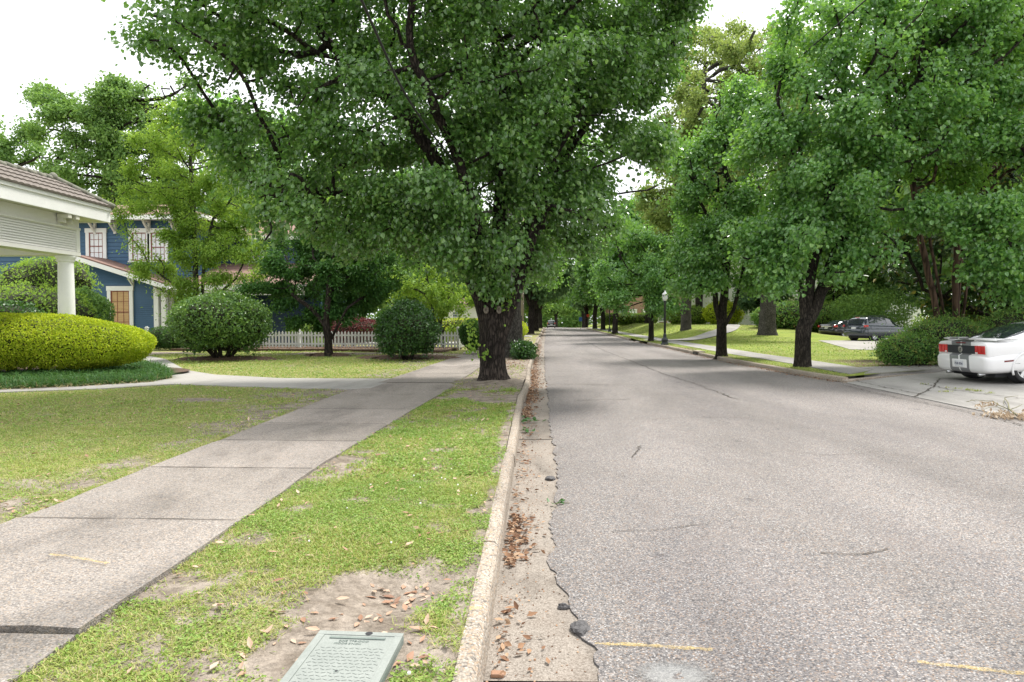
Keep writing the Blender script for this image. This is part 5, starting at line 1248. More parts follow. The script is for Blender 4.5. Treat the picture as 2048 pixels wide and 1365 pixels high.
# ------------------------------------------------------------------ trees
V3 = lambda *a: tuple(a)
def E_(base, px, py, Y, rx, ry, rz):                       # crown lobe centred on a photo pixel at depth Y, relative to base
    c = D(px, py, Y); return (c.x - base[0], c.y - base[1], c.z - base[2], rx, ry, rz)
# big street tree
b = (-1.18, 16.05, .19)
ells = [E_(b, 980, 300, 15.8, 3.6, 3.4, 3.2), E_(b, 660, 330, 15.2, 2.6, 2.8, 2.3), E_(b, 560, 110, 14.6, 3.0, 3.2, 2.2), E_(b, 1190, 270, 15.8, 2.0, 2.6, 2.5), E_(b, 980, 60, 15.4, 4.4, 4.2, 3.0), E_(b, 790, 250, 14.9, 2.4, 2.6, 2.2), E_(b, 500, 330, 15.0, 1.3, 1.6, 1.1),
        E_(b, 1000, 500, 15.2, 1.3, 1.4, 1.1), E_(b, 1210, 70, 15.5, 2.2, 2.8, 2.2), E_(b, 900, -180, 15.8, 4.4, 4.2, 2.6), E_(b, 420, 60, 13.2, 1.7, 1.8, 1.3), E_(b, 700, 430, 15.0, 2.0, 1.6, .8), E_(b, 1130, 430, 15.4, 1.2, 1.5, .9), E_(b, 850, 420, 15.4, 1.9, 1.8, 1.2), E_(b, 1000, 570, 15.3, .85, .9, .4), E_(b, 940, 420, 14.6, 1.6, 1.2, 1.4)]
paths = [[(0, 0, -.1), (-.02, 0, .7), (-.01, 0, 1.25), (0, 0, 1.6)],
         [(-.05, 0, 1.1), (-.32, -.05, 1.9), (-.75, -.2, 2.9), (-2.0, -.4, 3.9), (-3.6, -.6, 4.35), (-5.0, -.9, 4.2)],
         [(.05, -.02, .95), (.34, -.1, 1.6), (.62, -.2, 2.3), (1.0, -.3, 3.6), (1.5, -.3, 5.2)],
         [(0, 0, 1.5), (-.15, .1, 2.6), (-.7, 0, 4.2), (-2.0, -.3, 6.2), (-3.6, -.8, 7.6)],
         [(0, .05, 1.5), (.1, .1, 2.8), (.2, .2, 4.5), (.3, .1, 6.8), (0, 0, 8.6)],
         [(0, .1, 1.4), (.3, .5, 2.6), (1.2, 1.0, 4.6), (2.4, .8, 6.4)], [(0, -.1, 1.5), (-.1, -.5, 2.8), (-.6, -1.3, 4.8), (-1.4, -2.0, 6.6)]]
BT = tree('street_tree', b, paths, ells, 'large dark green street tree with thick furrowed trunk between pavement and road', 'tree', M['leaf_main'], M['bark_dark'],
          extra=[([(.03, -.02, .45), (.19, -.08, 1.1), (.40, -.12, 1.7), (.64, -.2, 2.35), (1.0, -.3, 3.5), (1.35, -.3, 4.6)], [.215, .195, .18, .155, .105, .06]), ([(-.05, 0, .7), (-.17, -.03, 1.5), (-.36, -.08, 2.15), (-.72, -.2, 2.9), (-1.6, -.33, 3.65)], [.215, .18, .15, .105, .06]), ([(0, .02, 1.2), (0, .05, 2.1), (.1, .1, 3.2)], [.25, .19, .10])],
          flare=.75, n_att=1900, n_leaf=200000, L=.098, rt=.285, step=.34, kill=.46, seed=11, sig=.23, wr=.9, droop=.75, flat=.6, gap=.40, expo=.42, leafr=.03)
for px_, py_ in ((972, 620), (998, 620)):
    p = D(px_, py_, 15.76); mb = MB(); n = 18; vs = []
    for q, dy in ((.0, .03), (.35, .03), (.55, -.02), (1.0, -.005), (1.15, .05)):
        vs += [(p.x - b[0] + .055 * max(q, .02) * math.cos(6.283 * k / n), p.y - b[1] + dy - .03, p.z - b[2] + .085 * max(q, .02) * math.sin(6.283 * k / n)) for k in range(n)]
    mb.add(vs, [(i * n + k, i * n + (k + 1) % n, (i + 1) * n + (k + 1) % n, (i + 1) * n + k) for i in range(4) for k in range(n)])
    mb.build('pruning_scar', M['scar'], BT, smooth=True)
# sprouts on the trunk
g = np.random.default_rng(5); P = []
for px_, py_, k, s in ((945, 690, 60, .16), (972, 705, 16, .07), (968, 715, 10, .05), (1010, 590, 60, .25), (940, 655, 40, .14)):
    c = np.array(D(px_, py_, 15.68)) - np.array(b); P.append(c + g.normal(size=(k, 3)) * np.array([s * .5, .06, s]))
P = np.concatenate(P); V, Fq = leaf_arrays(P, g.normal(size=P.shape) * .5 + np.array([0, -.3, -.5]), g.normal(size=P.shape) * .6 + np.array([0, -1, .5]), .07, .9)
tag(fast_mesh('trunk_shoots', V, Fq, M['leaf_light'], BT), kind='stuff')

# thick grey trunk behind
p = G(1023, 706, .3); b = (p.x, p.y, .25)
ells = [E_(b, 1010, 350, 31, 5.0, 4.5, 3.2), E_(b, 850, 470, 31, 3.2, 3, 2.2), E_(b, 1090, 470, 31, 2.2, 2.6, 2.2), E_(b, 960, 120, 31, 5, 4.5, 3), E_(b, 1040, 560, 32, 1.6, 2.5, 1.0)]
tree('street_tree', b, [[(0, 0, -.1), (0, 0, 1.5), (.05, 0, 3.0)], [(0, 0, 2.7), (-1.0, 0, 4.5), (-2.5, 0, 6)], [(0, 0, 2.9), (.8, .3, 5), (1.2, .3, 7)], [(0, 0, 3), (-.2, .5, 6), (-.5, 0, 9)]], ells,
     'thick smooth grey trunk street tree right behind the big dark one', 'tree', M['leaf_street'], M['bark_grey'], 600, 38000, .15, .42, .5, .75, 12, .32, expo=.42)
# dogwood, light maple on the left lawn
p = G(657, 711, .18); b = (p.x, p.y, .2)
ells = [E_(b, 650, 540, 28.7, 3.1, 2.6, 1.5), E_(b, 560, 590, 28.3, 1.7, 1.6, 1.0), E_(b, 740, 560, 28.7, 1.6, 1.6, 1.2), E_(b, 640, 470, 28.9, 2.0, 2.0, 1.0), E_(b, 600, 640, 28.2, 1.2, 1.2, .5), E_(b, 700, 620, 28.4, 1.3, 1.2, .5)]
tree('dogwood_tree', b, [[(0, 0, -.1), (0, 0, .6), (-.08, 0, 1.2)], [(.05, 0, .5), (.35, 0, 1.1), (.8, 0, 1.9)], [(-.08, 0, 1.1), (-.6, 0, 1.8), (-1.4, 0, 2.4)], [(-.08, 0, 1.2), (0, 0, 2.2), (.1, 0, 3.3)]], ells,
     'low wide dark green dogwood standing before the picket fence', 'tree', M['leaf_dogwood'], M['bark_dark'], 560, 56000, .13, .15, .3, .42, 13, .17, .6, .25, .9, gap=.30, expo=.45)
p = D(395, 690, 30.2); b = (p.x, p.y, .15)
ells = [E_(b, 385, 350, 30, 2.4, 2.2, 2.8), E_(b, 300, 430, 29.6, 1.5, 1.6, 1.8), E_(b, 440, 430, 30, 1.7, 1.7, 1.8), E_(b, 350, 270, 30, 1.4, 1.5, 1.6), E_(b, 470, 540, 30.2, 1.5, 1.4, .9), E_(b, 330, 540, 29.4, 1.9, 1.5, .8), E_(b, 395, 480, 29.5, 1.5, 1.3, 1.3), E_(b, 255, 400, 29.3, .8, .9, .7), E_(b, 250, 490, 29.2, .8, .7, .35), E_(b, 400, 590, 29.3, 2.0, 1.2, .55), E_(b, 410, 290, 29.6, 1.8, 1.6, 1.8), E_(b, 450, 350, 29.2, 1.6, 1.4, 2.0), E_(b, 320, 330, 29.2, 1.5, 1.3, 1.6), E_(b, 480, 450, 29.2, 1.4, 1.2, 1.0), E_(b, 350, 450, 28.9, 1.7, 1.0, .8), E_(b, 300, 480, 29, 1.2, 1.0, .7), E_(b, 430, 510, 28.9, 1.6, 1.0, .9), E_(b, 480, 400, 29.4, 1.4, 1.2, 1.3), E_(b, 500, 500, 29.6, 1.3, 1.2, 1.0), E_(b, 460, 580, 29.4, 1.4, 1, .7)]
tree('maple_tree', b, [[(0, 0, -.1), (.02, 0, 2), (-.05, 0, 4), (-.12, 0, 6.5), (-.2, 0, 8.5)], [(0, 0, 1.2), (.25, 0, 2.5), (.45, 0, 4.5), (.8, 0, 6)], [(0, 0, 1.5), (-.8, -.1, 2.9), (-2.0, -.3, 3.9)], [(0, 0, 1.4), (.9, 0, 2.5), (1.8, 0, 3.3)]], ells,
     'light yellow green maple with slender grey stems in front of the blue house', 'tree', M['leaf_light'], M['bark_grey'], 900, 60000, .112, .15, .34, .48, 14, .2, .55, .3, 1.0, flare=.35, gap=.40, expo=.42)
# oak far left behind the houses
def far_oak(name, px, py, Y, lobes, label, leaf, seed, nl=30000, L=.26, rt=.5, n_att=500, step=.8, kill=1.2, bark='bark_mid', sig=.5, gap=.46, zb=None, cat_='tree', group=None):
    c = D(px, py, Y); z = (float(drop(Y)) + .1) if zb is None else zb; b = (c.x, c.y, z)
    ells = [E_(b, *l_) for l_ in lobes]; top = max(e[2] for e in ells); mid = np.mean([e[:3] for e in ells], 0)
    h0 = min(e[2] - e[5] for e in ells); h0 = max(1.5, h0)
    return tree(name, b, [[(0, 0, -.2), (0, 0, h0 * .6), (mid[0] * .1, 0, h0)], [(0, 0, h0), (mid[0] * .5 + .5, 0, (h0 + top) / 2)], [(0, 0, h0 * .9), (mid[0] * .5 - .8, .3, (h0 + top) / 2)], [(0, 0, h0), (mid[0] * .7, .2, top)]], ells,
                label, cat_, M[leaf], M[bark], n_att, nl, L, rt, step, kill, seed, sig, .7, .4, gap=gap, expo=.44, leafr=.05, group=group)
far_oak('oak_tree', 235, 640, 62, [(160, 250, 62, 4.6, 4, 3.0), (250, 215, 62, 4.4, 4, 2.6), (110, 200, 62, 2.6, 3, 1.6), (300, 300, 62, 4, 4, 3.4), (200, 350, 62, 4.5, 4, 2.6), (350, 200, 62, 3.2, 3.5, 2.0), (330, 380, 62, 3.4, 3, 2.0)], 'tall airy oak rising behind the porch and blue house', 'leaf_oak', 21, 42000, .30, .55, 800, .8, 1.15, sig=.5, gap=.5)
far_oak('oak_tree', 10, 640, 70, [(0, 290, 70, 4.5, 4, 2.6), (-40, 350, 70, 5, 4, 3.5), (60, 330, 70, 3.6, 3, 2.0), (-160, 300, 70, 6, 5, 5)], 'oak crown just above the porch roof at the left edge', 'leaf_oak', 22, 24000, .32, .5, 420, .9, 1.3)
far_oak('oak_tree', 1372, 645, 62, [(1385, 130, 62, 3.4, 3, 3.4), (1395, 290, 62, 4.0, 3, 4.2), (1470, 200, 63, 3.6, 3, 4.0), (1340, 390, 62, 3.0, 3, 3.0), (1450, 380, 63, 3.4, 3, 3.2), (1560, 120, 64, 3.6, 3, 3.0), (1360, 480, 62, 3, 2.6, 2.4)], 'tall pale oak behind the nearer lamp, between the big tree and the right row', 'leaf_oakl', 26, 52000, .26, .45, 900, .75, 1.0, bark='bark_grey', sig=.42, gap=.40, zb=.6)
# right side street trees
p = G(1605, 734, .13); b = (p.x, p.y, .1)
ells = [E_(b, 1630, 330, 21.4, 2.6, 2.6, 2.6), E_(b, 1560, 480, 21, 1.9, 1.9, 1.3), E_(b, 1680, 480, 21, 1.9, 1.9, 1.3), E_(b, 1560, 330, 21.4, 1.6, 2, 2.0), E_(b, 1700, 180, 21.6, 2.8, 2.8, 2.6), E_(b, 1590, 555, 20.7, 1.3, 1.2, .55), E_(b, 1830, 220, 21.4, 2.2, 2.4, 2.6), E_(b, 1800, 40, 21.6, 3.0, 2.8, 2.2), E_(b, 1660, 50, 21.8, 2.4, 2.4, 1.8), E_(b, 1700, 560, 20.8, 1.0, 1.0, .5), E_(b, 1950, 60, 21.3, 2.2, 2.4, 2.4), E_(b, 1790, 400, 21, 1.6, 1.6, 1.4)]
tree('street_tree', b, [[(0, 0, -.1), (.02, 0, .8), (.05, 0, 1.5)], [(.05, 0, 1.2), (.4, 0, 1.9), (.9, 0, 3.4), (2.0, .1, 6.0), (3.0, .1, 8.0)], [(.05, 0, 1.4), (-.1, 0, 2.6), (-.2, .1, 5), (-.1, .1, 7)], [(.05, 0, 1.4), (.25, .1, 2.8), (.8, .1, 5.5), (1.2, 0, 8)], [(.05, .05, 1.4), (0, .5, 2.8), (-.7, .8, 4.5)]], ells,
     'leaning multi limbed street tree nearest the coupe on the right verge', 'tree', M['leaf_street'], M['bark_mid'], 1100, 76000, .125, .235, .34, .52, 15, .24, .9, .6, .45, expo=.42)
p = G(1446, 713, .13); b = (7.2, p.y, .1)
ells = [E_(b, 1450, 440, 27.5, 1.9, 1.9, 2.0), E_(b, 1400, 540, 27.2, 1.2, 1.4, 1.2), E_(b, 1500, 540, 27.3, 1.3, 1.4, 1.1), E_(b, 1430, 330, 27.6, 1.7, 1.8, 1.8), E_(b, 1470, 240, 27.7, 1.4, 1.5, 1.6), E_(b, 1370, 440, 27.6, 1.2, 1.4, 1.5), E_(b, 1400, 370, 27.4, 1.2, 1.4, 1.4), E_(b, 1520, 400, 27.6, 1.3, 1.4, 1.6)]
tree('street_tree', b, [[(0, 0, -.1), (0, 0, .9), (.02, 0, 1.3)], [(0, 0, 1.2), (-.25, 0, 2.1), (-.4, 0, 3.6), (-.5, 0, 5.5)], [(.02, 0, 1.3), (.1, .05, 2.4), (.2, .05, 4.5), (.2, 0, 7)], [(.02, 0, 1.1), (.45, -.05, 1.9), (.75, 0, 3.0), (1.0, 0, 4.6)]], ells,
     'street tree with three forked limbs between the lamp and the nearest right tree', 'tree', M['leaf_street'], M['bark_mid'], 620, 46000, .13, .20, .36, .5, 16, .25, .85, .6, .45, expo=.43)
p = G(1302, 683, .13); b = (p.x, p.y, .1)
ells = [E_(b, 1300, 540, 46.5, 2.5, 2.4, 2.0), E_(b, 1230, 590, 46, 1.5, 1.8, 1.3), E_(b, 1370, 560, 46, 1.6, 1.8, 1.6), E_(b, 1270, 490, 47, 1.9, 2.0, 1.5), E_(b, 1230, 530, 46, 1.3, 1.6, 1.6), E_(b, 1390, 470, 47, 1.8, 2, 1.8), E_(b, 1330, 610, 46, 1.6, 1.5, .7)]
TC = tree('street_tree', b, [[(0, 0, -.1), (0, 0, 1.3), (0, 0, 1.7)], [(0, 0, 1.6), (.35, 0, 2.6), (.6, 0, 4.2)], [(0, 0, 1.7), (-.3, 0, 2.8), (-.6, 0, 4.4)], [(0, 0, 1.7), (0, .2, 3), (0, .1, 5.4)]], ells,
     'rounded young street tree beside the nearer black lamp', 'tree', M['leaf_street'], M['bark_mid'], 460, 34000, .16, .17, .4, .6, 17, .28, .8, .5, expo=.44)
# far trees along both kerbs: copies of two stock trees
def stock(seed, leaf, bark, label, low=2.2):
    ells = [(0, 0, low + 3.2, 3.4, 3.4, 2.4), (1.6, .5, low + 2.2, 2.2, 2.2, 1.5), (-1.7, -.3, low + 2.0, 2.2, 2.2, 1.5), (.3, -1.2, low + 4.9, 2.4, 2.4, 1.8), (-.2, -1.6, low + 1.6, 1.6, 1.6, 1.1), (0.1, 1.7, low + 3.0, 2.0, 2, 2.0)]
    return tree('street_tree', (0, 0, 0), [[(0, 0, -.15), (.03, 0, 1.2), (.08, 0, 1.9)], [(.05, 0, 1.6), (.7, .1, 3), (1.3, .2, 4.6)], [(.05, 0, 1.8), (-.6, 0, 3.2), (-1.2, -.2, 4.8)], [(.08, 0, 1.9), (.1, -.3, 3.8), (0, -.6, 6.4)]], ells, label, 'tree', M[leaf], M[bark], 360, 17000, .27, .22, .5, .8, seed, .38, .8, .5, group='street trees far down the road')
T1 = stock(31, 'leaf_street', 'bark_mid', 'x'); T2 = stock(32, 'leaf_live', 'bark_dark', 'x'); T3 = stock(33, 'leaf_back', 'bark_mid', 'x', 1.4)
used = {}
def place(T, x, y, s, rz_, label, sz=1.0, group='street trees far down the road', z=None):
    o = T if id(T) not in used else copy_tree(T); used[id(T)] = 1
    o.location = (x, y, (float(drop(y)) + .08) if z is None else z); o.scale = (s, s, s * sz); o.rotation_euler = (0, 0, rz_); o['label'] = label; o['group'] = group; return o
q = G(1062, 668, .13); place(T2, q.x, q.y, 1.5, .3, 'dark spreading street tree just past the wooden pole on the left kerb', 1.0)
place(T2, -.9, 92, 1.6, 1.7, 'second dark tree on the left kerb, past the spreading one', .95)
place(T1, -.4, 121, 1.7, 3.0, 'third tree on the left kerb at the crest of the road', 1.0)
place(T3, -4.5, 150, 1.7, 4.0, 'tree beyond the crest on the left of the dark vehicle', 1.0)
q = G(1197, 660, .05); place(T1, 8.9, 101, 1.5, 2.2, 'straight trunk of the right tree after the second lamp', 1.0)
q = G(1185, 658, .05); place(T1, 8.6, 113, 1.65, 5.2, 'leaning right tree next to the red sign', 1.05)
place(T2, 8.9, 140, 1.8, .9, 'dark right tree just past the crest', .9); place(T1, 9.5, 158, 1.9, 2.9, 'lighter right tree past the crest behind the dark one', .95)
place(T3, 12, 185, 2.0, 1.1, 'far green tree closing the street on the right', 1.0); place(T3, -3, 205, 2.1, 2.1, 'far green tree closing the street on the left', 1.0); place(T3, 4.8, 240, 2.4, 3.3, 'farthest tree in the middle at the end of the street', .9)
place(T1, 7.6, 72, 1.3, .6, 'right kerb tree behind the second lamp', 1.1)
GB = 'background trees behind the houses'
for i, (x, y, s, sz, T, lb) in enumerate([
    (-13.5, 47, 1.25, .95, T3, 'green tree filling the gap right behind the dogwood'), (-8.5, 52, 1.1, 1.0, T3, 'pale green tree above the fence end by the big trunk'), (-19, 56, 1.6, 1.2, T3, 'tall background tree behind the right wing of the blue house'),
    (-11, 68, 1.7, 1.2, T1, 'taller tree behind the pale fence end tree'), (-6, 78, 1.5, 1.1, T3, 'background tree left of the spreading kerb tree'), (-30, 66, 2.2, 1.2, T1, 'tree rising behind the blue house roof'),
    (-17, 92, 2.2, 1.1, T2, 'dark distant tree over the white pickets'), (-7, 104, 1.8, 1.0, T3, 'distant tree behind the tan house front'),
    (15, 98, 1.8, 1.2, T1, 'tree between the brick building and the white house'), (19, 84, 2.0, 1.3, T1, 'tree before the left corner of the white house'),
    (33, 78, 2.2, 1.2, T2, 'dark tree in front of the white house'), (29, 70, 1.7, 1.3, T1, 'green tree behind the black sedan'), (38, 66, 2.1, 1.2, T2, 'dark tree behind the station wagon'), (26, 104, 2.6, 1.2, T3, 'tall tree behind the white house roof'),
    (27, 40, 1.5, 1.2, T2, 'dark tree beside the station wagon front'), (23.5, 31, 1.35, 1.15, T1, 'green tree behind the red stemmed crape myrtle'), (46, 70, 2.6, 1.3, T1, 'tall tree at the right end of the white house'), (34, 52, 2.0, 1.25, T3, 'lighter tall tree behind the parked cars'), (35.5, 64, 1.05, .95, T2, 'low dark tree directly above the station wagon roof'), (31, 69, 1.0, 1.0, T3, 'low green tree above the black sedan roof'), (39.5, 58, 1.1, 1.0, T2, 'low dark tree between the wagon and the crape myrtle'), (44, 62, 1.2, 1.0, T3, 'low leafy tree seen through the crape myrtle stems'), (24.5, 78, 1.0, .8, T2, 'small dark tree beside the white house door')]):
    place(T, x, y, s, i * 1.3, lb, sz, GB, z=float(zr(x, y)) - .05 if x > 9 else None)
# oak on the right lawn: very thick flared trunk, tall pale crown with bare limbs
p = G(1533, 673, .3); b = (p.x + .05, p.y, .2)
ells = [E_(b, 1500, 330, 51, 4.2, 4, 3.0), E_(b, 1440, 230, 51, 3.2, 3.2, 2.6), E_(b, 1540, 180, 51, 3.4, 3.4, 2.4), E_(b, 1430, 120, 51, 1.8, 2.4, 1.6), E_(b, 1590, 110, 51, 2.6, 2.6, 1.6), E_(b, 1600, 260, 51, 3.4, 3, 3.0), E_(b, 1480, 430, 51, 3, 3, 2), E_(b, 1400, 190, 50, 2.2, 3, 2.6), E_(b, 1385, 320, 50, 2.0, 3, 2.4), E_(b, 1470, 90, 51, 2.4, 3, 1.4), E_(b, 1520, 40, 51, 1.6, 2, .9)]
OK_ = tree('oak_tree', b, [[(0, 0, -.2), (0, 0, 2.5), (.05, 0, 5)], [(.05, 0, 4.8), (-1.4, 0, 8), (-2.2, 0, 12), (-1.6, -.5, 15.5), (-1.0, -.5, 19), (-2.6, -.5, 21), (-4.2, -.5, 23.5)], [(.05, 0, 5), (1.0, 0, 9), (.9, 0, 14), (1.8, 0, 19), (2.2, 0, 23)], [(.05, 0, 4.6), (-1.8, 0, 6.8), (-3.4, 0, 7.4)], [(-1.2, -.5, 18), (.6, -.5, 20), (.9, -.5, 23.5)], [(-2.6, -.5, 21), (-2.4, -.5, 22.4), (-3.0, -.5, 24)]], ells,
     'old oak with very thick flared trunk and bare grey upper limbs on the right lawn', 'tree', M['leaf_oakl'], M['bark_grey'], 1100, 66000, .2, .60, .6, .85, 18, .38, .7, .4, flare=1.0, gap=.47, expo=.36)
# crape myrtle, magnolia and screen trees at the right edge
b = (13.4, 23.4, .1)
ells = [E_(b, 1900, 250, 23, 2.4, 2.2, 2.4), E_(b, 1990, 120, 22.8, 2.4, 2.2, 2.4), E_(b, 1850, 130, 23.2, 2.2, 2.0, 2.0), E_(b, 1990, 330, 22.6, 1.8, 1.6, 1.8), E_(b, 1830, 380, 23, 1.6, 1.5, 1.3), E_(b, 1960, -20, 23, 3, 2.5, 1.8), E_(b, 1760, 300, 23.4, 1.4, 1.5, 1.6)]
tree('crape_myrtle', b, [[(.1, 0, -.1), (-.05, 0, .8), (-.35, 0, 2.2), (-.9, 0, 4.4), (-1.2, 0, 6.5)], [(.1, 0, -.1), (.08, .05, 1.2), (-.25, .05, 3.0), (-.7, .1, 5.2)], [(.1, 0, 0), (.32, 0, 1.4), (.35, 0, 3.2), (.4, 0, 6.5)], [(.1, 0, 0), (.42, .1, 1.6), (.55, .1, 3.6), (1.2, 0, 6)], [(.1, 0, 0), (.62, .1, 1.2), (.75, .1, 2.8), (1.7, 0, 5)]], ells,
     'crape myrtle with several smooth red brown stems behind the leafy hedge', 'tree', M['leaf_crape'], M['bark_red'], 620, 44000, .115, .13, .34, .5, 19, .22, .75, .5, flare=0, expo=.26, gap=.38)
b = (17.2, 26.2, .15)
ells = [E_(b, 1990, 520, 25, 2.4, 1.8, 1.8), E_(b, 1880, 470, 26.5, 2.4, 1.6, 1.6), E_(b, 2060, 300, 25.5, 2.6, 2.2, 3.0), E_(b, 1930, 360, 26.5, 2.2, 2, 2.2), E_(b, 2080, 560, 25, 2.2, 2, 1.8), E_(b, 1790, 560, 27, 1.2, 1.2, 1.1), E_(b, 2020, 130, 26, 2.6, 2.4, 2.6), E_(b, 1860, 590, 27, 2.2, 1.4, .9)]
tree('magnolia_tree', b, [[(0, 0, -.1), (0, 0, 1.2), (0, 0, 2.4), (0, 0, 5), (0, 0, 8)], [(0, 0, 1.2), (-1.5, 0, 2.0), (-3, 0, 2.6)], [(0, 0, 1.6), (1.2, -.4, 2.4), (2.4, -.6, 3)]], ells,
     'dark glossy magnolia with some yellowed leaves at the right edge', 'tree', M['leaf_magnolia'], M['bark_dark'], 620, 26000, .24, .2, .38, .6, 20, .25, .45, .3, .3, gap=.32, expo=.42)
b = (15.6, 20.4, .4)
ells = [E_(b, 1990, 430, 20.6, 1.5, 1.3, 1.5), E_(b, 2050, 300, 20.6, 1.6, 1.4, 2.0), E_(b, 1960, 560, 21, 1.1, 1.0, .7), E_(b, 2070, 560, 20.6, 1.2, 1.0, 1.0)]
tree('screen_tree', b, [[(0, 0, -.1), (0, 0, 1.0), (-.1, 0, 2)], [(0, 0, 1.5), (-.6, 0, 3), (-.8, 0, 4.5)], [(0, 0, 1.5), (.4, 0, 3), (.5, 0, 5)]], ells,
     'leafy rounded tree rising behind the roof of the white coupe', 'tree', M['leaf_street'], M['bark_dark'], 320, 22000, .13, .12, .3, .45, 23, .22, .85, .5, flare=.2, gap=.35)
# small multi stem tree behind the fence end
p = D(885, 690, 34.2); b = (p.x, p.y, .2)
ells = [E_(b, 880, 600, 34.2, 1.7, 1.4, 1.0), E_(b, 800, 590, 34.5, 1.2, 1.2, .9), E_(b, 930, 590, 34.2, 1.0, 1.0, .9), E_(b, 850, 560, 34.5, 1.3, 1.2, .8)]
tree('ornamental_tree', b, [[(0, 0, -.1), (-.05, 0, .9), (-.1, 0, 1.3)], [(-.1, 0, 1.2), (-.5, 0, 2), (-.9, 0, 2.7)], [(-.1, 0, 1.2), (.15, 0, 2.0), (.4, 0, 2.8)], [(0, 0, .3), (.5, 0, .9), (1.0, 0, 1.7)]], ells,
     'small crooked ornamental tree with pale leaves behind the right fence end', 'tree', M['leaf_light'], M['bark_grey'], 200, 8000, .11, .08, .25, .4, 24, .16, .7, flare=.2)

# ------------------------------------------------------------------ shrubs and hedges
bush('golden_hedge', (-13.95, 17.55, .13), (3.45, 1.7, .80), .86, 'long clipped golden yellow hedge in front of the white porch', 'leaf_gold', 90000, .046, .15, .55, 41, 22, 'bark_dark', 'hedge', low=-.86, rz=R(9), depth=.045, box=1.04, up=.5)
p = G(445, 716, .22); bush('rounded_shrub', (p.x, p.y, .2), (1.66, 1.5, 1.20), 1.28, 'large rounded shrub with feathery top on the left lawn', 'leaf_round', 16000, .09, .20, 1.0, 42, 14, 'bark_mid', low=-.86, stray=.20, depth=.13)
p = G(815, 714, .25); bush('holly_shrub', (p.x, p.y, .2), (1.15, 1.1, 1.0), 1.12, 'glossy dark ball shaped shrub beside the pavement end', 'leaf_holly', 11000, .09, .22, 1.3, 43, 7, 'bark_mid', low=-.9, stray=.22, depth=.14)
for k, (px_, py_, Y, r_, lb) in enumerate([(322, 690, 32.5, .62, 'low clipped boxwood next to the golden hedge end'), (352, 690, 32.2, .62, 'low clipped boxwood tucked against the large rounded shrub')]):
    p = D(px_, py_, Y); bush('boxwood', (p.x, p.y, .13), (r_ * 1.15, r_, .56), .56, lb, 'leaf_box', 4500, .05, .05, 1.5, 50 + k, 0, cat_='shrub', group='clipped boxwoods before the blue house', low=-.95, depth=.05)
p = D(700, 680, 37); bush('purple_shrub', (p.x, p.y, .1), (1.75, 1.2, .85), .95, 'dark purple leaved shrub behind the white picket fence', 'leaf_purple', 9000, .09, .16, 1.2, 55, 5, low=-.9)
p = D(615, 690, 36.5); bush('yellow_green_shrub', (p.x, p.y, .1), (1.1, .8, .6), .75, 'small yellow green shrub behind the left picket bay', 'leaf_azalea', 4000, .09, .18, 1.5, 56, 4)
p = D(1000, 690, 40); bush('clipped_hedge', (-4.6, 47.5, .1), (3.6, 1.0, .75), .85, 'clipped yellow green hedge past the fence end', 'leaf_gold', 9000, .09, .05, 1.0, 57, 0, cat_='hedge', low=-.95, box=1.6)
p = D(925, 700, 31.6); bush('fence_end_shrub', (p.x + .35, p.y + .8, .15), (.62, .55, .72), .78, 'green shrub with pale flowers at the right end of the pickets', 'leaf_box', 4200, .08, .2, 1.7, 58, 4)
p = G(1048, 716, .2); bush('kerb_shrub', (p.x - .05, p.y + .6, .13), (.42, .9, .34), .33, 'low bushy plant beside the grey trunk at the kerb', 'leaf_holly', 2600, .09, .45, 1.5, 59, 5, stray=.35, depth=.25, core=False)
for k, (px_, py_, Y, rx, ry, rz_, zc, lf, lb) in enumerate([
    (55, 640, 26, 2.4, 1.8, 1.3, 1.7, 'leaf_light', 'bright green shrub seen under the porch beam'), (-20, 640, 23.5, 1.6, 1.4, 1.0, 1.3, 'leaf_holly', 'dark shrub at the left edge behind the golden hedge'),
    (90, 560, 30, 2.0, 1.5, 1.5, 3.0, 'leaf_light', 'taller shrub just left of the porch column'), (172, 620, 27.5, .95, .9, 1.15, 1.75, 'leaf_oak', 'loose pale shrub right of the porch column'),
    (640, 700, 33.6, .3, .3, .28, .3, 'leaf_azalea', 'tiny green plant at the foot of the middle pickets')]):
    p = D(px_, py_, Y); bush('garden_shrub', (p.x, p.y, .1), (rx, ry, rz_), zc, lb, lf, 9000 if k < 4 else 600, .10, .28, .9, 60 + k, 6, core=(k != 3), depth=.22)
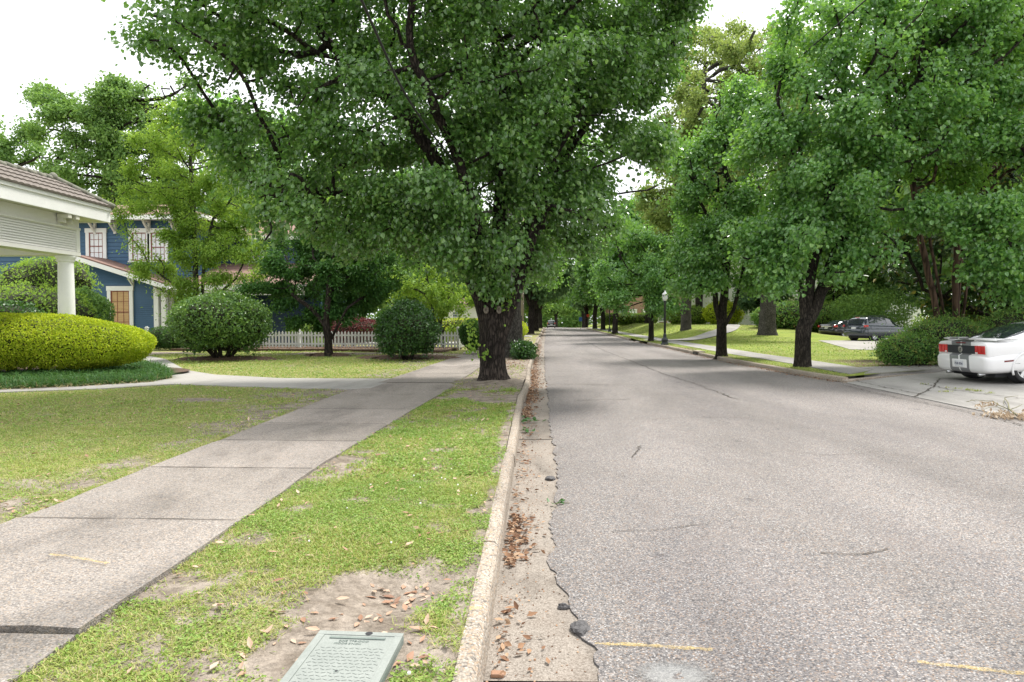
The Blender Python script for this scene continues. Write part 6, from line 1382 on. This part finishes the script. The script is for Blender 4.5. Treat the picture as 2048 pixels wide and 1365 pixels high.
# nandina hedge behind the coupe
for k, (x, y, rx, ry, rz_, zc, rzz, lb, n_) in enumerate([(11.9, 22.4, 1.35, .9, .46, .50, .3, 'feathery green shrub left of the white coupe, its left end', 13000), (13.3, 22.9, 1.7, 1.0, .72, .82, .3, 'feathery green shrub right behind the coupe boot', 14000), (16.6, 23.8, 2.2, 1.0, .85, 1.25, .2, 'feathery green shrub behind the coupe roof', 10000)]):
    bush('nandina_shrub', (x, y, .12), (rx, ry, rz_), zc, lb, 'leaf_nandina', n_, .085, .28, 1.1, 70 + k, 9, 'bark_mid', 'shrub', 'feathery shrubs behind the white coupe', low=-.95, rz=rzz, wr=.42, depth=.26, stray=.34)
for k, (px_, py_, Y, rx, ry, rz_, lf, lb) in enumerate([(1378, 650, 83, 3.0, 2, 1.15, 'leaf_azalea', 'loose yellow green shrub on the hill left of the round bush'), (1446, 650, 80, 2.1, 1.8, 1.45, 'leaf_gold', 'bright round green bush before the white house'),
    (1258, 652, 104, 4.2, 1.6, .9, 'leaf_azalea', 'long low clipped hedge in front of the brick building'), (1570, 668, 63, 3.2, 1.8, 1.3, 'leaf_nandina', 'dark green shrubs beside the thick oak trunk'), (1660, 660, 66, 3.4, 1.8, 1.7, 'leaf_azalea', 'leafy green shrub behind the black sedan'),
    (1745, 600, 62, 4.2, 2.4, 2.2, 'leaf_back', 'dark leafy mass above the parked cars before the white house'), (1640, 600, 74, 3.2, 2, 2.6, 'leaf_back', 'green shrub at the foot of the white house right of the oak'),
    (1945, 640, 33, 2.6, 1.5, 1.2, 'leaf_azalea', 'bright shrub in the gap below the magnolia')]):
    c = D(px_, py_, Y); zb_ = float(zr(c.x, c.y)) - .05; bush('hill_shrub' if k < 2 else ('low_hedge' if k == 2 else 'shade_shrub'), (c.x, c.y, zb_), (rx, ry, rz_), rz_ * .9, lb, lf, 6500 if k != 5 else 9000, .17 if Y > 50 else .1, .34 if k in (5, 6) else .14, .45, 80 + k, 3, core=k not in (5, 6), stray=.15, cat_='hedge' if k == 2 else 'shrub', depth=.35 if k in (5, 6) else .12, box=1.4 if k == 2 else 1)
# far-off wood beyond the crest
g = np.random.default_rng(77); parts = []
for x, y, rx, rz_ in [(-60, 330, 22, 13), (-30, 300, 16, 12), (-8, 320, 13, 12), (8, 300, 12, 10), (22, 310, 14, 12), (45, 320, 20, 14), (80, 330, 24, 15), (-100, 330, 28, 15)]:
    k = 5200; d = unit(g.normal(size=(k, 3))); P = np.array([x, y, float(drop(y)) + rz_ * .55]) + d * np.array([rx, 6, rz_]) * (1 - .35 * np.abs(g.normal(size=(k, 1))) * .5) * (1 + .35 * (noise3(d * 3 + x, 1.0)[:, None] - .5))
    parts.append((*leaf_arrays(P, g.normal(size=P.shape), unit(d + g.normal(size=P.shape) * .6), 1.1, .8), 0))
V, Fq, mi = cat(parts); tag(fast_mesh('far_wood', V, Fq, M['leaf_back']), 'far-off wood closing the end of the street', 'wood', kind='stuff')
# fan palm
p = D(203, 640, 26.5); FP = empty('fan_palm', (p.x, p.y, .8), 'small spiky fan palm against the bamboo blind window', 'palm')
g = np.random.default_rng(9); vs = []; Vp = []; 
k = 420; d = unit(g.normal(size=(k, 3)) * np.array([1, 1, .5]) + np.array([0, 0, .35])); P = np.repeat(np.array([[0, 0, .35]]), k, 0) + d * .12
V, Fq = blade_arrays(P, d, .5 * (.7 + .5 * g.random(k)), np.full(k, .03), .4); fast_mesh('fronds', V, Fq, M['palm'], FP)
MB().tube([(0, 0, -.75), (0, 0, .4)], [.1, .08], 8).build('trunk', M['bark_dark'], FP, smooth=True)

# ------------------------------------------------------------------ grass, border plants, litter
def region_pts(n, x0, x1, y0, y1, g): return g.uniform(x0, x1, n), g.uniform(y0, y1, n)
def left_ok(x, y):
    m = (x < curb_l(y) - .12) & ~((x < SW_R(y) + .03 * (noise2(x, y, 6) - .3)) & (x > SW_L(y) - .02)) & ~in_poly(x, y, WALK) & ~in_poly(x, y, LIRI) & ~in_poly(x, y, BED)
    m &= ~((np.abs(x - (c1.x + c2.x) / 2 - (y - c1.y) * .02) < wdt / 2 + .01) & (y < c1.y + .01))
    m &= ~((y > 40.4) & (y < 45)); return m
parts = []; g = np.random.default_rng(101)
def add_grass(n, x0, x1, y0, y1, L, wdt_, zf, ok, dirt, weed=.35, thr=.56, bend=.5):
    x, y = region_pts(n, x0, x1, y0, y1, g); m = ok(x, y); x, y = x[m], y[m]
    d = dirt(x, y) + .30 * (noise2(x, y, 9, 3) - .5); m = d + g.normal(size=len(x)) * .19 < thr; x, y = x[m], y[m]
    k = len(x); P = np.stack([x, y, zf(x, y) - .004], -1)
    isw = g.random(k) < weed * 1.5 * (.25 + .75 * sst(.30, .70, fbm2(x, y, 2.6, 6)))
    tall = .6 + .8 * noise2(x, y, 3.1, 5)
    A = P[~isw]; dv = unit(g.normal(size=A.shape) * np.array([1, 1, 0]) * .85 + np.array([0, 0, .75]))
    V, Fq = blade_arrays(A, dv, L * tall[~isw] * (.5 + .9 * g.random(len(A))), wdt_ * (.7 + .6 * g.random(len(A))), bend); parts.append((V, Fq, 0))
    A = P[isw]
    if len(A):
        A = A + np.stack([g.normal(size=len(A)) * .01, g.normal(size=len(A)) * .01, L * .75 * g.random(len(A)) * tall[isw]], -1)
        nm = unit(g.normal(size=A.shape) * .5 + np.array([0, 0, 1])); V, Fq = leaf_arrays(A, g.normal(size=A.shape) * np.array([1, 1, .3]), nm, np.maximum(.016, wdt_ * 3.2) * (.6 + .7 * g.random(len(A))), .75); parts.append((V, Fq, 1))
add_grass(110000, -2.3, -.3, 2.3, 6.2, .042, .0045, zl, left_ok, dirt_l, .55)
add_grass(75000, -2.3, -.3, 6.2, 14.5, .045, .008, zl, left_ok, dirt_l, .5)
add_grass(30000, -2.2, -.3, 14.5, 40, .05, .015, zl, left_ok, dirt_l, .3)
add_grass(60000, -7.5, -3.75, 4.0, 9.0, .045, .006, zl, left_ok, dirt_l, .35)
add_grass(70000, -13, -3.75, 9.0, 17, .045, .010, zl, left_ok, dirt_l, .3)
add_grass(70000, -16, -3.2, 16, 31, .06, .016, zl, left_ok, dirt_l, .2)
V, Fq, mi = cat(parts); tag(fast_mesh('grass', V, Fq, [M['grass'], M['weed']], None, mi), 'short mixed grass and weeds on the left verge and lawn', 'grass', kind='stuff')
parts = []
ok_r = lambda x, y: (x > curb_r(y) + .16) & (y > ystart(x) + .12) & ~((x > 8.0) & (x < 9.72) & (y < 130) & ((x > 8.25 - .25 * sst(24, 30, y) + .3 * sst(55, 100, y) - .02) & (x < 9.68 - .25 * sst(24, 30, y) + .3 * sst(55, 100, y)))) & ~in_poly(x, y, np.array(CARDRV)) & ~((y > 49) & (y < 51) & (x < 9))
def path_ok(x, y):
    ok0 = ok_r(x, y) & ~in_poly(x, y, PAVE_R)
    PP = np.array([(9.4, 48.5), (11.0, 51.0), (13.4, 55), (16.0, 60), (18.6, 68), (20.6, 77), (22.3, 88)]); d = np.full(x.shape, 9e9)
    for a, b in zip(PP[:-1], PP[1:]):
        t = np.clip(((x - a[0]) * (b - a)[0] + (y - a[1]) * (b - a)[1]) / ((b - a) ** 2).sum(), 0, 1); d = np.minimum(d, np.hypot(x - a[0] - t * (b - a)[0], y - a[1] - t * (b - a)[1]))
    return ok0 & (d > .95)
add_grass(26000, 7, 14, 17.8, 30, .05, .012, zr, path_ok, dirt_r, .15, .55)
add_grass(60000, 6.9, 18, 28, 62, .06, .022, zr, path_ok, dirt_r, .1, .7)
add_grass(50000, 6.9, 24, 60, 110, .07, .045, zr, path_ok, dirt_r, .05, .8)
V, Fq, mi = cat(parts); tag(fast_mesh('grass', V, Fq, [M['grass'], M['weed']], None, mi), 'bright short grass on the right verge and hill', 'grass', kind='stuff')
# clover flowers
parts = []; x, y = region_pts(60, -2.1, -.5, 2.7, 6.5, g); m = left_ok(x, y) & (dirt_l(x, y) < .5) & (fbm2(x, y, 1.7, 6) > .47); x, y = x[m], y[m]; mb = MB()
for a, b_ in zip(x, y):
    s = random.uniform(.005, .009); z = float(zl(a, b_)) + random.uniform(.035, .06)
    mb.lathe([(.2 * s, -s), (s, -s * .3), (.9 * s, s * .5), (.3 * s, s)], 7, (a, b_, z))
tag(mb.build('clover_flowers', M['white_petal'], None), 'tiny white clover heads scattered in the verge grass', 'flowers', kind='stuff')
# border grass along the garden path
n = 17000; x, y = region_pts(n * 4, LIRI[:, 0].min(), LIRI[:, 0].max(), LIRI[:, 1].min(), LIRI[:, 1].max(), g); m = in_poly(x, y, LIRI); x, y = x[m][:n], y[m][:n]
P = np.stack([x, y, np.full(len(x), .14)], -1); cl = (np.floor(x * 6) * 12.9898 + np.floor(y * 6) * 78.233) % 6.28
d = unit(g.normal(size=P.shape) * np.array([.8, .8, .2]) + np.array([0, -.25, .8])); V1, F1 = blade_arrays(P, d, .36 * (.6 + .6 * g.random(len(P))), np.full(len(P), .016), .9)
edge_k = g.random(len(P)) < .42; Ps = P[edge_k] + np.array([0, -.06, 0]); d2 = unit(g.normal(size=Ps.shape) * np.array([.7, .5, .1]) + np.array([0, -.8, .35])); V2, F2 = blade_arrays(Ps, d2, .27 * (.6 + .6 * g.random(len(Ps))), np.full(len(Ps), .014), .9)
V, Fq, mi = cat([(V1, F1, 0), (V2, F2, 1)]); tag(fast_mesh('border_grass', V, Fq, [M['leaf_lirio'], M['leaf_straw']], None, mi), 'strappy border grass under the golden hedge', 'border plants', kind='stuff')
bmx = MB(); bmx.prism([(px_, py_, .12) for px_, py_ in LIRI], (0, 0, .03)); tag(bmx.build('planting_bed', M['mulch']), 'dark mulch bed under the strappy border grass', 'bed', kind='structure')
pb = MB(); n = 30; pb.add([(-13.2 + 3.6 * math.cos(6.283 * k / n), 17.9 + 2.1 * math.sin(6.283 * k / n), .205) for k in range(n)], [tuple(range(n))]); tag(pb.build('planting_bed', M['mulch']), 'dark bare bed beneath the golden hedge', 'bed', kind='structure')
# dry leaves
def litter(name, pts, L, m, label, lift=.006, tilt=.2, wr=.44, zf=None, curl=.12):
    P = np.array(pts, float); k = len(P)
    nm = unit(g.normal(size=(k, 3)) * tilt + np.array([0, 0, 1])); ax = g.normal(size=(k, 3)) * np.array([1, 1, .15])
    V, Fq = leaf_arrays(P + np.array([0, 0, lift]), ax, nm, L * (.5 + .75 * g.random(k)), wr, .09, curl, (.33, .47, .72, .30))
    return tag(fast_mesh(name, V, Fq, m), label, 'fallen leaves', kind='stuff')
pts_ = []
def scat(n, cx, cy, sx, sy, zf): 
    x = cx + g.normal(size=n) * sx; y = cy + g.normal(size=n) * sy; z = zf(x, y); pts_.extend(zip(x, y, np.broadcast_to(z, x.shape)))
scat(34, PIT.x + .02, PIT.y, .09, .10, zl)
lq = G(640, 1262, .1); scat(14, lq.x - .15, lq.y - .1, .1, .15, zl); lq = G(700, 1255, .1); scat(13, lq.x, lq.y + .06, .14, .03, zl); lq = G(830, 1300, .1); scat(16, lq.x, lq.y, .05, .15, zl)
x, y = region_pts(320, -2.15, -.4, 2.6, 15, g); m = left_ok(x, y); pts_ += list(zip(x[m], y[m], zl(x[m], y[m]) + .015))
x, y = region_pts(420, -9, -3.8, 5, 17, g); m = left_ok(x, y); pts_ += list(zip(x[m], y[m], zl(x[m], y[m]) + .015))
lq = G(60, 1010, .13); scat(40, lq.x, lq.y, .35, .2, zl)
litter('fallen_leaves', pts_, .062, M['dryleaf'], 'tan dry leaves scattered over the left grass and dirt hollow')
pts_ = []
for y0, y1, n_ in ((3.0, 4.0, 40), (4.4, 5.6, 260), (5.6, 8, 60), (8, 13, 120), (11.2, 12.6, 240), (13, 22, 1500), (22, 45, 1500), (45, 110, 900)):
    y = g.uniform(y0, y1, n_); x = curb_l(y) + .02 + np.abs(g.normal(size=n_)) * (.09 if y0 < 13 else .13); pts_ += list(zip(x, y, -.012 + drop(y)))
for y0, y1, n_ in ((17.8, 24, 420), (24, 50, 900), (50, 110, 500)):
    y = g.uniform(y0, y1, n_); x = curb_r(y) - .02 - np.abs(g.normal(size=n_)) * .16; pts_ += list(zip(x, y, .012 + drop(y)))
x = -1.1 + g.normal(size=1500) * .45; y = g.uniform(20, 33, 1500); m = x < curb_l(y) - .1; pts_ += list(zip(x[m], y[m], zl(x[m], y[m]) + .01))
x, y = region_pts(2600, -15, -3.6, 30.6, 33, g); m = in_poly(x, y, BED); pts_ += list(zip(x[m], y[m], np.full(m.sum(), .265)))
for c, a, b_ in PADS: x = c.x + g.normal(size=350) * a * .45; y = c.y + g.normal(size=350) * b_ * .45; pts_ += list(zip(x, y, np.full(350, .25)))
x, y = region_pts(260, 10, 16, 20.9, 22.6, g); pts_ += list(zip(x, y, np.full(260, .16)))
litter('leaf_litter', pts_, .055, M['litter'], 'brown leaf litter along the kerbs, trunks and mulch', .008, .5, .5)
x = np.concatenate([curb_l(np.full(900, 5.)) + np.abs(g.normal(size=900)) * .14 + .0, g.uniform(-.25, .2, 500)]); y = np.concatenate([g.uniform(2.8, 14, 900), g.uniform(2.8, 9, 500)]); m = (x > curb_l(y) + .005) & (x < edge_x(y) - .01)
litter('gutter_debris', list(zip(x[m], y[m], np.full(m.sum(), -.014))), .014, M['litter'], 'dark grit and crumbs washed along the left gutter', .003, .6, .8)
# green sprigs in the gutter
for k, (px_, py_, n_, s, lb) in enumerate([(1056, 843, 16, .10, 'broken green leaf sprig lying against the left kerb'), (1050, 863, 5, .05, 'thin green sprig below the larger one in the gutter'), (1124, 1010, 6, .035, 'small green sprig on the broken asphalt edge')]):
    c = G(px_, py_, 0); r_ = empty('leaf_sprig', (c.x, c.y, .0), lb, 'leaf sprig')
    P = g.normal(size=(n_, 3)) * np.array([s * 1.4, s * .8, .012]) + np.array([0, 0, .03]); V, Fq = leaf_arrays(P, g.normal(size=P.shape) * np.array([1, 1, .2]), unit(g.normal(size=P.shape) * .5 + np.array([0, 0, 1])), .085 if k < 2 else .05, .8); fast_mesh('leaves', V, Fq, M['sprig'], r_)
    MB().tube([(-s * 1.6, 0, .008), (0, .01, .014), (s * 1.8, .02, .012)], .003, 5).build('stem', M['twig'], r_)
# lumps of broken asphalt
def lump(px_, py_, sx, sy, sz, lb, seed):
    c = G(px_, py_, 0); g2 = np.random.default_rng(seed); bm = bmesh.new(); bmesh.ops.create_icosphere(bm, subdivisions=3, radius=1)
    for v in bm.verts:
        q = np.array(v.co); f = 1 + .55 * (noise3(q + seed, 2.2) - .5) + .3 * (noise3(q + seed, 6) - .5); v.co = Vector((q[0] * sx * f, q[1] * sy * f, max(-.03, q[2] * sz * f)))
    me = bpy.data.meshes.new('asphalt_lump'); bm.to_mesh(me); bm.free(); me.materials.append(M['tar']); o = bpy.data.objects.new('asphalt_lump', me); o.location = (c.x, c.y, -.005); link(o); tag(o, lb, 'asphalt lump')
lump(1160, 1256, .05, .085, .03, 'loose oval lump of asphalt at the ragged road edge', 2); lump(1128, 1213, .035, .02, .02, 'small dark asphalt crumb above the oval lump', 3); lump(1100, 956, .05, .06, .02, 'dark broken asphalt crumb by the far gutter joint', 4)
c = G(995, 1345, 0); mb = MB(); mb.box(-.03, .03, -.02, .02, 0, .02); o = mb.build('stone_chip', M['dryleaf'], bevel=.006); o.location = (c.x, c.y, -.018); tag(o, 'small tan stone chip in the gutter near the bottom edge', 'stone')
# twig pile on the apron
c = G(2014, 828, .05); TP = empty('twig_pile', (c.x, c.y, float(drv_z(c.x, c.y))), 'fallen forked twig with pale dry leaves at the driveway edge', 'twig pile')
mb = MB(); q = lambda px_, py_, h=.03: (G(px_, py_, .05).x - c.x, G(px_, py_, .05).y - c.y, h)
for pts, rr in (([(2032, 833), (2018, 820), (2016, 811), (2009, 800)], .014), ([(2016, 820), (1996, 811), (1986, 804), (1972, 804), (1950, 805), (1932, 808)], .009), ([(2009, 800), (2022, 797), (2036, 796)], .006), ([(2018, 820), (2034, 817), (2044, 814)], .007), ([(2008, 823), (1992, 815), (1978, 817), (1965, 824)], .005), ([(2009, 800), (2006, 808), (2010, 812)], .005), ([(1950, 805), (1944, 801), (1936, 804)], .004)):
    mb.tube([q(px_, py_, .03 + .05 * random.random()) for px_, py_ in pts], [rr * (1 - .6 * i / len(pts)) for i in range(len(pts))], 6)
mb.build('twigs', M['twig'], TP, smooth=True)
P = []
for px_, py_, n_, s in ((2034, 834, 110, .16), (2008, 832, 60, .16), (1976, 808, 24, .07), (1962, 814, 14, .05), (1990, 829, 30, .14)): P.append(np.array([q(px_, py_, .03)]) + g.normal(size=(n_, 3)) * np.array([s, s * .7, .025]))
P = np.concatenate(P); P[:, 2] = np.abs(P[:, 2]) + .01; V, Fq = leaf_arrays(P, g.normal(size=P.shape), g.normal(size=P.shape) + np.array([0, 0, .8]), .06, .6, .2, -.3); fast_mesh('dry_leaves', V, Fq, M['paledry'], TP)
# driveway weeds
x = []; parts = []
for px_, py_, n_, s in ((1938, 779, 60, .05), (1955, 781, 60, .06), (1890, 781, 40, .06), (1980, 785, 30, .05), (1912, 776, 24, .05), (1847, 767, 20, .05), (1895, 774, 20, .04)):
    c = G(px_, py_, .06); P = np.array([[c.x, c.y, float(drv_z(c.x, c.y)) + .004]]) + g.normal(size=(n_, 3)) * np.array([s, s * .5, 0]); parts.append((*blade_arrays(P, unit(g.normal(size=P.shape) * .6 + np.array([0, 0, .6])), .06, np.full(n_, .01)), 0))
V, Fq, mi = cat(parts); tag(fast_mesh('driveway_weeds', V, Fq, M['grass']), 'small green weeds in the driveway joints', 'weeds', kind='stuff')
